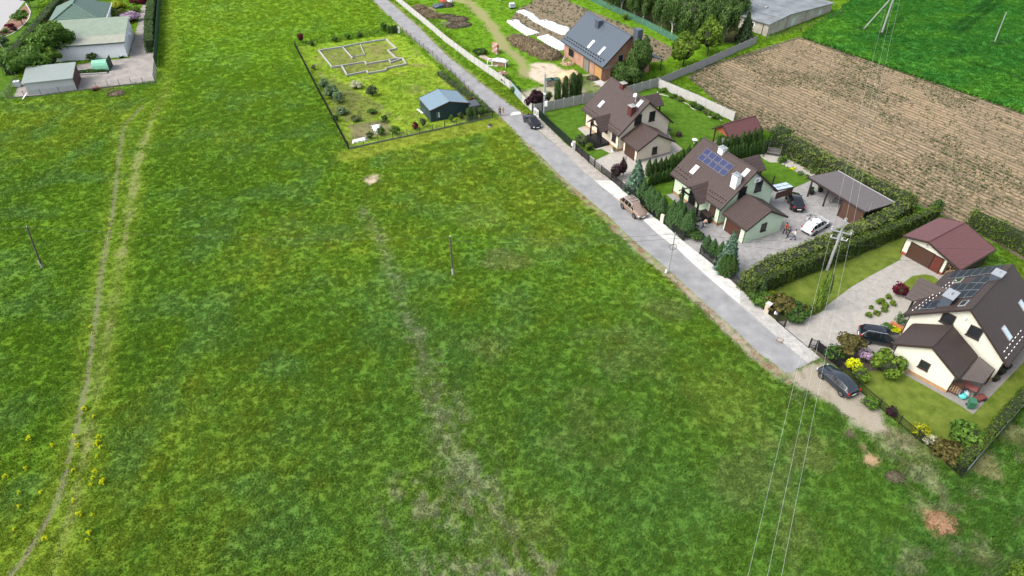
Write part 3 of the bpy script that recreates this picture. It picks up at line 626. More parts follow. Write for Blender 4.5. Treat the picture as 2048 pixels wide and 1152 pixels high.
def hedge(name, label, pts, wd, h, kind, dens, leaf, seed, scallop=.9, amp=.12, group=None, cat='hedge'):
    """clipped hedge: leaves over the surface of a long rounded box whose plants bulge one by one"""
    r = np.random.default_rng(seed); base = Vector((pts[0].x, pts[0].y, 0)); t = thing(name, label, cat, base, 0, group)
    C, N = [], []
    for a, b in zip(pts, pts[1:]):
        a = a - base; b = b - base; d = (b - a); d.z = 0; Ln = d.length; d.normalize(); nn = Vector((-d.y, d.x, 0))
        for face, area in ((0, Ln * h), (1, Ln * h), (2, Ln * wd), (3, wd * h * 2)):
            n = int(area * dens); u = r.uniform(-wd * .25, Ln + wd * .25, n); q = r.uniform(0, 1, n)
            ph = np.abs(np.sin(PI * u / scallop + .3 * np.sin(u))); bulge = amp * (ph - .5) + (fbm(u + seed, q * h * 1.3, .9, 2, seed) - .5) * amp * 2.2
            if face < 2: v = (1 if face else -1) * (wd / 2 * (1 - .25 * q ** 3) + bulge); z = q * h * .97; nv = (1 if face else -1); no = np.stack([nn.x * nv + 0 * u, nn.y * nv + 0 * u, .25 + 0 * u], 1)
            elif face == 2: v = (q - .5) * wd * 1.0; z = h + bulge * 1.3 - 1.6 * h * .06 * (2 * np.abs(q - .5)) ** 3; no = np.stack([0 * u, 0 * u, 1 + 0 * u], 1)
            else:
                e = r.integers(0, 2, n); u = np.where(e, Ln + wd * .2 + bulge, -wd * .2 - bulge); v = (r.uniform(0, 1, n) - .5) * wd; z = q * h * .97; s_ = np.where(e, 1., -1.); no = np.stack([d.x * s_, d.y * s_, .25 + 0 * u], 1)
            C.append(np.stack([a.x + d.x * u + nn.x * v, a.y + d.y * u + nn.y * v, z], 1)); N.append(no)
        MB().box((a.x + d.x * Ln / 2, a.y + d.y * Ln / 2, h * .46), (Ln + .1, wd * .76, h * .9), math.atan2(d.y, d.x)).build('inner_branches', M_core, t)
    C = np.concatenate(C); N = np.concatenate(N); n = len(C)
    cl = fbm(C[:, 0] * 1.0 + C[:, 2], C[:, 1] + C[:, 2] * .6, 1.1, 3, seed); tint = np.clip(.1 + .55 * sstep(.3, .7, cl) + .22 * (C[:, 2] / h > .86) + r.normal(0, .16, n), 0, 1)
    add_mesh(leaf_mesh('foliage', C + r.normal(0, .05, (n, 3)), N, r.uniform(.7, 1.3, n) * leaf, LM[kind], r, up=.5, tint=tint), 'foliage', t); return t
def row(px_pts, n, j=.0):
    """n evenly spaced places along a line on the ground"""
    p = [g(*q) for q in px_pts]; Ls = [0]
    for a, b in zip(p, p[1:]): Ls.append(Ls[-1] + (b - a).length)
    out = []
    for k in range(n):
        s = Ls[-1] * k / max(1, n - 1)
        for i in range(len(p) - 1):
            if s <= Ls[i + 1] + 1e-6: out.append(p[i].lerp(p[i + 1], (s - Ls[i]) / (Ls[i + 1] - Ls[i]))); break
    return [o + Vector((rnd.uniform(-j, j), rnd.uniform(-j, j), 0)) for o in out]
ORD = ['leftmost', 'second', 'third', 'fourth', 'fifth', 'sixth', 'seventh', 'eighth', 'ninth', 'tenth', 'eleventh', 'twelfth', 'thirteenth']
def plant_row(px_pts, n, protos, label, group, j=.15, s0=.85, s1=1.12, w=1.):
    for i, p in enumerate(row(px_pts, n, j)):
        dup(protos[i % len(protos)], p, rnd.uniform(0, 6.3), (ORD[i] + (' from the left: ' if 0 < i < n - 1 else ': ') if i < n - 1 else 'rightmost: ') + label, group, (w * rnd.uniform(s0, s1),) * 2 + (rnd.uniform(s0, s1),))
def protos(name, cat, kind, h, R, k=3, **kw):
    out = []
    for i in range(k): out.append(plant(name, 'proto', cat, (0, 0, 0), kind, h, R, **kw))
    return out
def drop_protos(ps):
    for p in ps:
        for c in list(p.children): bpy.data.objects.remove(c)
        bpy.data.objects.remove(p)

# hedges
ha = L([(1566,302),(1640,345),(1720,388),(1806,428)]); hb = L([(1806,428),(1760,462),(1640,512),(1540,554),(1492,582)])
hedge('mixed_hedge', 'tall loosely clipped green hedge along the brown field behind the carport', ha, 2.6, 2.9, 'hedge', 26, .17, 11, 1.6, .35)
hedge('mixed_hedge', 'broad loosely clipped hedge between the grey yard with cars and the thuja hedge', hb, 2.2, 2.7, 'hedge', 26, .17, 12, 1.6, .32)
hb2 = L([(1501,596),(1570,562),(1690,515),(1860,445)])
hedge('thuja_hedge', 'dense dark clipped thuja hedge with scalloped top beside the long lawn', hb2, 1.1, 2.5, 'thuja2', 40, .13, 13, .85, .16)
hedge('thuja_hedge', 'tall dark thuja hedge behind the garage with the red-brown roof', L([(1935,452),(1990,478),(2048,508),(2140,560)]) , 1.3, 2.6, 'thuja2', 30, .14, 14, 1.0, .25)
hl = L([(1912,943),(1960,893),(2048,792),(2130,700)])
hedge('thuja_hedge', 'low yellow-green clipped hedge inside the wire fence at the right edge', hl, 1.0, 1.9, 'thuja2', 60, .10, 15, .8, .14)
hedge('thuja_hedge', 'long dark thuja hedge left of the green-roofed bungalow', L([(22,150),(38,128),(85,70),(130,15),(150,-15)]), 2.0, 3.2, 'thuja', 14, .20, 16, .9, .2)
hedge('mixed_hedge', 'lighter brownish-green hedge beside the dark thuja hedge and bungalow', L([(62,118),(80,92),(118,40),(150,-5)]), 2.4, 2.2, 'brownish', 13, .2, 17, 1.5, .3)
hedge('thuja_hedge', 'low dark hedge meeting the left edge of the photo', L([(-50,134),(26,130)]), 1.6, 2.6, 'thuja', 14, .2, 18, .9, .2)
hedge('thuja_hedge', 'dark thuja hedge inside the tall green fence right of the white outbuilding', L([(304,104),(304,60),(311,0),(314,-25)]), 1.8, 2.6, 'thuja', 20, .2, 19, .9, .2)
hedge('thuja_hedge', 'big dark thuja bushes at the gazebo end of the field hedge', L([(1548,290),(1566,298)]), 2.4, 3.4, 'thuja', 30, .16, 20, 1.2, .25)
hedge('mixed_hedge', 'thin weedy growth along the road side fence of the fenced garden', L([(880,150),(920,180),(960,212),(978,226)]), 1.3, .8, 'green', 30, .14, 25, 1.2, .4)

# thuja rows
pt = protos('thuja', 'thuja', 'thuja', 3.6, .78, 3, shape='flame')
py_ = protos('cypress', 'cypress', 'cypress', 3.6, .78, 3, shape='flame', n=3600, leaf=.085)
plant_row([(1284,406),(1324,436)], 5, py_, 'tall dark thuja in the clump beside the brown car', 'thujas behind the fence beside the brown car', .25, .95, 1.2)
plant_row([(1341,452),(1375,472)], 6, py_, 'tall dark thuja between garden gate and open gate', 'thujas between the two gates', .3, .98, 1.15)
plant_row([(1353,440),(1377,456)], 3, py_, 'tall thuja in the back row between the gates', 'back row of thujas between the two gates', .2, .9, 1.05)
plant_row([(1411,506),(1437,520)], 3, py_, 'slim thuja left of the roadside blue spruce', 'thujas left of the roadside blue spruce', .2, .75, .9)
plant_row([(1445,548),(1464,556)], 3, pt, 'slim dark thuja in front of the roadside blue spruce', 'thujas in front of the blue spruce', .3, .8, 1.)
plant_row([(1300,372),(1346,359)], 7, pt, 'small thuja in the front row beside the small lawn', 'front thuja row between the two houses', .1, .55, .65, .85)
plant_row([(1296,352),(1362,334)], 7, pt, 'taller thuja in the row beside the cream garage', 'thuja row beside the cream garage', .2, .72, .88, .8)
plant_row([(1362,334),(1396,312)], 4, pt, 'thuja by the path between the brown-roofed houses', 'thujas along the garden path', .2, .75, .95, .75)
plant_row([(1432,313),(1512,297)], 8, pt, 'tall thuja in the row in front of the gazebo', 'back thuja row by the gazebo', .15, .85, 1.1, .75)
plant_row([(1454,322),(1536,304)], 13, pt, 'small thuja in the row behind the mint house', 'front thuja row by the gazebo', .1, .62, .76, .85)
drop_protos(pt + py_)
pc = protos('thuja', 'thuja', 'thuja', 4.3, .72, 2, shape='column')
for i, (px, py, l) in enumerate([(1115, 199, 'columnar thuja nearest the metal mast, first of four'), (1130, 196, 'second columnar thuja from the metal mast'), (1144.5, 193.5, 'third columnar thuja from the metal mast, by the sand pile'), (1156.5, 190.5, 'columnar thuja nearest the brick house, last of four')]):
    dup(pc[i % 2], g(px, py), i, l, 'four columnar thujas by the sand pile', (1, 1, [.88, .98, 1.08, 1.][i]))
for i, (px, py) in enumerate([(779, 67), (786, 66.5), (792, 66)]):
    dup(pc[i % 2], g(px, py), i, 'tiny dark thuja beside the white meter cabinet', 'three tiny thujas', (.55, .55, .42))
for i, (px, py, l) in enumerate([(939, 240, 'small pointed thuja left in the garden corner behind the blue shed'), (950, 239, 'small pointed thuja in the garden corner right of its twin')]):
    dup(pc[i % 2], g(px, py), i, l, 'small thujas by the shed', (.8, .8, .55))
dup(pc[0], g(1862, 440), 0, 'pointed thuja at the end of the scalloped hedge near the brown field', None, (1.1, 1.1, .75))
drop_protos(pc)
plant('ivy_column', 'tall slim ivy-like green column leaning at the electricity pole', 'climber', g(1636, 618), 'bright', 5.6, .62, shape='column', n=3800, leaf=.11)
plant('shrub', 'small dark bush at the left foot of the green column', 'shrub', g(1620, 626), 'hedge', 1.2, .6)
plant('shrub', 'small dark bush at the right foot of the green column', 'shrub', g(1638, 616), 'hedge', 1.3, .6)

# spruces
plant('blue_spruce', 'blue spruce beside the brown car at the end of the first drive', 'spruce', g(1271, 383), 'spruce', 5.2, 2.0, shape='spruce', n=5200, leaf=.17)
plant('blue_spruce', 'large blue spruce by the road between the grey drive and the hedge', 'spruce', g(1451, 541), 'spruce', 6.0, 1.75, shape='spruce', n=5600, leaf=.16)
plant('spruce', 'green spruce beside the grey barn at the top', 'spruce', g(1487, 84), 'dspruce', 6.2, 2.4, shape='spruce', n=3600, leaf=.24)
plant('spruce', 'small bluish spruce in front of the scalloped thuja hedge', 'spruce', g(1520, 596), 'dspruce', 3.2, .9, shape='spruce', n=1500, leaf=.12)
plant('spruce', 'spruce tip rising at the bottom right corner of the photo', 'spruce', g(2046, 1168), 'bright', 4.2, 1.7, shape='spruce', n=5000, leaf=.10)

# trees
plant('round_tree', 'large dark green tree in front of the long white outbuilding', 'tree', g(118, 118), 'green', 7.2, 4.6, n=7000, leaf=.3, stem=1.4, nc=34)
plant('round_tree', 'broad green tree above the grey shed at the left', 'tree', g(72, 150), 'green', 5.6, 4.4, n=6500, leaf=.3, stem=1., nc=32)
plant('round_tree', 'light green bushy tree between the two big trees on the left', 'tree', g(108, 138), 'bright', 4.2, 2.2, n=2500, leaf=.26, stem=.5)
plant('walnut_tree', 'bright green tree by the concrete wall, left of its twin', 'tree', g(1366, 133), 'bright', 6.3, 2.6, n=5200, leaf=.28, stem=.6, nc=24, cl=.4)
plant('walnut_tree', 'bright green taller tree by the concrete wall near the barn', 'tree', g(1414, 111), 'bright', 7.2, 2.5, n=5200, leaf=.28, stem=.8, nc=24, cl=.4)
plant('willow_tree', 'tall loose willow-like tree at the gable of the brick house', 'tree', g(1277, 164), 'birch', 8.8, 2.5, n=9000, leaf=.2, stem=1.2, drop=.8, nc=30)
plant('shrub', 'wide dark bush below the willow beside the concrete wall', 'shrub', g(1256, 167), 'birch', 4.2, 3.2, n=8000, leaf=.2, nc=30)
bp = []
for i in range(4): bp.append(plant('birch_tree', 'x', 'tree', (0, 0, 0), 'birch', 9.5, 3.1, n=6000, leaf=.26, stem=2.2, nc=30, bark=M_birchbark, drop=1.5, cl=.33, low=-.9, corek=.45))
bl = [(1228,20,.8),(1242,24,.85),(1268,34,.9),(1286,42,1.),(1322,62,1.),(1343,70,1.05),(1376,80,1.1),(1404,84,1.05),(1445,86,1.15),(1250,-2,1.),(1300,8,1.1),(1350,18,1.15),(1390,34,1.2),(1430,44,1.2),(1470,48,1.05),(1330,-20,1.2),(1400,-14,1.2),(1460,2,1.2)]
for i, (px, py, s_) in enumerate(bl):
    dup(bp[i % 4], g(px, py), i * 1.3, (ORD[i] + ' from the left of the drooping birches along the grove edge') if i < 9 else (ORD[i - 9] + ' from the left of the birches in the back of the dark grove'), 'birches of the front edge of the grove' if i < 9 else 'birches deeper in the grove', s_ * .88)
drop_protos(bp)

# shrubs: (pixel, kind, height, radius, label[, name])
for px, py, k, h, R, lb in [
    (1072, 215, 'purple', 3.2, 1.9, 'dark purple-leaved bush in the corner of the concrete wall by the mast'),
    (1097, 205, 'thuja', 2.2, .7, 'dark green bush just right of the metal mast'),
    (1163, 292, 'willow', 2.0, 1.2, 'green bush beside the letter box post of the cream house'),
    (1178, 300, 'bright', 1.2, .8, 'small bright green bush on the front lawn of the cream house'),
    (1232, 358, 'purple', 2.6, 1.1, 'tall dark purple shrub left of the roadside blue spruce by the drive'),
    (1246, 352, 'purple', 3.2, .8, 'upright dark purple shrub close to the blue spruce beside the drive'),
    (1390, 478, 'thuja', 1.2, 1.3, 'low dark shrub inside the curved drive corner'),
    (1378, 452, 'pink', 2.1, .75, 'pale pink flowering bush beside the dark porch'),
    (1556, 622, 'brownish', 2.0, 1.75, 'round olive-brown clipped bush inside the road fence'),
    (1588, 634, 'thuja', 1.6, 1.6, 'wide dark spreading juniper near the open gate'),
    (1527, 612, 'green', 1.7, 1.4, 'green leafy bush near the hedge end by the road fence'),
    (1512, 600, 'thuja', 1.5, 1.1, 'dark bush in the corner of the road fence and the hedge'),
    (1543, 600, 'lime', 1.1, .8, 'yellow-green bush behind the round olive bush'),
    (1600, 622, 'brownish', .9, .8, 'low reddish-brown shrub beside the dark juniper'),
    (1663, 716, 'thuja', 1.5, 1.2, 'dark feathery shrub inside the fence right of the open gate'),
    (1692, 712, 'brownish', 2.5, 1.55, 'round grafted ball-shaped olive tree next to the black car'),
    (1726, 724, 'lilac', 2.1, 1.0, 'lilac bush with pale purple flowers next to the black car'),
    (1703, 742, 'yellow', 1.9, .85, 'bright yellow bush behind the black fence'),
    (1718, 760, 'bright', 1.5, 1.0, 'yellow-green bush below the bright yellow bush'),
    (1766, 742, 'bright', 2.7, 1.7, 'large light green bush at the corner of the cream garage'),
    (1735, 812, 'green', 1.0, .9, 'green bush clinging to the inside of the black fence'),
    (1782, 830, 'purple', 1.15, .75, 'dark purple clipped ball right at the black fence'),
    (1838, 868, 'lime', 1.5, 1.1, 'lime yellow bush at the black fence'),
    (1862, 888, 'cream', .9, .8, 'white-flecked bush below the lime bush'),
    (1922, 886, 'green', 2.6, 1.7, 'rounded green tree-like bush near the lower right hedge'),
    (1892, 914, 'brownish', 1.7, 1.5, 'brownish bush in the corner of the black fence'),
    (1910, 918, 'hedge', 1.3, 1., 'dark green bush against the end of the low hedge'),
    (1798, 590, 'red', 1.9, 1.25, 'deep red japanese maple beside the brown garden roof'),
    (1762, 605, 'bright', .6, .40, 'round green cushion shrub closest to the red maple, left one'),
    (1776, 597, 'bright', .6, .40, 'round green cushion shrub tucked under the red maple'),
    (1785, 610, 'bright', .6, .40, 'round green cushion shrub just below the red maple'),
    (1770, 614, 'bright', .6, .40, 'round green cushion shrub in the upper middle of the gravel bed'),
    (1757, 608, 'bright', .6, .40, 'round green cushion shrub second along the drive edge from the red maple'),
    (1766, 622, 'bright', .6, .40, 'round green cushion shrub at the lower right of the gravel bed'),
    (1741, 617, 'bright', .4, .3, 'tiny green cushion shrub, the smallest in the gravel bed'),
    (1735, 633, 'bright', .6, .40, 'round green cushion shrub nearest the wide paved drive'),
    (1752, 629, 'bright', .6, .40, 'round green cushion shrub second from the left end of the gravel bed'),
    (1772, 660, 'green', .8, .7, 'dark green low bush behind the bonnet of the black car'),
    (1782, 664, 'yellow', .55, 1.1, 'spreading yellow ground shrub behind the black car'),
    (1795, 652, 'grey', 2.1, .55, 'dark grey-green cloud-pruned shrub beside the house corner'),
    (1363, 398, 'green', .9, .5, 'potted green plant on the porch of the green house'),
    (1564, 325, 'green', 1., .7, 'small dark round bush on the white gravel border'),
    (1586, 340, 'yellow', .4, .5, 'small yellow flowering clump on the white gravel border'),
    (1601, 349, 'grey', .5, .5, 'small grey-green clump on the white gravel border'),
    (1613, 356, 'bright', .5, .5, 'small light green clump at the end of the gravel border'),
    (1327, 184, 'green', .8, .9, 'green shrub at the corner of the concrete panel fence'),
    (1346, 196, 'green', .8, .8, 'second green shrub along the fence of the back lawn'),
    (1360, 202, 'hedge', .8, .8, 'third green shrub along the fence of the back lawn'),
    (1384, 213, 'green', 1., .9, 'fourth green shrub along the fence of the back lawn'),
    (1398, 220, 'thuja', 1., .9, 'fifth darker shrub along the fence of the back lawn'),
    (1412, 229, 'hedge', .8, .8, 'sixth green shrub along the fence of the back lawn'),
    (1430, 237, 'green', .9, .9, 'shrub nearest the gazebo along the fence of the back lawn'),
    (714, 176, 'cream', 1.6, 1.9, 'wide white flowering bush in the fenced garden'),
    (745, 192, 'willow', 2.4, 1.6, 'airy young willow next to the white flowering bush'),
    (650, 178, 'grey', 2.5, 1.5, 'bluish green bush by the dark garden fence, upper one'),
    (664, 196, 'grey', 2.8, 1.8, 'large bluish green willow by the dark garden fence'),
    (678, 205, 'grey', 2.4, 1.5, 'bluish green bush at the lower end of the willow group'),
    (685, 228, 'grey', 1.2, 1.5, 'low green bush in the vegetable corner of the garden'),
    (672, 242, 'thuja', 1.4, 1.0, 'dark green bush against the lower dark fence'),
    (712, 242, 'willow', 1.1, 1.3, 'pale bush at the edge of the dug vegetable bed'),
    (745, 228, 'green', 1.1, 1.2, 'green bush below the cold frame'),
    (770, 245, 'thuja', 1.7, 1.0, 'dark green bush right of the white sheet'),
    (762, 271, 'green', 1.7, 1.2, 'green bush behind the front fence below the white sheet'),
    (790, 268, 'green', 1.7, 1.3, 'green bush at the front fence in the middle of the garden'),
    (740, 278, 'willow', 1.5, .9, 'pale sapling bush between the two white sheets'),
    (831, 260, 'red', 1.6, .8, 'reddish bush at the front fence near the blue shed'),
    (847, 254, 'willow', 2.0, .8, 'pale birch-like sapling at the front fence near the blue shed'),
    (890, 232, 'purple', 2.3, .7, 'dark purple sapling in front of the blue shed'),
    (903, 244, 'green', 1.6, .6, 'small rose bush in front of the blue shed'),
    (922, 238, 'willow', 1.7, .8, 'pale green sapling right in front of the blue shed'),
    (963, 233, 'thuja', 2.2, 1.2, 'dark green bush in the front corner of the garden'),
    (946, 203, 'red', 1.0, .9, 'dark red and yellow flowering bush behind the blue shed'),
    (899, 165, 'thuja', 1.4, .5, 'small dark conifer on the lawn above the blue shed'),
    (603, 85, 'red', 2.2, .8, 'rusty young tree at the top corner of the garden fence'),
    (624, 92, 'thuja', 1.1, .7, 'dark small bush at the upper garden fence'),
    (670, 84, 'green', 1.3, .8, 'green sapling in the middle of the upper garden fence'),
    (696, 79, 'green', 1.4, .7, 'green sapling left of the young thujas on the upper fence'),
    (719, 75, 'green', 1.3, .7, 'green sapling by the upper fence above the foundation'),
    (769, 62, 'green', 2., .9, 'bushy sapling beside the three tiny thujas'),
    (628, 140, 'willow', 1., .5, 'tiny pale sapling left of the foundation'),
    (228, 38, 'hedge', 2.4, 2.9, 'broad mixed green bush behind the white outbuilding'),
    (236, 18, 'lime', 1.8, 2., 'yellow-green bush by the bungalow corner'),
    (262, 42, 'lilac', 2.0, 2.2, 'pale lilac bush beside the paved yard'),
    (272, 25, 'bright', 1.5, 1.2, 'bright green bush behind the pale lilac bush'),
    (280, 6, 'red', 1.6, 2.2, 'dark red flowering bush at the top left'),
    (186, 120, 'thuja', 1.6, 1.1, 'dark bush at the wall of the white outbuilding'),
    (62, 16, 'green', 3.2, 1.8, 'round standard tree on a bare stem on the left lawn'),
    (46, 50, 'green', 2.6, 1.8, 'round standard tree above the flower bed'),
    (6, 92, 'grey', 2.4, 1.5, 'small pale tree at the left edge of the photo'),
    (20, 55, 'red', .9, 1.0, 'red azalea in the bark flower bed'),
    (30, 62, 'purple', .9, .8, 'dark red low shrub in the bark flower bed'),
    (12, 66, 'green', .9, .9, 'green low shrub in the bark flower bed'),
    (44, 30, 'green', 1.2, 1.2, 'green shrub at the upper end of the bark flower bed'),
    (2, 72, 'red', .9, .9, 'red shrub at the left end of the bark flower bed'),
    (1032, 186, 'green', 1.3, 1., 'green bush growing at the end of the concrete panel fence'),
    (1013, 165, 'green', 1.3, 1.3, 'green bush inside the panel fence by the brick pile'),
    (960, 108, 'thuja', 1.1, 1.6, 'dark weeds and brush beside the rubbish table'),
    (1250, 40, 'bright', 1.5, .9, 'small green bush on the green wire fence behind the brick house'),
]:
    if 600 < px < 1000 and py > 150: h, R = h * .85, R * .72
    if px > 1650 and k in ('yellow', 'lilac', 'lime', 'red', 'purple'): h, R = h * .88, R * .85
    standard = 'standard' in lb or 'grafted' in lb
    plant('shrub' if 'tree' not in lb or 'tree-like' in lb or 'junip' in lb else 'small_tree', lb, 'shrub' if 'tree' not in lb else 'small tree', g(px, py), k, h, R, stem=h * .45 if standard else 0., nc=16 if R < 1 else 22)

# ------------------------------------------------------------------ buildings
M_cream = mat('cream_render', (.74, .64, .515), .05, 1.2, .9, .05)
M_mint = mat('mint_render', (.62, .76, .56), .05, 1.2, .9, .05)
M_ivory = mat('ivory_render', (.70, .69, .575), .05, 1.2, .9, .05)
M_roof = mat('brown_roof', (.066, .046, .041), .16, 2.2, .55, .15, 8, spec=.3)
M_roof4 = mat('brown_roof_dark', (.050, .036, .032), .14, 2.2, .55, .15, 8, spec=.3)
M_roofR = mat('red_brown_roof', (.125, .050, .048), .08, 1.5, .5, .1, 8, spec=.35)
M_slate = mat('graphite_roof', (.070, .090, .115), .08, 2, .45, .1, 8, spec=.4)
M_trim = mat('dark_brown_trim', (.045, .030, .027), .15, 4, .5)
M_black = mat('black_metal', (.012, .013, .014), .2, 4, .45)
M_glass = mat('window_glass', (.02, .024, .028), .3, .6, .06, spec=.5)
M_glassw = mat('skylight_glass', (.45, .55, .62), .15, 1, .08, spec=1.)
M_wood = mat('brown_wood', (.085, .045, .030), .25, 5, .6, stretch=(1, 1, 8))
M_plinth = mat('ochre_plinth', (.42, .25, .12), .25, 6, .9)
M_whitep = mat('white_paint', (.95, .95, .94), .05, 3, .7)
M_steel = mat('galvanised_steel', (.42, .45, .47), .12, 4, .45, metal=.4)
M_conc = mat('concrete', (.34, .335, .32), .18, 2.5, .92, .3, 25)
M_concl = mat('pale_concrete', (.48, .47, .445), .14, 2.5, .92, .3, 25)
M_brick = brick_mat('hollow_brick', (.40, .19, .12), (.50, .27, .18), (.42, .36, .30), .5, .25, .02, wall='y')
M_solar = mat('solar_cells_blue', (.014, .022, .085), .3, 3, .3, spec=.4)
M_solark = mat('solar_cells_black', (.010, .016, .026), .25, 3, .35, spec=.25)
M_alu = mat('aluminium', (.62, .63, .64), .06, 5, .35, metal=.6)
M_maroon = mat('maroon_cladding', (.10, .028, .026), .2, 6, .6)
class House:
    """gabled building. local x runs along the ridge, local y across it. he/hr: height of the eaves and the ridge; L, W: the roof's outline"""
    def __init__(s, name, label, cat, prm, wall, roof, og=.45, oe=.55, ex=0., z_wall=0., group=None, course=.36, thick=.20, ribs=0., plinth=None, wall_face=True, step=.03):
        cx, cy, az, s.L, s.W, s.he, s.hr = prm[:7]; s.og, s.oe, s.ex = og, oe, ex; s.k = (s.hr - s.he) / (s.W / 2); s.th = thick
        s.root = thing(name, label, cat, (cx, cy, 0), math.radians(az), group)
        s.M = Matrix.Translation((cx, cy, 0)) @ Matrix.Rotation(math.radians(az), 4, 'Z'); s.Mi = s.M.inverted()
        s.wl, s.ww = s.L / 2 - og, s.W / 2 - oe
        z = lambda y: s.hr - s.k * abs(y) - thick * 1.05
        b = MB(); yw = s.ww
        if wall:
            prof = [(-yw, z_wall), (yw, z_wall), (yw, z(yw)), (0, z(0)), (-yw, z(yw))]
            b.hull([(-s.wl, y, q) for y, q in prof], [(s.wl, y, q) for y, q in prof]); b.build('wall', wall, s.root)
        if plinth: MB().box((0, 0, .2), (s.wl * 2 + .04, s.ww * 2 + .04, .42)).build('plinth', plinth, s.root)
        s.slopes = {}
        for nm, sg, hw in (('B', -1, s.W / 2), ('A', 1, s.W / 2 + ex)):
            b = MB(); n = max(2, round(hw * math.hypot(1, s.k) / course)); nz = Vector((0, sg * s.k, 1)).normalized()
            for i in range(n):
                y0, y1 = hw * i / n, hw * (i + 1) / n; lo = s.hr - s.k * y0; l1 = s.hr - s.k * y1
                p = [Vector((x, sg * y, q)) for x, y, q in ((-s.L / 2, y0, lo), (s.L / 2, y0, lo), (s.L / 2, y1, l1), (-s.L / 2, y1, l1))]
                up = [p[0], p[1], p[2] + nz * step, p[3] + nz * step]; dn = [q - nz * thick for q in p]
                b.hull(dn if sg < 0 else dn[::-1], up if sg < 0 else up[::-1])
            if ribs:
                m_ = int(s.L / ribs)
                for j in range(m_ + 1):
                    x = -s.L / 2 + s.L * j / m_; a0 = Vector((x, sg * .05, s.hr - s.k * .05)) + nz * .03; a1 = Vector((x, sg * hw, s.hr - s.k * hw)) + nz * .035
                    b.tube(a0, a1, .022, .022, 4)
            s.slopes[nm] = b.build('roof_slope', roof, s.root)
        MB().tube((-s.L / 2 - .02, 0, s.hr + .02), (s.L / 2 + .02, 0, s.hr + .02), .11, .11, 8).build('ridge_cap', roof, s.root)
        for x in (-s.L / 2 - .02, s.L / 2 + .02):
            for sg, hw in ((-1, s.W / 2), (1, s.W / 2 + ex)):
                b = MB(); b.hull([(x - .03, 0, s.hr - .26), (x + .03, 0, s.hr - .26), (x + .03, 0, s.hr + .03), (x - .03, 0, s.hr + .03)], [(x - .03, sg * hw, s.hr - s.k * hw - .26), (x + .03, sg * hw, s.hr - s.k * hw - .26), (x + .03, sg * hw, s.hr - s.k * hw + .05), (x - .03, sg * hw, s.hr - s.k * hw + .05)])
                b.build('verge_board', M_trim, s.root)
        for sg, hw in ((-1, s.W / 2), (1, s.W / 2 + ex)):
            zz = s.hr - s.k * hw; MB().tube((-s.L / 2, sg * (hw + .06), zz - .1), (s.L / 2, sg * (hw + .06), zz - .1), .075, .075, 8).build('gutter', M_trim, s.root)
    def loc(s, p): return s.Mi @ Vector(p)
    def hit(s, px, py, face):
        """point of the wall or roof face seen at a pixel, in local coordinates"""
        R = s.Mi.to_3x3() @ Vector(ray(px, py)); O = s.Mi @ Vector((0, 0, CAMZ))
        if face == 'E1': P, N = Vector((s.wl, 0, 0)), Vector((1, 0, 0))
        elif face == 'E0': P, N = Vector((-s.wl, 0, 0)), Vector((-1, 0, 0))
        elif face == 'wB': P, N = Vector((0, -s.ww, 0)), Vector((0, -1, 0))
        elif face == 'wA': P, N = Vector((0, s.ww, 0)), Vector((0, 1, 0))
        elif face == 'B': P, N = Vector((0, 0, s.hr)), Vector((0, -s.k, 1))
        elif face == 'A': P, N = Vector((0, 0, s.hr)), Vector((0, s.k, 1))
        t = (P - O).dot(N) / R.dot(N); return O + R * t
    def window(s, px, py, face, w_, h_, frame=None, pane=None, name='window', sill=True, n=1, bars=True, **k):
        c = s.hit(px, py, face); f = MB(); o = .03; frame = frame or M_trim
        if face in ('E1', 'E0'): sg = 1 if face == 'E1' else -1; U = Vector((0, 1, 0)); Nn = Vector((sg, 0, 0))
        else: sg = 1 if face == 'wA' else -1; U = Vector((1, 0, 0)); Nn = Vector((0, sg, 0))
        def bx(mb, u, z, du, dz, dn, off): q = c + U * u + Vector((0, 0, z)) + Nn * off; mb.box(q, (du if abs(U.x) else dn, dn if abs(U.x) else du, dz))
        for u in (-w_ / 2, w_ / 2): bx(f, u, 0, .09, h_ + .09, .12, .04)
        for z in (-h_ / 2, h_ / 2): bx(f, 0, z, w_ - .09, .09, .12, .04)
        if bars and n > 1:
            for i in range(1, n): bx(f, -w_ / 2 + w_ * i / n, 0, .07, h_ - .09, .1, .04)
        fo = f.build(name + '_frame' if name != 'window' else 'window', frame, s.root, **k)
        p = MB(); bx(p, 0, 0, w_ - .09, h_ - .09, .04, .035); p.build('pane', pane or M_glass, fo)
        if sill and name == 'window': q = MB(); bx(q, 0, -h_ / 2 - .08, w_ + .2, .06, .22, .09); q.build('sill', frame, fo)
        return fo
    def roofbox(s, name, px, py, face, lx, ly, up, m, frame_m=None, rise=0.):
        c = s.hit(px, py, face); sg = -1 if face == 'B' else 1; a = math.atan(s.k) * (1 if sg < 0 else -1)
        b = MB(); nz = Vector((0, sg * s.k, 1)).normalized(); T = Vector((0, sg, -s.k)).normalized(); X = Vector((1, 0, 0))
        def slab(mb, lx, ly, z0, z1):
            lo = [c + X * i * lx / 2 + T * j * ly / 2 + nz * z0 for i, j in ((-1, -1), (1, -1), (1, 1), (-1, 1))]; hi = [q + nz * (z1 - z0) for q in lo]
            mb.hull(lo if sg > 0 else lo[::-1], hi if sg > 0 else hi[::-1])
        slab(b, lx, ly, 0, up); o = b.build(name, frame_m or m, s.root)
        if frame_m: q = MB(); slab(q, lx - .16, ly - .2, up + .002, up + .012); q.build('pane', m, o)
        return o
    def skylight(s, px, py, face, lx=.8, ly=1.3, m=None): return s.roofbox('skylight', px, py, face, lx, ly, .1, m or M_glassw, M_alu)
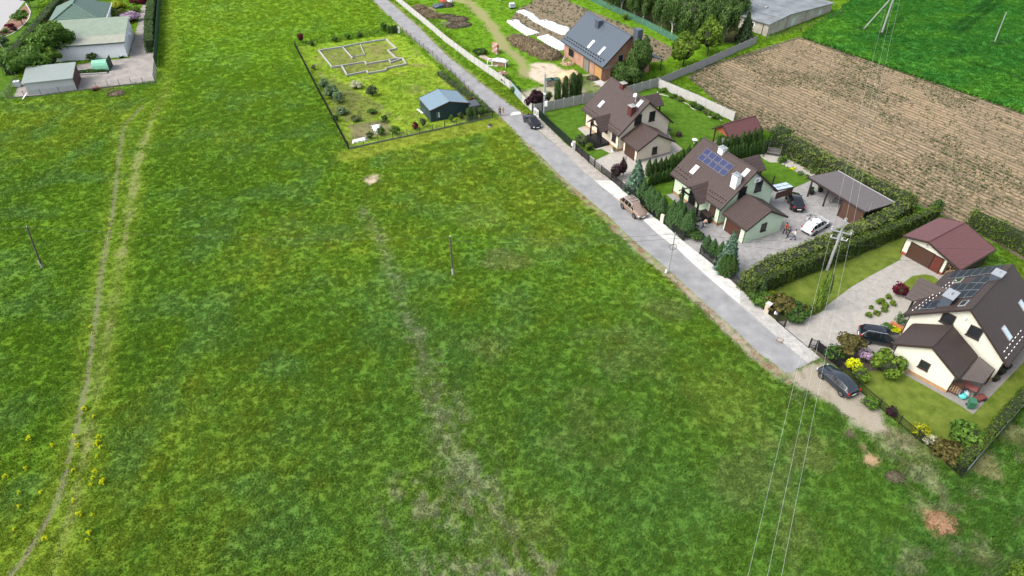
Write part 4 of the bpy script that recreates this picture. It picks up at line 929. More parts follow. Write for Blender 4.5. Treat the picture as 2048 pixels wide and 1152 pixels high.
    def chimney(s, px, py, face, w_, l_, top, m, cap=None, pots=1, name='chimney'):
        c = s.hit(px, py, face); o = MB().box((c.x, c.y, (c.z - .6 + top) / 2), (l_, w_, top - c.z + .6)).build(name, m, s.root)
        MB().box((c.x, c.y, top + .04), (l_ + .16, w_ + .16, .08)).build('chimney_cap', cap or M_conc, o)
        for i in range(pots): MB().tube((c.x + (i - (pots - 1) / 2) * .3, c.y, top + .08), (c.x + (i - (pots - 1) / 2) * .3, c.y, top + .36), .09, .09, 8).build('flue_pot', M_steel, o)
        return o
    def panels(s, quad, rows, cols, m, face='B', gap=.03, fr=None):
        q = [s.hit(x, y, face) for x, y in quad]; sg = -1 if face == 'B' else 1; nz = Vector((0, sg * s.k, 1)).normalized(); fr = fr or mat('panel_frame', (.30, .33, .38), .1, 5, .4, metal=.3)
        P = lambda u, v: (q[0] * (1 - u) + q[1] * u) * (1 - v) + (q[3] * (1 - u) + q[2] * u) * v
        for i in range(cols):
            for j in range(rows):
                gu, gv = gap / max(.5, (q[1] - q[0]).length / cols) / cols, gap / max(.5, (q[3] - q[0]).length / rows) / rows
                cs = [P(i / cols + gu, j / rows + gv), P((i + 1) / cols - gu, j / rows + gv), P((i + 1) / cols - gu, (j + 1) / rows - gv), P(i / cols + gu, (j + 1) / rows - gv)]
                ctr = sum(cs, Vector()) / 4
                o = MB().hull([p + nz * .08 for p in cs], [p + nz * .12 for p in cs]).build('solar_panel', fr, s.root)
                ins = [p + (ctr - p).normalized() * .035 + nz * .123 for p in cs]; MB().hull(ins, [p + nz * .004 for p in ins]).build('cells', m, o)
    def guards(s, a, b, n, face, rows=2, m=None, sz=.16):
        mb = MB(); A, B = s.hit(*a, face), s.hit(*b, face); sg = -1 if face == 'B' else 1; nz = Vector((0, sg * s.k, 1)).normalized(); T = Vector((0, sg, -s.k)).normalized()
        for r_ in range(rows):
            for i in range(n):
                c = A.lerp(B, (i + .5 * r_) / n) - T * .55 * r_ + nz * .1; mb.box(c, (sz, .06, sz))
        mb.build('snow_guards', m or M_trim, s.root, kind='stuff')
    def downpipe(s, x, face, z1=None):
        sg = {'wA': 1, 'wB': -1}[face]; y = sg * (s.ww + .07); z1 = z1 or s.he - .2
        MB().path([(x, sg * (s.W / 2 + .02), z1 + .1), (x, y, z1 - .25), (x, y, .05)], .05, 6).build('downpipe', M_trim, s.root)
    def cross_gable(s, face, x0, halfw, ztop, out, zlow, m, ov=.0, post=None, deck=None, name='porch_roof', post_z0=0.3):
        """small gabled roof running out of a slope over y = face side; x0 centre along the ridge"""
        sg = 1 if face == 'A' else -1; yb = lambda z: sg * (s.hr - z) / s.k; yo = sg * out; th = .13
        ap_b, ap_f = Vector((x0, yb(ztop), ztop + .03)), Vector((x0, yo, ztop + .03))
        n = 5; root = None
        for sd_ in (-1, 1):
            b = MB()
            for i in range(n):
                z0, z1 = ztop + (zlow - ztop) * i / n, ztop + (zlow - ztop) * (i + 1) / n
                xa, xb = x0 + sd_ * halfw * i / n, x0 + sd_ * halfw * (i + 1) / n
                c4 = [Vector((xa, yb(z0) if abs(yb(z0)) < abs(yo) else yo, z0 + .03)), Vector((xb, yb(z1) if abs(yb(z1)) < abs(yo) else yo, z1 + .06)), Vector((xb, yo, z1 + .06)), Vector((xa, yo, z0 + .03))]
                lo = [p - Vector((0, 0, th)) for p in c4]
                b.hull(lo if sd_ * sg < 0 else lo[::-1], c4 if sd_ * sg < 0 else c4[::-1])
            o = b.build(name, m, s.root)
        for sd_ in (-1, 1):
            b = MB(); A_, B_ = Vector((x0, yo + sg * .03, ztop - .05)), Vector((x0 + sd_ * halfw, yo + sg * .03, zlow - .05))
            b.hull([A_ + Vector((0, -.03, -.12)), A_ + Vector((0, .03, -.12)), A_ + Vector((0, .03, .12)), A_ + Vector((0, -.03, .12))], [B_ + Vector((0, -.03, -.12)), B_ + Vector((0, .03, -.12)), B_ + Vector((0, .03, .12)), B_ + Vector((0, -.03, .12))]); b.build('verge_board', M_trim, s.root)
        if post:
            for px_, py_ in post: MB().box((px_, py_, (post_z0 + zlow + .1) / 2), (.2, .2, zlow - post_z0 + .1)).build('porch_post', M_black, s.root)
            p0, p1 = Vector((*post[0], zlow + .02)), Vector((*post[1], zlow + .02)); b = MB(); b.box((p0 + p1) / 2, (abs(p1.x - p0.x) + .3, .16, .2))
            for p_, dx in ((p0, 1), (p1, -1)):
                dx = 1 if (p0.x + p1.x) / 2 > p_.x else -1; b.tube(p_ + Vector((0, 0, -.7)), p_ + Vector((dx * .6, 0, 0)), .06, .06, 5)
            b.build('porch_beam', M_black, s.root)

def door(H, px, py, face, w_, h_, m, lines=4, name='garage_door'):
    c = H.hit(px, py, face); b = MB(); n = lines
    if face in ('E1', 'E0'): sg = 1 if face == 'E1' else -1; bx = lambda u, z, du, dz, o, dn: ((c.x + sg * o, c.y + u, z), (dn, du, dz))
    else: sg = 1 if face == 'wA' else -1; bx = lambda u, z, du, dz, o, dn: ((c.x + u, c.y + sg * o, z), (du, dn, dz))
    for i in range(n): b.box(*bx(0, h_ * (i + .5) / n, w_, h_ / n - .03, .03, .08))
    b.box(*bx(0, h_ / 2, w_ - .02, h_ - .02, .01, .06)); o = b.build(name, m, H.root)
    f = MB(); f.box(*bx(-w_ / 2 - .06, h_ / 2, .1, h_ + .1, .04, .12)); f.box(*bx(w_ / 2 + .06, h_ / 2, .1, h_ + .1, .04, .12)); f.box(*bx(0, h_ + .07, w_ + .2, .1, .045, .12)); f.build('door_frame', M_trim, o); return c

# cream house and its garage
H = House('house', 'cream house with brown roof, maroon chimneys and a small porch, garage at its end', 'house', [19.23, 103.93, -63.69, 11.04, 10.63, 3.05, 7.62], M_cream, M_roof, plinth=M_plinth)
G_ = House('garage_wing', 'x', None, [21.7, 96.69, -63.87, 4.58, 7.11, 2.33, 4.26], M_cream, M_roof, og=.35, oe=.35, plinth=M_conc)
def join_wing(H, G, names={'wall': 'garage_wall', 'roof_slope': 'garage_roof', 'plinth': 'garage_plinth'}):
    """the garage wing is built against the house: its pieces become parts of the house"""
    bpy.context.view_layer.update()
    for c in list(G.root.children):
        c.matrix_parent_inverse = Matrix(); T = H.Mi @ G.M
        c.parent = H.root; c.matrix_local = T; n = c.name.split('.')[0]; c.name = names.get(n, n)
    bpy.data.objects.remove(G.root)
def porch(H, posts_px, apex_back, apex_front, low_right, face, deck_poly=None, steps=3, deckz=.5):
    pl = [H.loc(g(*q, deckz)) for q in posts_px]; return pl
for a in [((1246.2,174),'B',.8,.9,8.1), ((1262.5,227),'B',.85,1.0,6.9)]: H.chimney(a[0][0], a[0][1], a[1], a[2], a[3], a[4], M_maroon)
H.skylight(1203, 208.4, 'B'); H.skylight(1279.6, 207.5, 'B')
H.guards((1166,217), (1192,236), 6, 'B'); H.guards((1212,250), (1238,269), 6, 'B')
H.window(1304, 232, 'E1', 1.0, 1.5); H.window(1276, 239, 'E1', 1.2, 1.6, n=2)
H.window(1228.5, 274, 'wB', 1.0, 1.4); H.window(1212.5, 259.5, 'wB', .8, .8); H.window(1185.6, 245.5, 'wB', .6, .7)
door(H, 1199, 262, 'wB', 1.1, 2.2, M_black, 3, 'front_door')
H.downpipe(-H.wl + .1, 'wB'); H.downpipe(H.wl - .05, 'wB'); H.downpipe(H.wl - .1, 'wA')
po = [H.loc(g(1179.8, 271.5, .45)), H.loc(g(1201.5, 286.5, .45))]; x0 = (po[0].x + po[1].x) / 2; yo = (po[0].y + po[1].y) / 2; hw = abs(po[1].x - po[0].x) / 2
print('porch1', po, x0, yo, hw, H.ww)
H.cross_gable('B', x0, hw + .55, 4.45, -yo + .45, 2.75, M_roof, post=[(x0 - hw, yo), (x0 + hw, yo)], post_z0=.4)
b = MB().box((x0, (-H.ww + yo) / 2 - .2, .24), (hw * 2 + .9, -yo - H.ww + .5, .48)); b.build('porch_deck', M_black, H.root)
for i in range(3): MB().box((x0, yo - .55 - i * .3, .18 - i * .06), (hw * 2 + .9, .3, .36 - i * .12)).build('step', M_black, H.root)
cg = H.loc(g(1317, 185.6, 4.4)); H.cross_gable('A', cg.x, 1.9, 4.4, cg.y, 2.9, M_roof, name='terrace_roof', post=[(cg.x - 1.4, cg.y - .4), (cg.x + 1.4, cg.y - .4)], post_z0=0)
c = H.hit(1270.5, 203, 'B'); b = MB().path([c, c + Vector((0, 0, 1.1))], .025, 5); b.tube(c + Vector((0, 0, 1.0)), c + Vector((-.12, -.3, 1.08)), .38, .30, 12); b.build('satellite_dish', M_whitep, H.root)
G_.window(1309, 300.5, 'E1', .8, 1.1); door(G_, 1260.2, 300, 'wB', 2.4, 2.0, mat('garage_door_brown', (.06, .03, .02), .2, 6, .5), 4)
G_.downpipe(G_.wl - .05, 'wB', 2.2); join_wing(H, G_)

# mint house with blue solar panels
H = House('house', 'mint green house with brown tiled roof, white chimneys and a block of blue solar panels', 'house', [29.9, 82.41, -62.87, 10.76, 10.19, 3.05, 7.51], M_mint, M_roof, plinth=M_plinth, ribs=.38)
G_ = House('garage_wing', 'x', None, [32.45, 74.95, -63.19, 4.6, 7.17, 2.42, 4.39], M_mint, M_roof, og=.35, oe=.35, ribs=.38)
H.chimney(1444.5, 303, 'B', .8, .9, 7.9, M_whitep, M_steel, 2); H.chimney(1470, 370, 'B', .8, 1.0, 7.0, M_whitep, M_steel, 3)
H.skylight(1389.3, 339.4, 'B', .8, 1.4, M_whitep); H.skylight(1491.5, 345.8, 'B', .7, 1.2)
H.panels([(1414, 296.6), (1469.6, 333), (1459.6, 343), (1404.8, 306.6)], 1, 5, M_solar); H.panels([(1404, 307.6), (1458.8, 344), (1448.6, 354), (1394.8, 317.6)], 1, 5, M_solar)
H.guards((1349,340), (1378,362), 6, 'B'); H.guards((1412,386), (1448,409), 7, 'B')
H.window(1517, 372, 'E1', 1.1, 1.5); H.window(1484.5, 384, 'E1', 1.2, 1.5, n=2); H.window(1425.5, 420, 'wB', 1.0, 1.5, pane=M_wood)
door(H, 1384, 402, 'wB', 1.2, 2.2, M_black, 3, 'front_door'); H.window(1367, 380, 'wB', .5, .8)
c = H.hit(1512.4, 357.7, 'E1'); o = MB().box(c + Vector((.2, 0, 0)), (.34, .95, .65)).build('air_conditioner', M_whitep, H.root); MB().tube(c + Vector((.37, -.12, 0)), c + Vector((.40, -.12, 0)), .24, .24, 12).build('fan_grille', M_steel, o)
H.downpipe(-H.wl + .1, 'wB'); H.downpipe(H.wl - .05, 'wB')
po = [H.loc(g(1363, 411, .4)), H.loc(g(1391.5, 433.5, .4))]; x0 = (po[0].x + po[1].x) / 2; yo = (po[0].y + po[1].y) / 2; hw = abs(po[1].x - po[0].x) / 2
print('porch3', po, x0, yo, hw, H.ww)
H.cross_gable('B', x0, hw + .5, 4.45, -yo + .45, 2.75, M_roof, post=[(x0 - hw, yo), (x0 + hw, yo)], post_z0=.3)
MB().box((x0 + .2, (-H.ww + yo) / 2 - .2, .19), (hw * 2 + 1.2, -yo - H.ww + .6, .38)).build('porch_deck', mat('dark_deck', (.06, .055, .055), .2, 4, .8), H.root)
for i in range(2): MB().box((x0, yo - .55 - i * .3, .14 - i * .06), (hw * 2 + .8, .3, .28 - i * .12)).build('step', M_conc, H.root)
cg = H.loc(g(1517, 309.4, 4.4)); H.cross_gable('A', cg.x, 2.0, 4.4, cg.y, 2.9, M_roof, name='terrace_roof', post=[(cg.x - 1.5, cg.y - .4), (cg.x + 1.5, cg.y - .4)], post_z0=0)
# glazed lean-to along the far eave near the gable
q = [H.loc(g(1530, 348, 3.0)), H.loc(g(1575.5, 376, 2.7))]; print('canopy', q)
xe = H.L / 2 - .1; ya = H.W / 2; yb_ = ya + 3.2; xs0 = xe - 3.6
f = MB()
for x in np.linspace(xe - 1.5, xe, 3): f.hull([(x - .05, ya - .3, 2.95), (x + .05, ya - .3, 2.95), (x + .05, ya - .3, 3.07), (x - .05, ya - .3, 3.07)], [(x - .05, yb_, 2.6), (x + .05, yb_, 2.6), (x + .05, yb_, 2.72), (x - .05, yb_, 2.72)])
for t_ in (0, .33, .66, 1): yy = ya - .3 + (yb_ - ya + .3) * t_; f.box((xe - .75, yy, 3.0 - .35 * t_), (1.6, .08, .1))
f = f.build('canopy_frame', M_trim, H.root)
for i in range(2):
    for j in range(3):
        xa, xb = xe - 1.5 + i * .75 + .06, xe - .75 + i * .75 - .06; t0, t1 = j / 3, (j + 1) / 3; y0, y1 = ya - .25 + (yb_ - ya + .25) * t0, ya - .25 + (yb_ - ya + .25) * t1 - .05
        lo = [(xa, y0, 3.08 - .35 * t0), (xb, y0, 3.08 - .35 * t0), (xb, y1, 3.08 - .35 * t1), (xa, y1, 3.08 - .35 * t1)]; MB().hull(lo, [(a, b2, c2 + .02) for a, b2, c2 in lo]).build('canopy_glass', M_glassw, f)
for x in (xe - .1, xs0): MB().box((x, yb_ - .1, 1.33), (.16, .16, 2.66)).build('canopy_post', M_trim, H.root)
MB().box((xe - .02, (ya + yb_) / 2 - .1, 2.1), (.08, yb_ - ya - .2, 1.0)).build('canopy_screen', M_wood, H.root)
G_.window(1527, 453.8, 'E1', .8, 1.1); door(G_, 1466.8, 452.5, 'wB', 2.5, 2.1, mat('garage_door_red', (.085, .035, .022), .2, 6, .5), 4); G_.downpipe(G_.wl - .05, 'wB', 2.3); join_wing(H, G_)

# ivory house, lower right
H = House('house', 'large ivory house with dark brown roof and black solar panels at the right edge', 'house', [50.3, 54.05, -138.99, 11.12, 10.29, 3.05, 7.2], M_ivory, M_roof4, og=.5, oe=.5, plinth=M_plinth)
G_ = House('garage_wing', 'x', None, [43.65, 49.16, -139.19, 4.65, 6.46, 2.72, 4.68], M_ivory, M_roof4, og=.35, oe=.35, plinth=M_plinth)
def z5(x, y): return zo(x, y, 1728, 420, 5.76)
H.panels([z5(1043,716), z5(1412,667), z5(1312,762), z5(962,800)], 1, 4, M_solark)
H.panels([z5(1415,665), z5(1608,640), z5(1510,730), z5(1320,757)], 1, 2, M_solark); H.panels([z5(1320,758), z5(1420,745), z5(1235,850), z5(1228,850)][:0] or [z5(1322,760), z5(1480,775), z5(1250,1010), z5(1048,1025)], 3, 2, M_solark)
H.panels([z5(1048,862), z5(1222,850), z5(1140,940), z5(962,955)], 1, 2, M_solark)
H.panels([z5(720,1060), z5(905,1045), z5(820,1140), z5(635,1152)], 1, 2, M_solark)
H.chimney(1992, 556, 'B', .9, 1.3, 7.6, M_slate, M_steel, 1); H.chimney(1893, 606, 'B', 1.0, 1.7, 6.4, M_slate, M_steel, 2)
H.skylight(1917, 561.5, 'B', 1.2, .9, M_glass); H.skylight(1927.7, 607.5, 'B', 1.2, .7, M_glass); H.skylight(2012.7, 666, 'A', .8, 1.5); H.skylight(2046, 614, 'A', .8, 1.5)
H.guards((2010,716), (2048,668), 7, 'A', m=M_whitep, sz=.14); H.guards((1826,622), (1905,562), 12, 'B', m=M_whitep, sz=.12)
H.window(1896.4, 637, 'E1', 1.15, 1.25); H.window(1950, 664, 'E1', 1.15, 1.25); H.downpipe(H.wl - .05, 'wA'); H.downpipe(H.wl - .05, 'wB')
c = H.hit(1932, 635, 'E1'); MB().tube(c, c + Vector((.3, 0, 0)), .14, .1, 8).build('wall_lamp', M_whitep, H.root)
cg = H.loc(g(1846, 559, 4.4)); print('cg4', cg); pb = H.loc(g(1885, 578, 4.4)); pl_ = H.loc(g(1820, 592.7, 2.9)); print(pb, pl_)
H.cross_gable('B', (cg.x + pb.x) / 2, 2.1, 4.5, max(H.W / 2 + 1.3, -cg.y), 2.7, M_roof4, post=[((cg.x + pb.x) / 2 - 1.6, cg.y + .4), ((cg.x + pb.x) / 2 + 1.6, cg.y + .4)], post_z0=0)
MB().box((H.wl - .6, -H.ww - .9, .3), (.3, 1.4, .6)).build('porch_wall', mat('orange_brick', (.45, .16, .07), .2, 6, .9), H.root)
G_.window(1849, 730, 'E1', .9, .9, pane=M_glass)
G_.downpipe(G_.wl - .05, 'wB', 2.5)
gm = G_.M; join_wing(H, G_)
# low side roof over the terrace, right of the garage wing
q = [H.loc(g(1958, 714, 2.5)), H.loc(g(1990, 738, 2.3)), H.loc(g(1966, 767, 2.2)), H.loc(g(1921, 760, 2.3))]
b = MB(); lo = [Vector(p) for p in q]
for p, z in zip(lo, (2.55, 2.25, 2.25, 2.5)): p.z = z
b.hull([p - Vector((0, 0, .1)) for p in lo[::-1]], lo[::-1])
for i in range(14):
    t_ = i / 13; b.tube(lo[0].lerp(lo[3], t_) + Vector((0, 0, .02)), lo[1].lerp(lo[2], t_) + Vector((0, 0, .02)), .03, .03, 4)
b.build('terrace_roof', mat('corrugated_roof', (.12, .10, .09), .15, 4, .5), H.root)
for p in (lo[1], lo[2]): MB().box((p.x, p.y, 1.1), (.12, .12, 2.2)).build('terrace_post', M_trim, H.root)

# detached garage with red-brown roof
H = House('garage', 'detached ivory garage with red-brown metal roof at the end of the paved drive', 'garage', [54.42, 68.86, -148.11, 7.74, 6.02, 2.8, 3.7], M_ivory, M_roofR, ex=1.58, og=.6, oe=.3, course=.5, plinth=mat('red_plinth', (.30, .07, .045), .2, 6, .8), ribs=0, step=.015)
c = door(H, 1842, 507.5, 'E1', 3.0, 2.15, mat('garage_door_dark', (.07, .035, .022), .2, 6, .5), 5); door(H, 1875, 524, 'E1', 1.1, 2.1, mat('side_door', (.12, .03, .02), .2, 6, .5), 1, 'side_door')
c = H.hit(1855, 490.5, 'E1'); MB().tube(c, c + Vector((.18, 0, 0)), .13, .1, 8).build('wall_lamp', M_steel, H.root)
b = MB(); b.box((0, H.ww + 1.55, 1.2), (H.wl * 2, .08, 2.4)); b.box((-H.wl + .05, H.ww + .8, 1.2), (.08, 1.5, 2.4)); b.build('wood_store_wall', M_trim, H.root)
for i in range(60):
    x = H.wl - .2 - rnd.uniform(0, .2); y = H.ww + .25 + rnd.uniform(0, 1.1); z = .1 + rnd.uniform(0, 1.7)
    if i < 40: MB().tube((x - .4, y, z), (x, y, z), rnd.uniform(.05, .09), None, 7).build('firewood_log', mat('cut_wood', (.30, .20, .12), .3, 9, .9), H.root)
H.downpipe(H.wl, 'wB', 2.6)

# brick house under construction
H = House('brick_house', 'unfinished red brick house with graphite metal roof and two dark chimneys', 'house', [19.28, 134.53, -64.51, 16.33, 11.74, 3.05, 8.13], M_brick, M_slate, og=.5, oe=.55, course=.42)
H.chimney(1197, 52, 'B', 1.0, 1.3, 8.3, M_slate, M_slate, 0)
c = H.hit(1253, 60, 'A'); MB().box((c.x, .9, 8.2), (1.5, 1.1, 2.6)).build('chimney', M_slate, H.root)
H.skylight(1182.5, 88.6, 'B', .8, 1.9, M_whitep); H.skylight(1204, 102, 'B', .8, 1.9, M_glassw)
H.guards((1130,78), (1206,127), 16, 'B', sz=.3, m=M_black)
H.window(1143, 106, 'wB', 2.2, 1.7, frame=mat('raw_wood', (.42, .30, .17), .2, 5, .8), sill=False); H.window(1240.5, 121, 'E1', 1.1, 2.2, frame=M_conc, sill=False)
H.window(1223.5, 149, 'E1', .8, .9, frame=M_brick, sill=False)
door(H, 1173, 128, 'wB', 2.0, 2.3, mat('grey_boards', (.20, .185, .16), .3, 5, .9), 4, 'boarded_door')
door(H, 1196.5, 146, 'wB', 2.6, 2.4, mat('osb_board', (.46, .26, .10), .15, 6, .9), 1, 'boarded_opening')
MB().box((H.wl + .03, 0, 2.75), (.08, H.ww * 2, .35)).build('concrete_band', M_conc, H.root); MB().box((0, -H.ww - .03, 2.55), (H.wl * 2, .08, .3)).build('concrete_band', M_conc, H.root)
H.downpipe(H.wl - .05, 'wB'); rb = H
lo = [Vector((H.L / 2 - .2, H.W / 2, 3.0)), Vector((H.L / 2 - .2, H.W / 2 + 2.4, 2.2)), Vector((H.L / 2 - 4.2, H.W / 2 + 2.4, 2.2)), Vector((H.L / 2 - 4.2, H.W / 2, 3.0))]
MB().hull([p - Vector((0, 0, .12)) for p in lo], lo).build('terrace_roof', M_slate, H.root); MB().box((H.L / 2 - .4, H.W / 2 + 2.2, 1.05), (.12, .12, 2.1)).build('terrace_post', M_trim, H.root)

# gazebo, blue shed
H = House('gazebo', 'open brown wooden gazebo with a reddish board gable behind the dark thujas', 'gazebo', [36.64, 99.92, -152.88, 6.85, 4.36, 2.4, 4.02], None, M_roofR, og=.4, oe=.4, course=.4)
for x in (-3.0, 0, 3.0):
    for y in (-1.75, 1.75): MB().box((x, y, 1.25), (.18, .18, 2.5)).build('post', M_wood, H.root)
MB().hull([(2.95, -1.8, 2.3), (2.95, 1.8, 2.3), (2.95, 0, 3.75)], [(3.03, -1.8, 2.3), (3.03, 1.8, 2.3), (3.03, 0, 3.75)]).build('gable_board', mat('red_boards', (.30, .09, .045), .2, 6, .7), H.root)
MB().box((0, 0, .05), (6.4, 4, .1)).build('floor', M_conc, H.root); MB().box((-3.0, 0, 1.2), (.08, 3.4, 2.2)).build('back_wall', mat('red_boards', (.30, .09, .045)), H.root)
t = thing('patio_table', 'small table with benches under the gazebo', 'table', H.M @ Vector((.6, 0, .1)), math.radians(-152)); MB().box((0, 0, .72), (1.8, .8, .06)).build('table_top', M_steel, t)
for x in (-.7, .7): MB().box((x, 0, .35), (.08, .6, .7)).build('leg', M_trim, t)
H = House('shed', 'dark blue-green metal shed with pale blue sheet roof in the fenced garden', 'shed', [-11.81, 112.27, -64.94, 5.85, 7.27, 2.2, 3.17], mat('dark_teal_cladding', (.022, .045, .055), .12, 3, .5), mat('blue_sheet_roof', (.16, .235, .29), .08, 2, .45, spec=.4), og=.1, oe=.1, course=1.2, step=.01, thick=.08)
for i in range(24):
    y = -3.4 + i * .295; zt = H.hr - H.k * abs(y) - .1
    MB().box((H.wl + .015, y, zt / 2), (.03, .05, zt)).build('wall_rib', MATS['dark_teal_cladding'], H.root)
t = thing('wood_box', 'small grey board lean-to with dark flat roof against the blue shed', 'lean-to', H.M @ Vector((2.6, 4.4, 0)), math.radians(-64.94))
for i in range(8): MB().box((.82, -.7 + i * .2, .9), (.04, .18, 1.8)).build('board', mat('weathered_boards', (.17, .155, .13), .3, 5, .9), t)
MB().box((0, 0, .9), (1.56, 1.56, 1.78)).build('body', MATS['weathered_boards'], t); MB().box((0, 0, 1.86), (2., 1.9, .08), ry=.12).build('lid', mat('dark_felt', (.07, .085, .10), .1, 3, .7), t)

# carport
cq = [(42.45, 84.0), (47.7, 86.2), (52.2, 77.4), (46.9, 74.8)]
t = thing('carport', 'long open carport with flat dark roof and brown closed bay along the hedge', 'carport', (0, 0, 0)); zs = (2.85, 2.55, 2.55, 2.85)
lo = [Vector((*p, z)) for p, z in zip(cq, zs)]; MB().hull([p - Vector((0, 0, .1)) for p in lo[::-1]], lo[::-1]).build('roof', mat('felt_roof', (.125, .112, .112), .1, 2.5, .75, .3, 30), t)
b = MB()
for i in range(4): a_, b_ = lo[i], lo[(i + 1) % 4]; d = (b_ - a_); b.hull([a_ + Vector((0, 0, -.28)), a_ + Vector((.05, .05, -.28)), a_ + Vector((.05, .05, .03)), a_ + Vector((0, 0, .03))], [b_ + Vector((0, 0, -.28)), b_ + Vector((.05, .05, -.28)), b_ + Vector((.05, .05, .03)), b_ + Vector((0, 0, .03))])
b.build('fascia', M_trim, t)
MB().path([lo[1] + Vector((0, 0, .04)), lo[2] + Vector((0, 0, .04))], .06, 5).build('edge_trim', M_alu, t)
fr = [lo[0].lerp(lo[3], k) for k in (.06, .36, .64)]; bk = [lo[1].lerp(lo[2], k) for k in (.06, .36, .64, .96)]
for p in fr + bk: q_ = p.lerp(Vector((47.3, 80.6, p.z)), .05); MB().box((q_.x, q_.y, 1.25), (.18, .18, 2.5), .5).build('post', M_trim, t)
A_, B_ = lo[0].lerp(lo[3], .64), lo[3]; MB().span(A_.lerp(B_, .0) + Vector((.15, .1, 0)), B_ + Vector((.15, .3, 0)), .1, 2.55).build('front_panel', M_wood, t); MB().span(A_ + Vector((.15, .1, 0)), lo[1].lerp(lo[2], .64), .1, 2.4).build('side_panel', M_wood, t)
MB().span(lo[1] + Vector((-.3, 0, 0)), lo[2] + Vector((-.3, 0, 0)), .08, 2.3).build('back_panel', mat('dark_boards', (.05, .04, .035), .2, 5, .8), t)
c = g(1737, 424, 2.8); MB().path([c, c + Vector((0, 0, 1.6))], .03, 5).build('aerial', M_steel, t)

# barn at the top
M_barnw = mat('old_plaster', (.44, .41, .34), .25, .8, .95, .3, 20); M_barnr = mat('old_felt_roof', (.15, .165, .175), .22, .35, .6, .3, 20, col2=(.22, .24, .25))
t = thing('barn', 'long grey plastered barn with wide shallow grey roof at the top', 'barn', (56.7, 149.8), math.atan2(16.3, 20.1)); Lb = 26.; Wb = 60.
zs = [(0, 2.55), (7.3, 3.05), (Lb, 1.95)]
prof = [(0, 0), (Lb, 0), (Lb, 1.95), (7.3, 3.05), (0, 2.55)]
MB().hull([(x, 0, z) for x, z in prof], [(x, Wb, z) for x, z in prof]).build('wall', M_barnw, t)
for (xa, za), (xb, zb) in (((-.5, 2.62), (7.3, 3.2)), ((7.3, 3.2), (Lb + .4, 2.05))):
    q = [Vector((xa, -.4, za)), Vector((xb, -.4, zb)), Vector((xb, Wb, zb)), Vector((xa, Wb, za))]; MB().hull(q, [p + Vector((0, 0, .14)) for p in q]).build('roof_slope', M_barnr, t)
for x in np.linspace(4, 24, 6): MB().box((x, 22, 3.16 if x < 9 else 2.5), (.3, 44, .03)).build('roof_seam', mat('roof_patch', (.24, .26, .27), .2, 1, .6), t)
MB().box((7.4, 6, 3.4), (1.0, .6, .3)).build('roof_vent', M_conc, t)
f = MB().box((-.03, 4.4, 1.6), (.12, 1.9, 1.1)).build('window', M_whitep, t); MB().box((-.10, 4.4, 1.65), (.06, 1.5, .7)).build('pane', M_black, f)
MB().box((9.8, -.03, 1.1), (1.5, .1, 1.6)).build('window', mat('frosted_pane', (.55, .62, .62), .1, 3, .4), t); MB().box((21, -.03, .9), (1.2, .1, .9)).build('window', MATS['frosted_pane'], t)
for x in (7.2, 14.9): MB().box((x, -.05, 1.4), (.35, .12, 2.8)).build('pilaster', M_conc, t)
MB().box((-.04, 1.3, 1.25), (.1, .12, 2.5)).build('downpipe', M_trim, t)

# left edge: bungalow, white outbuilding, grey shed
t = thing('bungalow', 'white bungalow with green tiled hipped roof at the top left', 'house'); zE, zR = 3.2, 6.2
c0 = [g(90.8, 53.7, zE), g(209, 46, zE), g(223.6, 6, zE), g(115, 13, zE)]; c0[2] = c0[1] + (c0[2] - c0[1]) * 1.15; c0[3] = c0[0] + (c0[2] - c0[1]); ap = g(149, 0, 0)
ctr = (c0[0] + c0[1]) / 2; dr_ = (c0[3] - c0[0]).normalized(); wd_ = (c0[1] - c0[0]).length
a0 = ctr + dr_ * wd_ * .42; a0.z = zR; a1 = a0 + dr_ * 5; a1.z = zR; b2, b3 = c0[1] + dr_ * (wd_ * .84 + 5), c0[0] + dr_ * (wd_ * .84 + 5)
M_gr = mat('green_tiles', (.085, .150, .115), .15, 2, .5, .3, 6)
def hipface(pts, n=14):
    """roof face from eave edge (p0,p1) to top edge (q1,q0), laid in courses"""
    p0, p1, q1, q0 = pts; b = MB(); nz = (p1 - p0).cross(q0 - p0).normalized(); nz = nz if nz.z > 0 else -nz
    for i in range(n):
        u, v = i / n, (i + 1) / n; A, B, C_, D = p0.lerp(q0, u), p1.lerp(q1, u), p1.lerp(q1, v), p0.lerp(q0, v)
        b.hull([A - nz * .1, B - nz * .1, C_ - nz * .1, D - nz * .1], [A + nz * .05, B + nz * .05, C_ + nz * .005, D + nz * .005])
    return b
for f_ in ([c0[0], c0[1], a0, a0], [c0[1], b2, a1, a0], [b3, c0[0], a0, a1], [b2, b3, a1, a1]): hipface(f_).build('roof_slope', M_gr, t)
b = MB()
for p_, q_ in ((c0[0], a0), (c0[1], a0), (a0, a1)): b.tube(p_ + Vector((0, 0, .08)), q_ + Vector((0, 0, .1)), .14, .14, 6)
b.build('ridge_tiles', M_gr, t); MB().path([c0[3 - 3] + Vector((0, 0, -.05)), c0[1] + Vector((0, 0, -.05)), b2 + Vector((0, 0, -.05))], .12, 6).build('gutter', M_whitep, t)
ins = [p_.lerp(a0.lerp(a1, .5), .07) for p_ in (c0[0], c0[1], b2, b3)]; MB().prism(ins, 0, zE - .1).build('wall', mat('white_render', (.85, .87, .90), .04, 2, .8), t)
M_wr = MATS['white_render']
b = MB()
for i in range(11): p_ = c0[0].lerp(c0[1], .08 + i * .085) + dr_ * .9; b.box((p_.x, p_.y, zE + .75), (.4, .15, .3))
b.build('snow_guards', mat('dark_green', (.02, .05, .04), .2, 3, .6), t, kind='stuff')
t = thing('outbuilding', 'long white outbuilding with pale green low roof at the left', 'outbuilding')
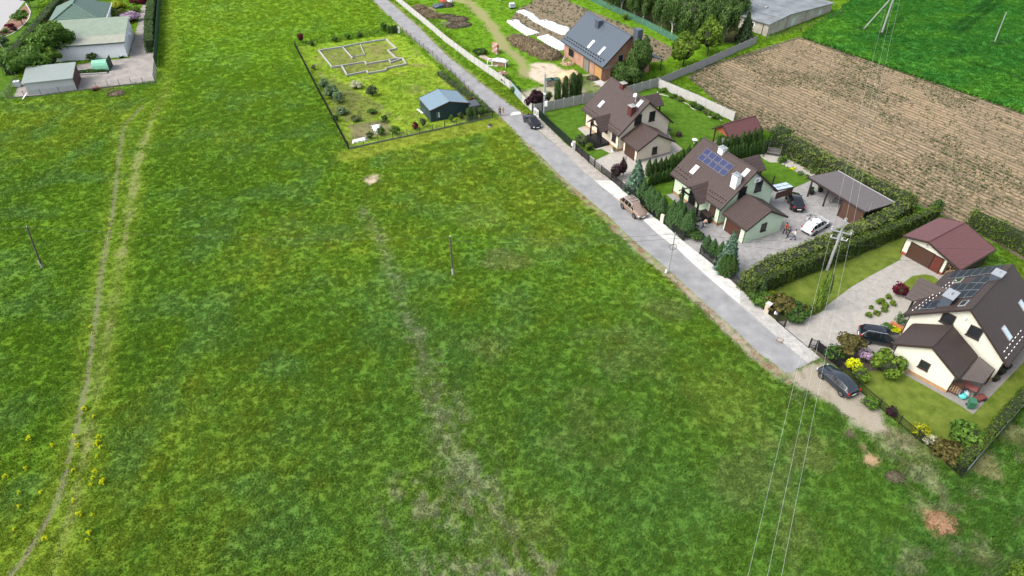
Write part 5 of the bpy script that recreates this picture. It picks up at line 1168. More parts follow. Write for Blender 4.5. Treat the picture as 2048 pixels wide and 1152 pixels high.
A_, B_ = g(256, 114), g(268.5, 70); dw = (g(160, 121) - A_).normalized(); A2, B2 = A_ + dw * 15, B_ + dw * 15
MB().hull([A_, A2, B2, B_], [A_ + Vector((0, 0, 3.0)), A2 + Vector((0, 0, 3.0)), B2 + Vector((0, 0, 3.9)), B_ + Vector((0, 0, 3.9))]).build('wall', M_wr, t)
r0, r1, r2, r3 = g(249, 85, 3.15), g(249, 85, 3.15) + dw * 14.5, B2 + Vector((0, 0, 4.05)), B_ + Vector((0, 0, 4.05)) - dw * .3
M_pg = mat('pale_green_roof', (.215, .27, .205), .14, .8, .75, .2, 20); m0, m1 = r0.lerp(r3, .3), r1.lerp(r2, .3)
MB().hull([m0, m1, r2, r3], [p + Vector((0, 0, .12)) for p in (m0, m1, r2, r3)]).build('roof_sheet', M_pg, t); MB().hull([r0, r1, m1, m0], [p + Vector((0, 0, .12)) for p in (r0, r1, m1, m0)]).build('roof_sheet', mat('faded_green_roof', (.30, .31, .25), .16, .8, .8, .2, 20), t)
MB().path([r0, r1], .13, 6).build('gutter', mat('dark_green', (.02, .05, .04)), t)
MB().box(A_.lerp(B_, .6) + Vector((.05, -.05, 2.0)), (.9, .9, .5), .3).build('vent_box', M_whitep, t)
t = thing('shed', 'long grey shed with pale grey-green sloping roof and brown end wall at the left', 'shed')
A_, B_, C_ = Vector((-90.7, 120.9, 0)), Vector((-82.6, 123.0, 0)), Vector((-84.8, 128.9, 0)); D_ = A_ + C_ - B_
MB().hull([A_, B_, C_, D_], [A_ + Vector((0, 0, 2.15)), B_ + Vector((0, 0, 2.3)), C_ + Vector((0, 0, 3.0)), D_ + Vector((0, 0, 2.9))]).build('wall', mat('grey_sheet_wall', (.42, .44, .46), .06, 2, .6), t)
rr = [A_ + Vector((-.3, -.2, 2.2)), B_ + Vector((.2, -.2, 2.35)), C_ + Vector((.2, .2, 3.08)), D_ + Vector((-.3, .2, 2.98))]; MB().hull(rr, [p + Vector((0, 0, .1)) for p in rr]).build('roof', mat('grey_green_sheet', (.24, .28, .26), .08, 1.5, .5), t)
dd_ = (C_ - B_).normalized()
for i in range(5):
    p_, q_ = B_ + dd_ * (.15 + i * 1.25), B_ + dd_ * (1.32 + i * 1.25); nn_ = Vector((dd_.y, -dd_.x, 0)) * .05; zt = 2.15 + .62 * (i / 5)
    MB().hull([p_, q_, q_ + nn_, p_ + nn_], [v + Vector((0, 0, zt)) for v in (p_, q_, q_ + nn_, p_ + nn_)]).build('door_panel', mat('maroon_sheet', (.085, .035, .035), .15, 4, .6), t)
t = thing('small_greenhouse', 'small rounded pale green film greenhouse with a dark end board', 'greenhouse', g(206, 138), math.radians(14)); b = MB(); n = 10
for i in range(n): a0_, a1_ = PI * i / n, PI * (i + 1) / n; b.hull([(-1.5, 1.4 * math.cos(a0_), 1.9 * math.sin(a0_)), (1.5, 1.4 * math.cos(a0_), 1.9 * math.sin(a0_)), (1.5, 1.33 * math.cos(a0_), 1.83 * math.sin(a0_)), (-1.5, 1.33 * math.cos(a0_), 1.83 * math.sin(a0_))], [(-1.5, 1.4 * math.cos(a1_), 1.9 * math.sin(a1_)), (1.5, 1.4 * math.cos(a1_), 1.9 * math.sin(a1_)), (1.5, 1.33 * math.cos(a1_), 1.83 * math.sin(a1_)), (-1.5, 1.33 * math.cos(a1_), 1.83 * math.sin(a1_))])
b.build('film_cover', mat('green_film', (.22, .52, .36), .12, 2, .35), t); MB().hull([(-1.52, 1.35 * math.cos(PI * i / 8), 1.85 * math.sin(PI * i / 8)) for i in range(9)], [(-1.48, 1.35 * math.cos(PI * i / 8), 1.85 * math.sin(PI * i / 8)) for i in range(9)]).build('end_film', MATS['green_film'], t)
MB().box((1.6, 0, 1.1), (.08, 3., 2.2)).build('end_board', mat('dark_green', (.02, .05, .04)), t)
t = thing('farm_house', 'pinkish house wall at the top edge behind the brick house', 'house', g(1178, -6)); MB().box((3.4, 1, 1.6), (7, 6, 3.2)).build('wall', mat('pink_plaster', (.55, .42, .38), .1, 2, .9), t)
for x in (.8, 3, 5.4): MB().box((x, -2.03, 1.3), (.9, .1, 2.0)).build('door', M_whitep if x != 3 else M_trim, t)
t = thing('dark_hut', 'dark hut at the top edge behind the panel fence', 'hut', g(845, -12)); MB().box((0, 3, 1.5), (9, 6, 3.0), -.4).build('wall', M_black, t); MB().box((0, 3, 3.1), (9.6, 6.6, .2), -.4).build('roof', M_barnr, t)
t = thing('garden_hut', 'pale green small hut at the top edge', 'hut', g(996, -2)); MB().box((0, 0, 1.0), (2.4, 2, 2.0), -.4).build('wall', mat('sage_boards', (.30, .40, .27), .1, 4, .8), t); MB().box((0, 0, 2.05), (2.7, 2.3, .1), -.4).build('roof', MATS['green_tiles'], t)

# ------------------------------------------------------------------ fences
M_fgreen = mat('dark_green_metal', (.014, .028, .020), .2, 4, .5)
M_wire = mat('grey_wire', (.16, .17, .17), .1, 4, .5, metal=.3)
def fence(name, label, pts, bay, posth, bay_mb, bay_m, post_mb, post_m, group=None, cat='fence', panel='fence_panel', skip=(), zb=0.):
    """posts and one shared bay mesh set along the line; bay_mb(length) gives a bay along local x"""
    base = pts[0]; t = thing(name, label, cat, (base.x, base.y, zb), 0, group); pm = post_mb().mesh('post', post_m); cache = {}; k = 0
    for a, b in zip(pts, pts[1:]):
        d = Vector((b.x - a.x, b.y - a.y, 0)); n = max(1, round(d.length / bay)); Lb = d.length / n; az = math.atan2(d.y, d.x); key = round(Lb, 2)
        if key not in cache: cache[key] = bay_mb(Lb).mesh(panel, bay_m)
        for i in range(n):
            p = a + d * i / n - base
            if k not in skip: o = add_mesh(cache[key], panel, t); o.location = (p.x, p.y, 0); o.rotation_euler = (0, 0, az)
            o = add_mesh(pm, 'post', t); o.location = (p.x, p.y, 0); o.rotation_euler = (0, 0, az); k += 1
    p = pts[-1] - base; o = add_mesh(pm, 'post', t); o.location = (p.x, p.y, 0); o.rotation_euler = (0, 0, az); return t
def bars(h, sp, w_, rails, z0=.08, frame=False):
    def f(Lb):
        b = MB(); n = int((Lb - .1) / sp)
        for i in range(n): b.box((.05 + (i + .5) * (Lb - .1) / n, 0, z0 + (h - z0) / 2), (w_, w_ * .8, h - z0))
        for z in rails: b.box((Lb / 2, 0, z), (Lb - .06, .035, .04))
        return b
    return f
def panel_wall(h, n=4, low=0.):
    def f(Lb):
        b = MB()
        for i in range(n): b.box((Lb / 2, 0, h * (i + .5) / n), (Lb - .1, .055, h / n - .035))
        b.box((Lb / 2, 0, h / 2), (Lb - .1, .03, h)); return b
    return f
def netting(h, sx=.30, sz=.22, r=.008):
    def f(Lb):
        b = MB()
        for z in np.arange(.05, h + .01, sz): b.box((Lb / 2, 0, z), (Lb, r * 2, r * 2))
        for x in np.arange(sx, Lb, sx): b.box((x, 0, h / 2), (r * 2, r * 2, h))
        return b
    return f
boxpost = lambda h, w_=.08: (lambda: MB().box((0, 0, h / 2), (w_, w_, h)))
M_cladding = mat('dark_screen', (.018, .024, .022), .2, 3, .7)
fence('metal_fence', 'dark green bar fence along the pavement in front of the cream house', L([(1074,232),(1104,261.6),(1143,297)]), 2.4, 1.5, bars(1.5, .075, .03, (.25, 1.4)), M_fgreen, boxpost(1.55, .09), M_fgreen, zb=.09)
fence('metal_fence', 'dark bar fence between letter box post and purple shrub in front of the cream house', L([(1151,303),(1176,325)]), 2.4, 1.5, bars(1.3, .075, .03, (.25, 1.2)), M_black, boxpost(1.4, .1), M_black, zb=.09)
t = fence('sliding_gate', 'low see-through black sliding gate in front of the cream house drive', L([(1177,326),(1201,346)]), 2.2, 1.3, bars(1.15, .10, .022, (.15, .65, 1.12)), M_black, boxpost(1.45, .13), M_black, cat='gate', panel='gate_leaf', zb=.10)
MB().span(g(1177,327), g(1201,347), .15, .05, .10).build('gate_rail', M_whitep).parent = t; t.children[-1].location = (-t.location.x, -t.location.y, -.09)
fence('metal_fence', 'black bar fence below the purple shrub and the blue spruce', L([(1202,347),(1222,362),(1241,378),(1262,396)]), 2.4, 1.4, bars(1.25, .075, .03, (.25, 1.2)), M_black, boxpost(1.4, .1), M_black, zb=.09)
fence('metal_fence', 'black bar fence hidden behind the tall thujas beside the brown car', L([(1262,396),(1306,434)]), 2.4, 1.4, bars(1.25, .075, .03, (.25, 1.2)), M_black, boxpost(1.4, .1), M_black, zb=.09)
fence('garden_gate', 'small black garden gate between the two groups of tall thujas', L([(1308,435.5),(1318,443)]), 1.2, 1.4, bars(1.15, .10, .03, (.2, 1.1)), M_black, boxpost(1.5, .12), M_black, cat='gate', panel='gate_leaf', zb=.09)
fence('metal_fence', 'black bar fence in front of the thujas left of the open swing gate', L([(1328,450),(1364,481)]), 2.4, 1.4, bars(1.25, .075, .03, (.25, 1.2)), M_black, boxpost(1.4, .1), M_black, zb=.09)
fence('swing_gate', 'open black swing gate leaf beside the thujas of the mint house drive', L([(1365,481.5),(1385,472)]), 2.6, 1.3, bars(1.2, .09, .03, (.12, .65, 1.2)), M_black, boxpost(1.4, .12), M_black, cat='gate', panel='gate_leaf')
fence('metal_fence', 'black bar fence in front of the roadside blue spruce', L([(1399,509),(1428,533),(1480,578)]), 2.4, 1.4, bars(1.25, .075, .03, (.25, 1.2)), M_black, boxpost(1.45, .12), M_black, zb=.09)
fence('metal_fence', 'black bar fence between the clipped hedges and the stone letter box post', L([(1481,579),(1527,620)]), 2.4, 1.2, bars(1.1, .09, .03, (.25, 1.05)), M_black, boxpost(1.2, .1), M_black, zb=.09)
fence('metal_fence', 'short black fence with house number right of the stone letter box post', L([(1537,629),(1552,642)]), 2., 1.2, bars(1.1, .09, .03, (.25, 1.05)), M_black, boxpost(1.3, .12), M_black, zb=.09)
fence('swing_gate', 'open black gate leaf on the left of the wide paved drive', L([(1553,643),(1568,654)]), 2.6, 1.3, bars(1.2, .10, .03, (.12, 1.15)), M_black, boxpost(1.4, .14), M_black, cat='gate', panel='gate_leaf')
fence('swing_gate', 'open black gate leaf on the right of the wide paved drive', L([(1617,695),(1630,699)]), 2., 1.3, bars(1.3, .10, .04, (.12, .5, 1.25)), M_black, boxpost(1.4, .14), M_black, cat='gate', panel='gate_leaf')
b = MB().span(g(1553,644), g(1617,697.5), .06, .03, .10).build('gate_track', M_black); tag(b, 'thin black gate track across the mouth of the wide paved drive', 'gate track')
fence('metal_fence', 'solid looking black slat fence above the dark grey hatchback', L([(1632,700.5),(1674.5,734)]), 2.4, 1.3, bars(1.3, .055, .04, (.2, 1.2)), M_black, boxpost(1.4, .1), M_black)
fence('picket_fence', 'long black picket fence around the lower right garden', L([(1675,734.5),(1712.7,777.5),(1756.6,815),(1796.7,848),(1837.8,883),(1861.7,899),(1896,933),(1922,957)]), 2.4, 1.2, bars(1.15, .125, .035, (.2, 1.0)), M_black, boxpost(1.25, .08), M_black)
fence('wire_fence', 'grey wire fence with blue-grey top rail along the lower right hedge', L([(1923,957),(1975,895),(2048,812),(2140,712)]), 2.4, 1.5, lambda Lb: netting(1.35, .2, .2, .007)(Lb).tube((0, 0, 1.38), (Lb, 0, 1.38), .045, .045, 6), mat('blue_grey_pipe', (.16, .19, .22), .1, 3, .5), boxpost(1.5, .05), M_wire)
fence('panel_fence', 'long concrete panel fence along the right side of the far road', L([(752,-30),(790,0),(859,57),(893,86),(940,122),(1020,178)]), 2.05, 1.6, panel_wall(1.55), M_concl, boxpost(1.68, .12), M_conc, panel='concrete_panel')
fence('yard_gate', 'pale blue sheet metal gate with a yellow edge in the concrete panel fence', L([(1021,178.5),(1042,203)]), 2.6, 1.6, lambda Lb: MB().box((Lb / 2, 0, .85), (Lb - .1, .05, 1.5)), mat('faded_blue_sheet', (.30, .40, .47), .15, 2, .5), boxpost(1.65, .1), mat('yellow_post', (.65, .48, .10), .1, 3, .6), cat='gate', panel='gate_leaf')
fence('panel_fence', 'short concrete panel fence between the blue gate and the wall corner', L([(1043,203.5),(1064,224)]), 2.05, 1.6, panel_wall(1.5), M_concl, boxpost(1.6, .12), M_conc, panel='concrete_panel')
fence('panel_wall', 'concrete panel wall between the cream house lawn and the brick house', L([(1068,228),(1165,208),(1250,192),(1314,174)]), 2.05, 1.9, panel_wall(1.8), M_conc, boxpost(1.9, .14), M_concl, panel='concrete_panel')
fence('panel_wall', 'concrete panel wall running up past the birch grove to the barn', L([(1315,173.5),(1400,138),(1511,88)]), 2.2, 1.8, panel_wall(1.7), M_conc, boxpost(1.8, .14), M_conc, panel='concrete_panel')
fence('panel_wall', 'pale concrete panel wall between the back lawn and the ploughed field', L([(1317,176),(1392,208),(1466,243)]), 2.05, 1.8, panel_wall(1.75), M_concl, boxpost(1.85, .14), M_concl, panel='concrete_panel')
fence('garden_fence', 'dark mesh fence on the left side of the fenced garden', L([(590,93),(640,190),(697,298)]), 2.2, 1.3, bars(1.25, .12, .035, (.1, .4, .7, 1., 1.22)), M_black, boxpost(1.4, .07), M_black)
fence('garden_fence', 'thin dark fence at the top of the fenced garden', L([(592,93),(700,77),(797,63)]), 2.4, 1., netting(.95, .3, .3, .012), M_black, boxpost(1.15, .07), M_black)
fence('garden_fence', 'low wire fence at the front of the fenced garden', L([(698,298),(815,273),(985,235)]), 2.4, 1.2, lambda Lb: netting(1.0, .3, .3, .010)(Lb).box((Lb / 2, 0, .1), (Lb, .08, .25)), M_wire, boxpost(1.3, .07), M_black)
fence('garden_fence', 'rusty post and wire fence between the fenced garden and the road', L([(806,64),(866,113),(912,156),(985,233)]), 2.4, 1.2, netting(1.0, .4, .3, .008), M_wire, boxpost(1.25, .07), mat('rusty_steel', (.16, .08, .05), .3, 4, .8))
fence('green_fence', 'tall solid dark green sheet fence beside the long meadow at top left', L([(313.5,135),(318,60),(322,0),(324,-25)]), 2.4, 2.1, lambda Lb: MB().box((Lb / 2, 0, 1.1), (Lb - .05, .05, 2.0)), mat('dark_green_sheet', (.012, .055, .040), .12, 3, .5), boxpost(2.2, .08), M_fgreen)
fence('wire_fence', 'wire gate section at the lower end of the tall green fence', L([(311,166),(313.5,136)]), 2.2, 1.8, netting(1.7, .2, .2, .008), M_wire, boxpost(1.8, .06), M_fgreen)
fence('wire_fence', 'low green wire fence on a concrete strip in front of the left yard', L([(16,197),(84,192),(156,182),(195,178),(240,172),(311,166)]), 2.5, 1.3, lambda Lb: netting(1.2, .25, .22, .008)(Lb).box((Lb / 2, 0, .1), (Lb, .12, .25)), M_wire, boxpost(1.35, .07), M_fgreen)
fence('wire_fence', 'faded fence at the far left edge beside the left lawn', L([(-40,202),(10,196),(36,160)]), 2.5, 1.2, netting(1.1, .3, .25, .008), M_wire, boxpost(1.2, .07), M_conc)
fence('mesh_fence', 'turquoise green mesh fence between the furrows and the birch grove', L([(1140,-18),(1207,14),(1290,52),(1362,90)]), 2.5, 1.5, lambda Lb: netting(1.4, .12, .12, .016)(Lb), mat('turquoise_mesh', (.10, .26, .19), .2, 2, .6), boxpost(1.5, .06), M_wire)
fence('wire_fence', 'sagging wire fence of dark posts along the barn wall', L([(1532,82),(1600,62),(1640,48),(1683,30)]), 5, 1.2, netting(1.1, .5, .35, .007), M_wire, boxpost(1.5, .09), M_bark)
t = thing('gate_post', 'cream stone letter box post beside the cream house gate', 'gate post', g(1147, 300)); MB().box((0, 0, .75), (.5, .5, 1.5)).build('pillar', M_concl, t); MB().box((-.28, -.1, 1.05), (.06, .36, .5), .7).build('letter_box', M_whitep, t)
t = thing('gate_post', 'stone letter box post with cream top beside the dark junipers', 'gate post', g(1533, 626)); MB().box((0, 0, .7), (.55, .55, 1.4), .7).build('pillar', mat('sandstone', (.50, .42, .33), .2, 6, .9), t); MB().box((0, 0, 1.44), (.65, .65, .08), .7).build('cap', M_concl, t)
t = thing('notice_board', 'cream letter box with white card beside the garden gate', 'letter box', g(1323, 447)); MB().box((0, 0, .75), (.5, .25, 1.4), -.85).build('box', mat('cream_metal', (.72, .66, .48), .05, 3, .6), t); MB().box((.45, -.4, .9), (.25, .1, .5), -.85).build('meter', M_whitep, t)
for px, py, lb in ((1071, 231, 'left of the two white meter cabinets at the corner of the concrete wall'), (1076, 234, 'right of the two white meter cabinets at the corner of the concrete wall'), (798, 66, 'single white meter cabinet at the top corner of the fenced garden')):
    t = thing('meter_cabinet', lb, 'meter cabinet', g(px, py), -.8); MB().box((0, 0, .65), (.55, .3, 1.3)).build('cabinet', M_whitep, t); MB().box((0, 0, 1.33), (.62, .36, .06)).build('lid', M_concl, t); MB().box((0, -.16, .75), (.45, .02, .8)).build('door', M_alu, t)

# ------------------------------------------------------------------ vehicles
CARS = {
 'sedan': dict(wb=2.85, r=.34, st=[(-2.36,.72,.42,.78,.82,.58),(-2.24,.84,.28,.92,.98,.70),(-1.75,.90,.22,.95,1.04,.70),(-1.0,.92,.20,.96,1.38,.60),(-.3,.92,.20,.94,1.46,.62),(.4,.92,.20,.93,1.41,.60),(1.2,.91,.20,.92,.98,.70),(1.85,.88,.22,.82,.88,.64),(2.25,.78,.28,.68,.72,.52),(2.38,.62,.36,.54,.57,.45)], cab=(2,6)),
 'hatch': dict(wb=2.68, r=.34, st=[(-2.12,.76,.40,.84,.88,.60),(-2.02,.84,.26,.96,1.08,.62),(-1.55,.89,.22,.99,1.36,.60),(-.9,.91,.20,.97,1.46,.62),(-.3,.91,.20,.95,1.49,.63),(.35,.91,.20,.93,1.44,.61),(1.12,.90,.20,.92,.99,.70),(1.75,.87,.22,.83,.89,.64),(2.12,.78,.28,.68,.72,.52),(2.26,.62,.36,.54,.57,.45)], cab=(1,6)),
 'suv': dict(wb=2.78, r=.37, st=[(-2.26,.80,.45,.95,1.0,.66),(-2.18,.88,.32,1.06,1.15,.68),(-1.80,.93,.28,1.08,1.62,.66),(-1.1,.95,.26,1.06,1.69,.68),(-.3,.95,.26,1.04,1.71,.69),(.4,.95,.26,1.03,1.66,.67),(1.15,.94,.26,1.03,1.12,.76),(1.85,.91,.28,.97,1.03,.70),(2.25,.82,.34,.80,.84,.58),(2.38,.66,.42,.62,.66,.5)], cab=(1,6)),
 'wagon': dict(wb=2.82, r=.35, st=[(-2.36,.78,.42,.88,.92,.64),(-2.28,.86,.28,1.0,1.10,.66),(-1.85,.90,.24,1.02,1.47,.62),(-1.1,.92,.22,.99,1.54,.64),(-.3,.92,.22,.97,1.55,.65),(.4,.92,.22,.95,1.50,.62),(1.2,.91,.22,.94,1.01,.72),(1.85,.88,.24,.86,.92,.66),(2.25,.80,.30,.72,.76,.54),(2.4,.64,.38,.58,.61,.45)], cab=(1,6)),
}
M_tyre = mat('tyre', (.018, .018, .018), .2, 5, .9); M_rim = mat('alloy_rim', (.45, .46, .47), .1, 6, .3, metal=.8); M_carglass = mat('car_glass', (.010, .013, .015), .2, 1, .05, spec=.45)
M_red = mat('tail_lamp', (.35, .012, .012), .1, 5, .2); M_lamp = mat('head_lamp', (.65, .68, .70), .1, 5, .1)
def car(name, label, typ, rear, front, side, paint, roof_rails=False, sunroof=False, roof_m=None, door_open=False, rim=None, shift=0.):
    c = CARS[typ]; a, b = g(*rear), g(*front); d = (b - a).normalized(); sd = Vector((-d.y, d.x, 0)) * side; ctr = (a + b) / 2 - sd * .80 + d * shift
    t = thing(name, label, 'car', ctr, math.atan2(d.y, d.x)); st = c['st']; V, F = [], []
    for x, w_, zb, zbelt, zt, wt in st:
        h = [(w_ * .90, zb), (w_ * .985, zb + .16), (w_, (zb + zbelt) / 2 + .05), (w_ * .975, zbelt - .05), (w_ * .94, zbelt), (wt, zt - .045), (wt * .82, zt - .008), (wt * .4, zt + .012)]
        ring = [(x, -y, z) for y, z in h] + [(x, y, z) for y, z in h[::-1]]; V += ring
    n = 16; m = len(st)
    for i in range(m - 1):
        for j in range(n): k = (j + 1) % n; F.append((i * n + j, i * n + k, (i + 1) * n + k, (i + 1) * n + j))
    F.append(tuple(range(n))[::-1]); F.append(tuple((m - 1) * n + j for j in range(n)))
    bd = MB(); bd.add(V, F); o = bd.build('body', paint, t, smooth=True)
    bm = bmesh.new(); bm.from_mesh(o.data); bmesh.ops.recalc_face_normals(bm, faces=bm.faces[:]); bm.to_mesh(o.data); bm.free()
    md = o.modifiers.new('bevel', 'BEVEL'); md.width = .02; md.segments = 2; md.limit_method = 'ANGLE'; md.angle_limit = math.radians(35)
    P = [[Vector(V[i * n + j]) for j in range(n)] for i in range(m)]
    i0, i1 = c['cab']
    def glass(nm, q, inset, off):
        ct = sum(q, Vector()) / len(q); nn = (q[1] - q[0]).cross(q[2] - q[0]).normalized(); out = (ct - Vector((0, 0, .8))); nn = nn if nn.dot(out) > 0 else -nn
        r = [p + (ct - p) * inset + nn * off for p in q]; MB().hull(r, [p + nn * .008 for p in r]).build(nm, M_carglass, t)
    for s_ in (0, 1):
        J = (4, 5) if s_ == 0 else (11, 10)
        for i in range(i0, i1): glass('side_window', [P[i][J[0]], P[i + 1][J[0]], P[i + 1][J[1]], P[i][J[1]]], .10 if i not in (i0, i1 - 1) else .16, .008)
    glass('windscreen', [P[i1][5], P[i1][10], P[i1 - 1][10], P[i1 - 1][5]], .08, .022); glass('rear_window', [P[i0][5], P[i0][10], P[i0 + 1][10], P[i0 + 1][5]], .10, .022)
    zr = max(s_[4] for s_ in st)
    if roof_m: MB().hull([P[i0 + 2][6] + Vector((0, 0, .006)), P[i0 + 2][9] + Vector((0, 0, .006)), P[i1 - 1][9] + Vector((0, 0, .006)), P[i1 - 1][6] + Vector((0, 0, .006))], [P[i0 + 2][6] + Vector((0, 0, .02)), P[i0 + 2][9] + Vector((0, 0, .02)), P[i1 - 1][9] + Vector((0, 0, .02)), P[i1 - 1][6] + Vector((0, 0, .02))]).build('roof_glass', roof_m, t)
    if roof_rails:
        for s_ in (-1, 1): MB().path([(st[i0 + 1][0] + .1, s_ * .62, zr - .06), (st[i0 + 1][0] + .3, s_ * .64, zr + .05), (.25, s_ * .64, zr + .05), (.42, s_ * .62, zr - .03)], .022, 6).build('roof_rail', M_alu, t)
        if roof_rails == 2:
            for x in (-.9, -.1): MB().box((x, 0, zr + .09), (.09, 1.36, .035)).build('roof_bar', M_alu, t)
    for sx in (-1, 1):
        for s_ in (-1, 1):
            x = sx * c['wb'] / 2 + .02; r = c['r']; w0 = min(st, key=lambda q: abs(q[0] - x))[1]; y = s_ * (w0 + .012)
            MB().tube((x, y - s_ * .1, r + .02), (x, y + s_ * .004, r + .02), r + .055, r + .055, 20).build('wheel_arch', M_tyre, t)
            wo = MB().tube((x, y - s_ * .2, r), (x, y + s_ * .03, r), r, r, 20).build('wheel', M_tyre, t); rb_ = MB(); yy = y + s_ * .036
            rb_.tube((x, yy - s_ * .03, r), (x, yy, r), r * .62, r * .60, 16)
            rb_.build('rim', rim or M_rim, wo)
            sp_ = MB()
            for k in range(5): a_ = k * 2 * PI / 5; sp_.box((x + math.cos(a_) * r * .33, yy + s_ * .004, r + math.sin(a_) * r * .33), (r * .5, .02, .05), 0, -a_)
            sp_.build('spokes', M_tyre if rim is None else M_rim, wo)
            hl = st[-2] if sx > 0 else st[1]; MB().box((hl[0] - sx * .06 + sx * .02, s_ * hl[1] * .80, hl[3] - .08 if sx > 0 else hl[3] - .06), (.22, .32 if sx > 0 else .30, .14 if sx > 0 else .22), -s_ * sx * .5).build('headlight' if sx > 0 else 'tail_light', M_lamp if sx > 0 else M_red, t)
    for s_ in (-1, 1): MB().blob((st[i1][0] - .25, s_ * (.92 + .10), st[i1][3] + .05), (.07, .11, .07), 8, 5).build('mirror', paint, t)
    MB().box((st[-1][0] + .02, 0, .48), (.03, .52, .12)).build('number_plate', M_whitep, t); MB().box((st[0][0] - .02, 0, .62), (.03, .52, .12)).build('number_plate', M_whitep, t)
    MB().box((st[-1][0] - .02, 0, .40), (.1, 1.0, .14)).build('grille', M_black, t); MB().box((st[0][0] + .03, 0, .42), (.12, 1.25, .1)).build('bumper_insert', M_black, t)
    if door_open:
        s_ = 1; d_ = thing('x', None, None); bpy.data.objects.remove(d_)
        b_ = MB(); h0 = Vector((.95, .93, .35)); dx = Vector((-.55, .85, 0)); q = [h0, h0 + dx, h0 + dx + Vector((0, 0, .62)), h0 + Vector((0, 0, .62))]; nn = Vector((.85, .55, 0)).normalized() * .08
        b_.hull(q, [p + nn for p in q]); b_.build('front_door', paint, t); f_ = MB(); w4 = [q[3], q[2], q[2] + Vector((0, -.12, .42)) - dx * .15, q[3] + Vector((-.1, -.2, .42)) + dx * .2]; f_.path(w4 + [w4[0]], .03, 5); f_.build('door_window_frame', M_black, t)
    return t
def paint(n, c, m=.3): return mat(n, c, .03, 2, .22, metal=m, coat=.6, spec=.4)
P_black = paint('paint_black', (.008, .009, .012)); P_brown = paint('paint_brown', (.36, .26, .20), .4); P_white = paint('paint_white', (.72, .73, .74), 0); P_grey = paint('paint_dark_grey', (.035, .045, .058), .4); P_navy = paint('paint_blue_black', (.010, .016, .024))
car('parked_car', 'black saloon parked on the road by the concrete wall corner', 'sedan', (1048.5, 243), (1063.5, 258), -1, P_black)
car('parked_car', 'brown crossover with roof bars parked half on the white pavement', 'suv', (1245.5, 416.5), (1268.5, 436), -1, P_brown, roof_rails=2)
car('parked_car', 'black fastback parked on the grey yard next to the glazed canopy', 'sedan', (1582, 420.5), (1572, 396), 1, P_black)
car('parked_car', 'white estate car with dark sunroof and an open door by the clipped hedge', 'wagon', (1622, 474), (1658, 452), -1, P_white, sunroof=True, roof_m=M_carglass, roof_rails=1, door_open=True)
car('parked_car', 'black estate SUV parked under the roof edge of the ivory garage', 'suv', (1731.5, 687), (1787, 697.5), -1, P_navy, roof_rails=1, roof_m=M_glass)
car('parked_car', 'dark grey hatchback parked on the gravel below the black fence', 'hatch', (1681, 792), (1641.5, 756), 1, P_grey)

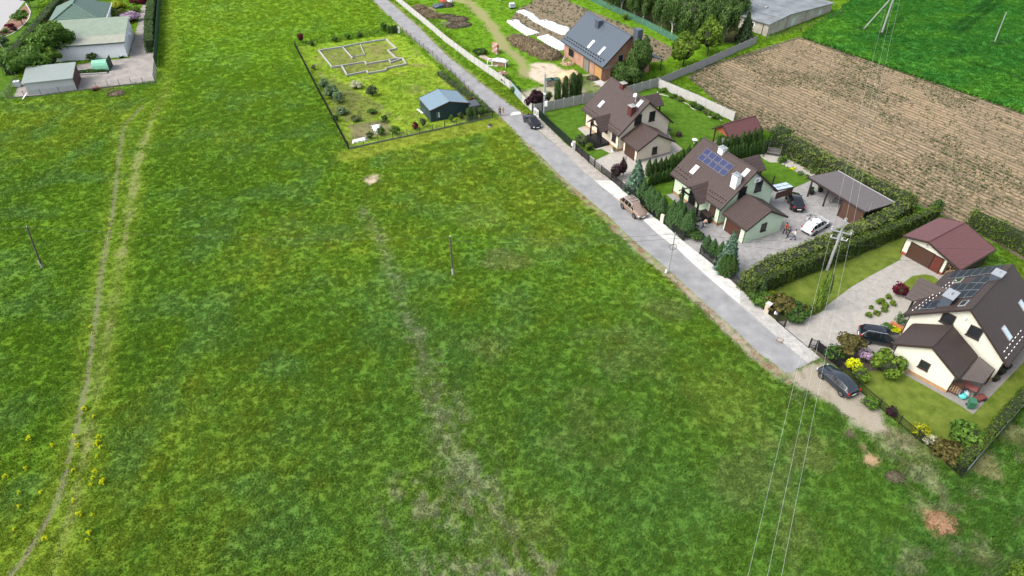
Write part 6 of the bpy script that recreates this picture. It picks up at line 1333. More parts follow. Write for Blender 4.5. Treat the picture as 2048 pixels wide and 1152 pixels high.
# ------------------------------------------------------------------ people
M_skin = mat('skin', (.45, .28, .20), .05, 5, .6)
def skin(name, V, E, R, m, parent, root=0, sub=1):
    me = bpy.data.meshes.new(name); bm = bmesh.new(); ly = bm.verts.layers.skin.verify(); vs = []
    for i, (v, r) in enumerate(zip(V, R)): x = bm.verts.new(v); x[ly].radius = (r, r) if not hasattr(r, '__len__') else r; x[ly].use_root = (i == root); vs.append(x)
    for a, b in E: bm.edges.new((vs[a], vs[b]))
    bm.to_mesh(me); bm.free(); me.materials.append(m); o = bpy.data.objects.new(name, me); COL.objects.link(o); o.parent = parent
    o.modifiers.new('skin', 'SKIN'); s_ = o.modifiers.new('sub', 'SUBSURF'); s_.levels = sub; s_.render_levels = sub; return o
def person(label, at_, face, top, legs, hair, h=1.75, step=.18, bend=0., arms=(.12, .12), longsleeve=True, skinm=None):
    t = thing('person', label, 'person', at_, face, None, h / 1.75); cb, sb_ = math.cos(bend), math.sin(bend)
    def up(x, y, z): dz = z - .95; return Vector((x * cb + dz * sb_, y, .95 + dz * cb - x * sb_))
    pel = Vector((0, 0, .95)); waist = up(0, 0, 1.08); chest = up(.01, 0, 1.32); neck = up(0, 0, 1.50); head = up(.03, 0, 1.62); crown = up(.02, 0, 1.72)
    V = [pel, waist, chest, neck, head, crown]; E = [(0, 1), (1, 2), (2, 3), (3, 4), (4, 5)]; R = [(.14, .11), (.13, .10), (.16, .11), .055, .095, .075]
    Lg, La = [], []
    for s_ in (-1, 1):
        st = step * s_; i = len(V); hip, kn, an, toe = Vector((0, s_ * .09, .88)), Vector((st * .5 + .04, s_ * .10, .48)), Vector((st, s_ * .10, .08)), Vector((st + .18, s_ * .11, .03))
        V += [hip, kn, an, toe]; E += [(0, i), (i, i + 1), (i + 1, i + 2), (i + 2, i + 3)]; R += [.095, .062, .042, .032]; Lg.append((hip, kn, an, toe))
        j = len(V); fw = arms[0 if s_ < 0 else 1]; sh = up(0, s_ * .19, 1.42); el = up(fw * .5 - .02, s_ * .25, 1.14) if not bend else sh + Vector((.05, s_ * .04, -.28)); wr = up(fw * 1.6, s_ * .24, .90 + abs(fw) * .35) if not bend else el + Vector((.10, 0, -.24)); ha_ = wr + (wr - el).normalized() * .08
        V += [sh, el, wr, ha_]; E += [(2, j), (j, j + 1), (j + 1, j + 2), (j + 2, j + 3)]; R += [.060, .042, .030, (.035, .018)]; La.append((sh, el, wr))
        dd = (wr - el).normalized(); sd = Vector((1, 0, 0)).cross(dd).normalized() if abs(dd.x) < .9 else Vector((0, 1, 0)); fr = dd.cross(sd).normalized()
        for q, (o_, l_) in enumerate(((-.03, .065), (-.01, .08), (.01, .078), (.03, .06))): k = len(V); V += [ha_ + fr * o_ + dd * .03, ha_ + fr * o_ + dd * (.03 + l_) + sd * .012]; E += [(j + 3, k), (k, k + 1)]; R += [.009, .008]
        k = len(V); V += [wr + fr * .035 + dd * .03, wr + fr * .06 + dd * .075]; E += [(j + 2, k), (k, k + 1)]; R += [.011, .009]
    skin('body', V, E, R, skinm or M_skin, t)
    r = 1.22
    Vc = [pel + Vector((0, 0, .03)), waist, chest, up(0, 0, 1.46)]; Ec = [(0, 1), (1, 2), (2, 3)]; Rc = [(.165, .135), (.155, .125), (.19, .135), (.085, .07)]
    for sh, el, wr in La: j = len(Vc); Vc += [sh, el] + ([wr] if longsleeve else []); Ec += [(2, j), (j, j + 1)] + ([(j + 1, j + 2)] if longsleeve else []); Rc += [.078, .058] + ([.046] if longsleeve else [])
    skin('jacket' if longsleeve else 'shirt', Vc, Ec, Rc, top, t)
    Vc = [pel + Vector((0, 0, .05)), pel]; Ec = [(0, 1)]; Rc = [(.155, .125), (.16, .13)]
    for hip, kn, an, toe in Lg: j = len(Vc); Vc += [hip, kn, an]; Ec += [(1, j), (j, j + 1), (j + 1, j + 2)]; Rc += [.115, .078, .062]
    skin('trousers', Vc, Ec, Rc, legs, t)
    MB().blob(head + Vector((-.02, 0, .05)), (.115, .10, .10), 10, 7).build('hair', hair, t, smooth=True)
    b = MB(); fd_ = Vector((cb, 0, -sb_))
    for s_ in (-1, 1): b.blob(head + fd_ * .09 + Vector((0, s_ * .035, .0)), (.012, .014, .010), 6, 4)
    b.build('eyes', M_black, t); MB().blob(head + fd_ * .105 - Vector((0, 0, .03)), (.02, .014, .025), 6, 4).build('nose', M_skin, t)
    for hip, kn, an, toe in Lg: MB().blob((an + toe) / 2 - Vector((0, 0, .0)), (.15, .055, .055), 8, 5).build('shoe', M_black, t)
    return t
def cloth(n, c): return mat(n, c, .15, 8, .85)
C_navy, C_dark, C_jean, C_white, C_org, C_beige, C_hair, C_blond = cloth('navy_cloth', (.015, .022, .045)), cloth('dark_cloth', (.015, .015, .018)), cloth('denim', (.06, .10, .18)), cloth('white_cloth', (.72, .72, .72)), cloth('orange_cloth', (.62, .09, .02)), cloth('beige_cloth', (.50, .36, .27)), cloth('dark_hair', (.03, .02, .015)), cloth('fair_hair', (.30, .22, .12))
person('person in dark clothes with a white belt bag walking on the far road', g(1000, 231.5), math.radians(120), C_dark, C_dark, C_hair)
person('person in a patterned light outfit walking on the far road', g(1006.5, 232), math.radians(120), C_beige, C_beige, C_blond, 1.65)
person('person in an orange jacket and dark trousers standing on the grey yard', g(1568.5, 467.5), math.radians(-60), C_org, C_dark, C_hair, 1.82)
person('person in a navy jacket standing beside the one in the orange jacket', g(1574.5, 475), math.radians(200), C_navy, C_navy, C_hair, 1.75, arms=(.2, .15))
person('person in a white shirt and blue jeans walking next to the clipped hedge', g(1586.5, 480.5), math.radians(150), C_white, C_jean, C_hair, 1.75, .24, arms=(.3, -.1))
person('person in navy standing at the open door of the white car', g(1614, 452), math.radians(-20), C_navy, C_navy, C_hair, 1.8)
person('person in a beige top and light jeans bending over near the dark porch', g(1404.5, 456), math.radians(20), C_beige, C_jean, C_hair, 1.7, .22, bend=1.0)
t = thing('dog', 'small black dog walking ahead of the bending person', 'dog', g(1393.5, 455.5), math.radians(150))
V = [Vector(p) for p in [(-.2, 0, .34), (0, 0, .35), (.18, 0, .37), (.28, 0, .47), (.36, 0, .52), (.45, 0, .49), (-.34, 0, .44)]]; E = [(0, 1), (1, 2), (2, 3), (3, 4), (4, 5), (0, 6)]; R = [.075, .075, .095, .055, .06, .035, .018]
for x, k in ((.17, 2), (-.2, 0)):
    for s_ in (-1, 1): j = len(V); V += [Vector((x, s_ * .06, .26)), Vector((x + (.03 if x < 0 else -.01), s_ * .065, .14)), Vector((x - (.02 if x < 0 else -.01), s_ * .065, .08)), Vector((x + .02, s_ * .065, .02))]; E += [(k, j), (j, j + 1), (j + 1, j + 2), (j + 2, j + 3)]; R += [.045, .028, .02, .022]
skin('body', V, E, R, cloth('black_fur', (.012, .011, .010)), t, 1)
for s_ in (-1, 1): MB().blob((.34, s_ * .045, .57), (.02, .015, .045), 6, 4).build('ear', MATS['black_fur'], t)

# ------------------------------------------------------------------ poles and wires
M_pole = mat('old_wood_pole', (.10, .085, .07), .25, 6, .9); M_cpole = mat('concrete_pole', (.33, .34, .33), .12, 3, .85)
def catenary(a, b, sag, n=14): return [a.lerp(b, i / n) - Vector((0, 0, sag * 4 * (i / n) * (1 - i / n))) for i in range(n + 1)]
def wire(label, pts, r=.018, m=None, group=None): tag(MB().path(pts, r, 5).build('wire', m or M_wire), label, 'wire', group)
# high voltage pole
pb = g(1654, 540); pv = g(1762, 70); ld = (pb - pv).normalized(); lx = Vector((-ld.y, ld.x, 0)); az = math.atan2(lx.y, lx.x)
t = thing('power_pole', 'tall concrete electricity pole with two steel crossarms on the long lawn', 'power pole', pb, az)
MB().tube((0, 0, 0), (0, 0, 6.0), .19, .14, 12).build('pole', M_cpole, t); MB().tube((0, 0, 5.9), (0, 0, 7.3), .07, .05, 8).build('mast', M_steel, t)
ca = MB().box((0, 0, 5.75), (2.3, .12, .12)).build('crossarm', M_steel, t); cb_ = MB().box((0, 0, 4.75), (1.9, .12, .12)).build('crossarm', M_steel, t); MB().box((0, 0, 7.3), (.4, .12, .08)).build('top_bracket', M_steel, t)
ins_pts = [(-1.08, 5.85), (1.08, 5.85), (0, 7.35)]
def ring(c, r, rr=.03):
    b = MB(); b.path([(c[0] + r * math.cos(k * PI / 6), c[1], c[2] + r * math.sin(k * PI / 6)) for k in range(13)], rr, 5); return b
for x, z in ins_pts: MB().tube((x, 0, z), (x, 0, z + .22), .05, .04, 8).build('insulator', M_whitep, t); ring((x, 0, z + .25), .17).build('guard_ring', M_alu, t)
for x in (-.9, -.1, .35, .9): MB().tube((x, 0, 4.8), (x + .06, 0, 5.15), .045, .03, 8).build('insulator', M_whitep, t)
MB().box((0, .1, 5.1), (.5, .25, .5)).build('switch_box', M_steel, t)
# A-frame pole in the wheat
t = thing('power_pole', 'grey concrete power pole with a slanting strut in the wheat field', 'power pole', pv, az); pvh = 9.5
MB().tube((0, 0, 0), (0, 0, pvh), .20, .14, 10).build('pole', M_cpole, t)
st_ = Matrix.Rotation(-az, 4, 'Z') @ (g(1724, 62) - pv); MB().tube(st_, (0, 0, pvh - .8), .16, .12, 10).build('strut', M_cpole, t); MB().box((0, 0, pvh - .4), (2.3, .14, .14)).build('crossarm', M_steel, t)
for x, z in ((-1.08, pvh - .3), (1.08, pvh - .3), (0, pvh)): MB().tube((x, 0, z), (x, 0, z + .22), .05, .04, 8).build('insulator', M_whitep, t)
M_hv = mat('bright_wire', (.52, .54, .50), .05, 3, .4, metal=.3)
far_ = pv - ld * 70; end = pb + ld * 78
for (x, z), nm in zip(ins_pts, ('left', 'right', 'top')):
    a = pb + lx * x + Vector((0, 0, z + .25)); b_ = pv + lx * x + Vector((0, 0, pvh + (.2 if x == 0 else -.1))); c_ = end + lx * x + Vector((0, 0, z + 1.2)); d_ = far_ + lx * x + Vector((0, 0, pvh))
    wire('%s high-voltage wire over the brown field and the ivory house garden' % nm, catenary(b_, a, 1.6, 20), .011, M_hv); wire('%s high-voltage wire from the crossarm pole over the road and lower meadow' % nm, catenary(a, c_, 1.6, 20), .011, M_hv); wire('%s high-voltage wire beyond the wheat field pole' % nm, catenary(d_, b_, 1.2, 8), .011, M_hv)
for px, py, h, lb in ((1987, 89, 6.2, 'leaning thin grey post alone in the wheat field'),):
    t = thing('field_post', lb, 'pole', g(px, py)); MB().tube((0, 0, 0), (.5, 1.2, h), .10, .07, 8).build('pole', M_cpole, t); MB().tube((.5, 1.2, h), (.52, 1.24, h + .15), .08, .07, 8).build('cap', M_cpole, t)
# low-voltage line
tp = g(1336, 546); t = thing('telephone_pole', 'slim grey concrete pole with a cable ring at the near edge of the road', 'pole', tp)
MB().tube((0, 0, 0), (0, 0, 6.15), .10, .07, 10).build('pole', M_cpole, t); MB().box((0, 0, 5.75), (.8, .06, .06)).build('crossarm', M_steel, t); ring((0, -.12, 4.1), .42, .03).build('cable_coil', M_black, t); MB().tube((-.3, -.05, .1), (-.3, -.05, .5), .12, .10, 8).build('white_sleeve', M_whitep, t)
tops = {}
for px, py, h, lb, an in ((906, 550, 5.8, 'brown wooden pole standing alone in the middle of the meadow', 'mid'), (85, 535, 6.2, 'brown wooden pole standing in the meadow left of the worn path', 'left')):
    p = g(px, py); lean = Vector((0, 0, h)) if an == 'mid' else Vector((.9, 0, h)); t = thing('wooden_pole', lb, 'pole', p)
    MB().tube((0, 0, .3), lean, .12, .085, 9).build('pole', M_pole, t); MB().tube((0, 0, -.1), (.02, 0, 1.1), .16, .14, 9).build('concrete_foot', M_conc, t); MB().box(lean - Vector((0, 0, .3)), (.08, .9, .08)).build('crossarm', M_pole, t)
    MB().tube(lean, lean + Vector((0, 0, .15)), .04, .04, 6).build('insulator', M_whitep, t); tops[an] = p + lean
M_dw = mat('dark_wire', (.05, .055, .05), .1, 3, .6)
tt = tp + Vector((0, 0, 5.8))
for k in (0, 1):
    o = Vector((0, .3 * (1 - 2 * k), -.05 - .25 * k)); wire(('upper' if not k else 'lower') + ' dark wire over the meadow from the grey pole to the wooden pole', catenary(tt + o, tops['mid'] + o, .7), .014, M_dw)
    q = Vector((86, 61.5, 6.2)) if not k else Vector((86, 57, 5.6)); wire(('upper' if not k else 'lower') + ' dark wire from the grey pole over the yards towards the right edge', catenary(tt + o, q, 1.1, 24), .014, M_dw)
wire('dark wire over the meadow between the two wooden poles', catenary(tops['mid'], tops['left'], .9), .014, M_dw); wire('dark wire leaving the left wooden pole towards the left edge', catenary(tops['left'], tops['left'] + Vector((-40, 1, .3)), .7), .014, M_dw)
t = thing('lamp_mast', 'tall grey metal mast with a white box at the corner of the concrete wall', 'mast', g(1088, 235)); MB().tube((0, 0, 0), (0, 0, 7.6), .20, .13, 10).build('pole', M_steel, t); MB().box((.25, -.1, 2.6), (.5, .4, .8)).build('meter_box', M_whitep, t); MB().tube((-.35, 0, 0), (-.35, 0, 3.4), .08, .08, 8).build('dark_side_post', M_black, t); MB().tube((0, 0, 7.6), (0, 0, 7.9), .16, .10, 10).build('cap', M_steel, t); MB().box((0, 0, 4.4), (.42, .42, .3)).build('clamp', M_whitep, t)

# ------------------------------------------------------------------ yard and garden things
def cover(name, label, cat, px, m, z=.12, amp=.22, step=.35, group=None):
    """loose cloth or film lying on the ground, rumpled, with its edge pulled down"""
    P = gl(px); b = P[0]; xs = [p.x for p in P]; ys = [p.y for p in P]
    X, Y = np.meshgrid(np.arange(min(xs), max(xs) + step, step), np.arange(min(ys), max(ys) + step, step)); d = sdp(X.ravel(), Y.ravel(), P)
    Z = (z + (fbm(X.ravel(), Y.ravel(), 1.2, 3, int(b.x * 7) % 90) - .4) * amp) * sstep(.1, -.6, d) + .02; Z = np.maximum(Z, .02); idx = np.arange(X.size).reshape(X.shape); ins = (d < .12).reshape(X.shape)
    q = ins[:-1, :-1] & ins[1:, 1:] & ins[:-1, 1:] & ins[1:, :-1]; F = np.stack([idx[:-1, :-1][q], idx[:-1, 1:][q], idx[1:, 1:][q], idx[1:, :-1][q]], 1)
    o = add_mesh(np_mesh(name, np.stack([X.ravel(), Y.ravel(), Z], 1), F, m, smooth=True), name); md = o.modifiers.new('thickness', 'SOLIDIFY'); md.thickness = .02; return tag(o, label, cat, group)
M_fleece = mat('white_fleece', (.74, .76, .79), .06, 2, .85)
def z3(x, y): return zo(x, y, 800, 0, 5.12)
cover('fleece_cover', 'long white garden fleece behind the brick house, the upper strip', 'fleece', [z3(*q) for q in [(1180,115),(1270,95),(1370,140),(1440,205),(1500,200),(1760,290),(1700,365),(1650,360),(1480,290),(1400,245),(1300,185)]], M_fleece)
cover('fleece_cover', 'white garden fleece nearest the panel fence, left of the other two', 'fleece', [z3(*q) for q in [(1080,225),(1100,205),(1215,200),(1260,245),(1330,290),(1445,338),(1300,372)]], M_fleece)
cover('fleece_cover', 'broad white garden fleece right behind the compost heaps', 'fleece', [z3(*q) for q in [(1390,380),(1520,350),(1740,470),(1720,510),(1640,525),(1500,455)]], M_fleece)
def z2(x, y): return zo(x, y, 560, 0, 3.6)
cover('film_cover', 'square white sheet on the dug bed of the fenced garden', 'sheet', [z2(*q) for q in [(655,905),(725,895),(738,945),(705,978),(660,930)]], M_fleece, .25, .3)
cover('film_cover', 'narrow white sheet in the front corner of the fenced garden', 'sheet', [z2(*q) for q in [(510,1010),(620,985),(632,1015),(520,1035)]], M_fleece, .2, .3)
LM['straw'] = leaf_mat('straw', (.10, .075, .045), (.34, .27, .17), .9); LM['dirt'] = leaf_mat('dark_litter', (.06, .05, .035), (.20, .165, .12), .9); LM['clay'] = leaf_mat('clay_lumps', (.16, .085, .045), (.33, .20, .12), .95); LM['sandy'] = leaf_mat('sand_lumps', (.42, .31, .18), (.60, .47, .30), .95)
def heap(label, px, R, h, kind, n=1600, leaf=.16, cat='heap', name='compost_heap', m=None):
    t = thing(name, label, cat, g(*px)); MB().blob((0, 0, 0), (R * .93, R * .8, h * .93), 12, 7, .08).build('mound', m or M_soilp, t)
    seedc[0] += 1; r = np.random.default_rng(seedc[0]); D = sphere_dirs(n, r); D[:, 2] = np.abs(D[:, 2]); C = D * np.array([R, R * .85, h]) * r.uniform(.9, 1.05, (n, 1)); tint = np.clip(r.normal(.45, .3, n), 0, 1)
    add_mesh(leaf_mesh('litter', C, D, r.uniform(.6, 1.3, n) * leaf, LM[kind], r, up=0, tint=tint), 'litter', t, kind='stuff')
for i, (x, y, R, h) in enumerate([(1195,395,2.2,1.1),(1270,440,2.8,1.6),(1350,485,2.7,1.7),(1440,530,2.8,1.8),(1535,570,2.6,1.6)]):
    heap(['smallest', 'second', 'middle', 'fourth', 'nearest'][i] + ' brown compost heap of the row by the white fleece, counted from far', z3(x, y + 15), R, h, 'straw')
for i, (x, y, R, h) in enumerate([(205,105,2.0,1.3),(275,150,2.2,1.2),(340,175,2.0,.9)]): heap(['roundish tan', 'middle brown', 'flattest brown'][i] + ' earth heap beside the concrete panel fence at the top', z3(x, y), R, h, 'straw', 900)
for i, (x, y, R, h) in enumerate([(480,175,2.2,.35),(590,200,2.6,.4),(620,255,2.6,.4),(560,270,2.0,.3)]): heap(['left', 'upper', 'right', 'lower'][i] + ' part of the flat grey-brown rubble spread near the panel fence', z3(x, y), R, h, 'dirt', 1100, .16, 'rubble', 'rubble_heap')
heap('pale yellow sand pile beside the pallets at the brick house', (1138, 164), 2.9, 2.4, 'sandy', 900, .08, 'sand pile', 'sand_pile', mat('sand', (.62, .46, .28), .1, 3, .98, .5, 12))
heap('low grey ash heap on the meadow edge below the left yard', (233, 188), 1.7, .3, 'dirt', 700, .12)
heap('heap of rubbish and white scraps at the top edge beside the panel fence', (893, 12), 1.7, .8, 'dirt', 900, .18, 'rubbish')
heap('brown earth mound at the lower right of the meadow', (1888, 1048), 1.5, .22, 'clay', 900, .07, 'mound', 'earth_mound', mat('brown_earth', (.30, .18, .10), .3, 3, .98, .8, 12))
heap('heap of dead branches on the meadow edge below the gravel place', (1790, 955), .9, .3, 'dirt', 600, .12, 'branch heap', 'branch_heap')
t = thing('tarp_pile', 'red and white wrapped bundles at the top edge near the dark hut', 'bundle', g(887, 7)); MB().blob((0, 0, .6), (.9, .8, .7), 8, 6, .1).build('red_bundle', mat('faded_red', (.50, .10, .08), .2, 3, .8), t); MB().blob((1.6, .2, .6), (.8, .8, .7), 8, 6, .1).build('white_bundle', M_whitep, t)
t = thing('tarp_heap', 'dark blue rumpled tarpaulin beside the red and white bundles', 'tarpaulin', g(876, 15)); MB().blob((0, 0, .3), (1.5, 1.1, .6), 10, 6, .2).build('tarp', mat('blue_grey_tarp', (.07, .10, .16), .4, 3, .6), t)
M_pal = mat('pallet_wood', (.32, .22, .14), .25, 6, .9); M_brk = mat('brick_red', (.42, .20, .13), .25, 7, .9)
t = thing('brick_stack', 'upright orange stack of hollow bricks next to the junk table', 'brick stack', g(991, 106), .6)
for k in range(6):
    for j in range(4): MB().box((0, -.75 + j * .5, .17 + k * .34), (.5, .47, .31)).build('brick', M_brk if (k + j) % 3 else M_concl, t)
t = thing('junk_table', 'cluttered table of rubble and boards under a grey sheet by the panel fence', 'table', g(1000, 131), -.4); MB().box((0, 0, 1.0), (3.2, 1.6, .1)).build('table_top', M_concl, t)
for x in (-1.5, 1.5):
    for y in (-.7, .7): MB().box((x, y, .5), (.12, .12, 1.0)).build('leg', M_whitep, t)
MB().blob((-.5, .1, 1.1), (1.0, .6, .35), 9, 5, .2).build('grey_sheet', M_alu, t); MB().blob((.7, .1, 1.1), (.6, .5, .4), 9, 5, .2).build('sack', M_fleece, t); MB().box((0, 0, .45), (2.4, 1.2, .8)).build('crate', M_pal, t)
t = thing('window_frame', 'white window frame leaning against the junk table', 'window frame', g(984, 132), -.3)
for a, b in (((-1.1, 0, .05), (1.1, 0, .05)), ((1.1, 0, .05), (1.0, .7, 1.2)), ((1.0, .7, 1.2), (-1.0, .7, 1.2)), ((-1.0, .7, 1.2), (-1.1, 0, .05)), ((0, 0, .05), (0, .7, 1.2))): MB().tube(a, b, .06, .06, 5).build('frame_bar', M_whitep, t)
t = thing('plank_pile', 'pile of pale planks lying left of the junk table', 'planks', g(972, 118), -.9)
for i in range(8): MB().box((rnd.uniform(-.3, .3), (i % 4) * .28 - .4, .08 + .12 * (i // 4)), (3.6 + rnd.uniform(-.4, .4), .2, .08), rnd.uniform(-.12, .12)).build('plank', mat('pale_plank', (.45, .38, .30), .25, 5, .9), t)
t = thing('brick_pile', 'small untidy pile of red and pale bricks on the grass inside the panel fence', 'brick pile', g(1006, 150))
for i in range(18): MB().box((rnd.uniform(-.8, .8), rnd.uniform(-.6, .6), .12 + rnd.uniform(0, .45)), (.5, .3, .25), rnd.uniform(0, 3)).build('brick', M_brk if i % 3 else M_concl, t)
for i, (px, py) in enumerate([(1098, 171), (1110, 170)]):
    t = thing('brick_pallet', ['left', 'right'][i] + ' pallet of bricks under a dark green sheet in front of the sand pile', 'pallet', g(px, py), .3)
    for z in (.04, .14): MB().box((0, 0, z), (1.5, 1.2, .04)).build('pallet_deck', M_pal, t)
    for k in range(3):
        for j in range(3): MB().box((-.48 + j * .48, 0, .33 + k * .34), (.46, 1.1, .32)).build('brick_layer', M_pal if (k + j) % 2 else M_conc, t)
    MB().prism([(-.8, -.65), (.8, -.65), (.8, .65), (-.8, .65)], 1.18, 1.26).build('green_sheet', mat('dark_green_sheet2', (.035, .085, .065), .2, 3, .5), t)
M_ibc = mat('white_plastic', (.66, .70, .72), .06, 2, .5)
def tank(label, px, s=1.2, stand=0.):
    t = thing('water_tank', label, 'tank', g(*px), .3); MB().box((0, 0, stand + .6), (s * .95, s * .8, .95)).build('tank', M_ibc, t); MB().tube((0, 0, stand + 1.07), (0, 0, stand + 1.13), .12, .12, 10).build('lid', M_black, t); b = MB()
    for x in np.linspace(-s / 2, s / 2, 6):
        for y in (-s * .42, s * .42): b.box((x, y, stand + .6), (.025, .025, 1.0))
    for z in (.15, .45, .75, 1.05):
        for y in (-s * .42, s * .42): b.box((0, y, stand + z), (s, .03, .03))
        for x in (-s / 2, s / 2): b.box((x, 0, stand + z), (.03, s * .84, .03))
    b.build('cage', M_steel, t); MB().box((0, 0, stand + .06), (s, s * .84, .12)).build('pallet', M_black, t)
    if stand:
        for x in (-.45, .45):
            for y in (-.35, .35): MB().box((x, y, stand / 2), (.1, .1, stand)).build('leg', M_black, t)
tank('white caged water tank on a stand in front of the blue shed', (872, 240), 1.25, .5)
tank('white caged water tank at the top edge above the white fleece', (1024, 17), 1.3, .2); tank('small white caged tank behind the grey shed on the left', (37, 173), 1.1)
t = thing('ladder_frame', 'small white cold frame ladder on the vegetable bed', 'ladder', g(769, 226), .4)
for y in (-.3, .3): MB().tube((0, y, .1), (-.5, y, 1.6), .04, .04, 5).build('rail', M_alu, t)
for k in range(5): MB().tube((-.1 * k - .05, -.3, .3 + .28 * k), (-.1 * k - .05, .3, .3 + .28 * k), .03, .03, 5).build('rung', M_alu, t)
t = thing('white_board', 'thin white board lying at the left wall of the blue shed', 'board', g(840, 223), -1.); MB().box((0, 0, .05), (2., .3, .08)).build('board', M_whitep, t)
# foundation
t = thing('foundation', 'unfinished pale concrete house foundation walls in the fenced garden', 'foundation', g(*z2(600, 420))); fb0 = t.location.copy()
def fwall(pts, w_=.24, h=.36, m=M_conc):
    P = [g(*z2(*q)) for q in pts]
    for a, b in zip(P, P[1:]):
        a, b = a - fb0, b - fb0; a.z = b.z = 0; d = (b - a).normalized() * w_ * .5
        o = MB().span(a - d * .9, b + d * .9, w_, h + rnd.uniform(-.004, .004)).build('wall_strip', m, t)
        MB().span(a - d * .9, b + d * .9, w_ * .6, .02, h).build('white_sealing', M_concl, o)
fwall([(280,370),(450,345),(570,320),(765,290),(838,358),(778,370),(835,425),(880,428),(910,468),(765,500),(765,512),(635,535),(625,520),(485,550),(445,480),(375,490),(280,370)])
fwall([(452,345),(522,425)], .2, .3); fwall([(522,412),(610,398),(578,322)], .15, .2); fwall([(445,480),(610,450),(624,467),(785,438),(797,456),(880,428)], .2, .3); fwall([(785,438),(845,424)], .2, .3)
# cream house yard
t = thing('barrel_planter', 'dark round barrel planter on the back terrace corner of the cream house', 'planter', g(1357, 273)); MB().tube((0, 0, 0), (0, 0, .7), .42, .50, 14).build('barrel', M_wood, t); MB().tube((0, 0, .62), (0, 0, .72), .42, .42, 14).build('soil', M_core, t); MB().tube((0, 0, .3), (0, 0, .36), .48, .48, 14).build('hoop', M_black, t)
t = thing('garden_grill', 'dark garden grill on the back terrace beside the cream house wall', 'grill', g(1334, 268)); MB().tube((0, 0, .7), (0, 0, .95), .25, .35, 12).build('bowl', M_black, t); MB().box((.5, 0, .8), (.5, .5, .05)).build('shelf', M_trim, t)
for a in range(3): MB().tube((.3 * math.cos(a * 2.1), .3 * math.sin(a * 2.1), 0), (0, 0, .75), .025, .025, 5).build('leg', M_black, t)
t = thing('bird_bath', 'pale round bird bath on the back lawn near the thuja row', 'bird bath', g(1388, 287)); MB().tube((0, 0, 0), (0, 0, .6), .12, .09, 8).build('stem', M_concl, t); MB().tube((0, 0, .6), (0, 0, .72), .30, .45, 14).build('bowl', M_whitep, t)
e = [g(*q) for q in [(1314,184),(1319,189),(1326,190.5),(1345,195),(1362,203),(1378,210),(1383,217),(1391,221),(1400,218),(1413,227),(1416,233),(1424,235),(1432,234),(1444,243)]]; t = thing('lawn_edging', 'curving white lawn edging along the back lawn fence', 'edging')
for a, b in zip(e, e[1:]): MB().span(a, b, .14, .12).build('edging_stone', M_concl, t)
MB().prism([(-1, -1), (1, -1), (1, 1), (-1, 1)], 0, .03)
t = thing('letter_post', 'white flower pot beside the front corner of the cream house', 'flower pot', g(1226, 303)); MB().tube((0, 0, 0), (0, 0, .35), .2, .28, 10).build('pot', M_whitep, t); add_mesh(blob_crown((0, 0, .5), (.4, .4, .3), 260, .08, LM['grey'], 5, 8), 'flowers', t)
# mint house yard
t = thing('garden_swing', 'dark pergola swing bench on the white gravel border', 'swing', g(1546, 311), -.4)
for x in (-1.4, 1.4):
    for y in (-.8, .8): MB().tube((x, y * 1.3, 0), (x, y * .5, 2.1), .06, .06, 6).build('frame_leg', M_black, t)
for y in (-.4, .4): MB().box((0, y, 2.1), (3.0, .1, .1)).build('top_bar', M_black, t)
MB().box((0, 0, .5), (2.0, .6, .06)).build('seat', mat('grey_slats', (.15, .14, .13), .2, 5, .8), t); MB().box((0, .32, .85), (2.0, .06, .6)).build('backrest', MATS['grey_slats'], t)
for x in (-.95, .95): MB().tube((x, 0, .5), (x, 0, 2.1), .02, .02, 5).build('chain', M_steel, t)
t = thing('wood_box', 'black firewood box beside the porch of the mint house', 'box', g(1410, 442), math.radians(-63)); MB().box((0, 0, .6), (1.5, .8, 1.2)).build('box', M_black, t); MB().box((0, 0, 1.25), (1.7, 1.0, .08), ry=.1).build('lid', M_trim, t)
for i, (px, py, lb) in enumerate([(1622, 388, 'dark spherical plant pot at the first carport post'), (1640, 383, 'dark wide plant pot further inside the carport')]):
    t = thing('plant_pot', lb, 'plant pot', g(px, py)); MB().tube((0, 0, 0), (0, 0, .5), .3, .4, 12).build('pot', M_black, t); add_mesh(blob_crown((0, 0, .75), (.5, .5, .4), 400, .1, LM['thuja'], 40 + i, 10), 'plant', t)
t = thing('bicycle', 'bicycle standing under the carport roof', 'bicycle', g(1670, 407), -.3)
for x in (-.52, .52): ring((x, 0, .34), .33, .03).build('wheel', M_black, t)
MB().path([(-.52, 0, .34), (-.15, 0, .75), (.38, 0, .72), (-.02, 0, .34), (-.52, 0, .34)], .025, 6).build('frame', M_black, t); MB().path([(.38, 0, .72), (.52, 0, .34)], .02, 6).build('fork', M_black, t); MB().path([(.3, -.25, .98), (.36, 0, .95), (.3, .25, .98)], .02, 5).build('handlebar', M_steel, t); MB().box((-.18, 0, .86), (.24, .14, .06)).build('saddle', M_black, t)
b = MB(); pr = g(1560, 318)
t = thing('border_stones', 'row of rounded pale stones along the white gravel border', 'stones', g(1575, 333))
for i, p in enumerate(row([(1568, 330), (1590, 341), (1622, 358)], 14, .3)): q = p - t.location; MB().blob((q.x, q.y, .1), (.22, .18, .16), 7, 5, .15).build('stone', M_concl if i % 3 else M_conc, t)
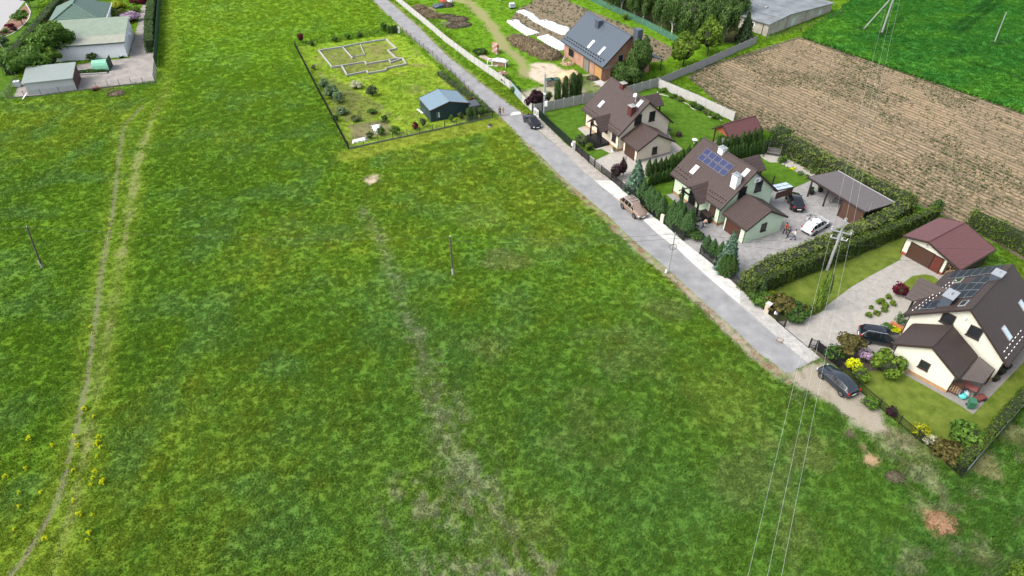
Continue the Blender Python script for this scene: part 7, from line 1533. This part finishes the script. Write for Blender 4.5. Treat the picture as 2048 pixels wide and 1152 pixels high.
# ivory house yard
ax, ay = g(1880, 776), g(1921, 812)
t = thing('firewood_rack', 'rusty brown firewood rack beside the terrace of the ivory house', 'rack', g(1898, 782), math.radians(-41)); MB().box((0, 0, .25), (1.9, .7, .08)).build('shelf', M_wood, t); MB().box((0, .3, .75), (1.9, .06, 1.0)).build('back', M_wood, t)
for i in range(26): MB().tube((-.85 + (i % 9) * .21, -.28, .38 + (i // 9) * .17), (-.85 + (i % 9) * .21, .26, .38 + (i // 9) * .17), .08, .08, 7).build('firewood_log', MATS['cut_wood'], t)
for x in (-.95, .95): MB().box((x, 0, .65), (.06, .7, 1.3)).build('side', M_trim, t)
for i, (px, py, c, lb) in enumerate([(1918, 790, (.05, .25, .55), 'blue'), (1924, 796, (.10, .55, .50), 'turquoise'), (1914, 785, (.70, .72, .55), 'cream'), (1929, 791, (.62, .70, .72), 'pale grey')]):
    t = thing('rubbish_bag', lb + ' plastic bag in the heap by the terrace of the ivory house', 'bag', g(px, py)); MB().blob((0, 0, .26), (.42, .34, .32), 9, 6, .12).build('bag', mat('bag_' + lb.replace(' ', '_'), c, .15, 4, .4), t, smooth=True); MB().tube((0, 0, .52), (.05, .03, .68), .05, .09, 6).build('knot', MATS['bag_' + lb.replace(' ', '_')], t)
t = thing('wheelie_bin', 'green wheeled rubbish bin on the paved corner of the ivory house', 'bin', g(1938, 815), math.radians(-20)); M_bin = mat('bin_green', (.04, .16, .09), .1, 3, .5)
MB().hull([(-.24, -.28, .06), (.24, -.28, .06), (.24, .28, .06), (-.24, .28, .06)], [(-.29, -.36, .98), (.29, -.36, .98), (.29, .36, .98), (-.29, .36, .98)]).build('body', M_bin, t); MB().box((0, 0, 1.02), (.64, .8, .08)).build('lid', M_bin, t); MB().tube((-.3, .38, .95), (.3, .38, .95), .025, .025, 6).build('handle', M_black, t)
for x in (-.26, .26): MB().tube((x - .03, .3, .1), (x + .03, .3, .1), .1, .1, 12).build('wheel', M_tyre, t)
t = thing('terrace_table', 'table with red checked cloth under the terrace roof', 'table', g(1935, 783), math.radians(-41)); MB().box((0, 0, .75), (1.4, .9, .05)).build('table_top', mat('red_checked_cloth', (.30, .10, .09), .6, 14, .8), t)
for x in (-.6, .6):
    for y in (-.35, .35): MB().box((x, y, .37), (.06, .06, .74)).build('leg', M_trim, t)
t = thing('handcart', 'dark metal handcart lying at the terrace corner', 'cart', g(1958, 800), .4); MB().box((0, 0, .35), (1.2, .6, .25)).build('tray', mat('dull_red', (.16, .05, .04), .2, 5, .6), t); MB().tube((-.6, 0, .35), (-1.3, 0, .7), .03, .03, 6).build('handle', M_black, t)
for y in (-.35, .35): MB().tube((.3, y - .04, .2), (.3, y + .04, .2), .2, .2, 12).build('wheel', M_tyre, t)
for i, (px, py) in enumerate([(1986, 759), (1998, 746), (2010, 735)]):
    t = thing('plant_tub', ['lowest', 'middle', 'highest'][i] + ' of the three round dark tubs along the right side of the ivory house', 'tub', g(px, py)); MB().tube((0, 0, 0), (0, 0, .55), .38, .50, 14).build('tub', M_black, t); MB().tube((0, 0, .5), (0, 0, .57), .42, .42, 14).build('soil', M_core, t)
t = thing('manhole_cover', 'rusty square manhole cover at the pavement edge of the road', 'manhole', g(1560, 681), .8); MB().box((0, 0, .058), (.7, .7, .1)).build('cover', mat('rusty_iron', (.20, .12, .09), .3, 6, .8), t); MB().box((0, 0, .112), (.5, .5, .01)).build('plate', M_conc, t)
t = thing('black_drain', 'small black drain lid on the meadow beside the fenced garden', 'drain', g(980, 253)); MB().tube((0, 0, 0), (0, 0, .25), .4, .35, 12).build('ring', M_conc, t); MB().tube((0, 0, .25), (0, 0, .30), .34, .34, 12).build('lid', M_black, t)
# left yard
t = thing('planting_bed', 'low concrete edged bed beside the little film greenhouse', 'bed', g(182, 145), .14)
for y in (-1.2, 1.2): MB().box((0, y, .15), (7, .2, .3)).build('edge', M_concl, t)
MB().box((0, 0, .1), (6.8, 2.2, .16)).build('soil', M_core, t); add_mesh(blob_crown((0, 0, .3), (3.3, 1.0, .35), 1500, .12, LM['thuja'], 77, 40), 'plants', t)
t = thing('red_cart', 'small rusty red trailer frame at the fence of the left yard', 'cart', g(193, 181), .5); MB().box((0, 0, .5), (1.2, .8, .3)).build('tray', mat('dull_red', (.16, .05, .04)), t); MB().tube((-.3, -.5, .25), (-.3, .5, .25), .25, .25, 10).build('wheels', M_tyre, t)
t = thing('white_plank', 'white plank leaning at the lower left fence corner', 'plank', g(51, 196), 1.2); MB().box((0, 0, .35), (1.6, .2, .08), 0, -.5).build('plank', M_whitep, t)
t = thing('blue_basin', 'small dark basin at the wall corner of the white outbuilding', 'basin', g(243, 116)); MB().tube((0, 0, 0), (0, 0, .45), .35, .45, 12).build('tub', M_black, t); MB().tube((0, 0, .4), (0, 0, .47), .38, .38, 12).build('water', M_glassw, t)
e = L([(0,78),(25,68),(45,53),(58,38),(61,24),(52,8)]); t = thing('bed_edging', 'pale kerb around the bark flower bed at the far left', 'edging')
for a, b in zip(e, e[1:]): MB().span(a, b, .25, .12).build('kerb_stone', M_concl, t)
t = thing('grey_mast', 'slanting grey mast beside the two large trees on the left', 'mast', g(32, 134)); MB().tube((0, 0, 0), (-1.2, 0, 6), .12, .09, 8).build('pole', M_cpole, t); MB().tube((-1.2, 0, 6), (-1.24, 0, 6.2), .12, .12, 8).build('cap', M_black, t)
# yellow flowering plants beside the worn path
fl = plant('yellow_flowers', 'x', 'flowers', (0, 0, 0), 'yellow', .8, .42, n=160, leaf=.085, nc=9, corek=.3)
FLW = [(246,370),(222,443),(220,460),(218,480),(181,655),(186,668),(157,894),(200,876),(197,887),(193,892),(203,897),(195,915),(152,877),(192,945),(188,958),(183,971),(148,943),(207,967),(149,1004),(161,1031),(187,1031),(180,1068),(175,1082),(83,986),(40,987),(53,939),(14,955),(40,1015),(92,1080),(30,1060),(60,880),(106,893),(171,820),(189,835)]
for i, (px, py) in enumerate(FLW): dup(fl, g(px, py), i, 'yellow flowering weed clump growing along the worn meadow path', 'yellow flower clumps along the meadow path', rnd.uniform(.35, .75))
drop_protos([fl])

# site debris by the brick house
for i, (px, py, a, lb) in enumerate([(1176, 152, .3, 'long pale plank lying at the boarded door of the brick house'), (1215, 166, .9, 'pale beam lying at the near corner of the brick house'), (1203, 172, -.2, 'second pale beam lying across the rubble near the brick house corner'), (1130, 118, 1.2, 'planks leaning at the far left corner of the brick house')]):
    t = thing('plank', lb, 'plank', g(px, py), a)
    for k in range(2): MB().box((0, k * .3, .1 + k * .06), (3.2 - k * .7, .22, .1), k * .15).build('board', MATS['pale_plank'], t)
heap('dark rubble and bags in front of the boarded door of the brick house', (1186, 158), 1.3, .5, 'dirt', 500, .16, 'rubble', 'rubble_heap')
heap('pale rubble strip along the left wall of the brick house', (1135, 128), 1.5, .4, 'sandy', 500, .16, 'rubble', 'rubble_heap')
heap('low brown brush heap beside the wall right of the columnar thujas', (1178, 196), 1.8, .5, 'straw', 700, .14, 'brush heap', 'brush_heap')
t = thing('step_slab', 'concrete doorstep slab at the corner opening of the brick house', 'slab', g(1202, 168), math.radians(-64)); MB().box((0, 0, .1), (2.6, 1.6, .2)).build('slab', M_concl, t)
t = thing('card_sign', 'white card on the black fence by the stone letter box post', 'sign', g(1549, 638) + Vector((0, -.05, .9)), -.75); MB().box((0, 0, 0), (.5, .04, .4)).build('card', M_whitep, t)
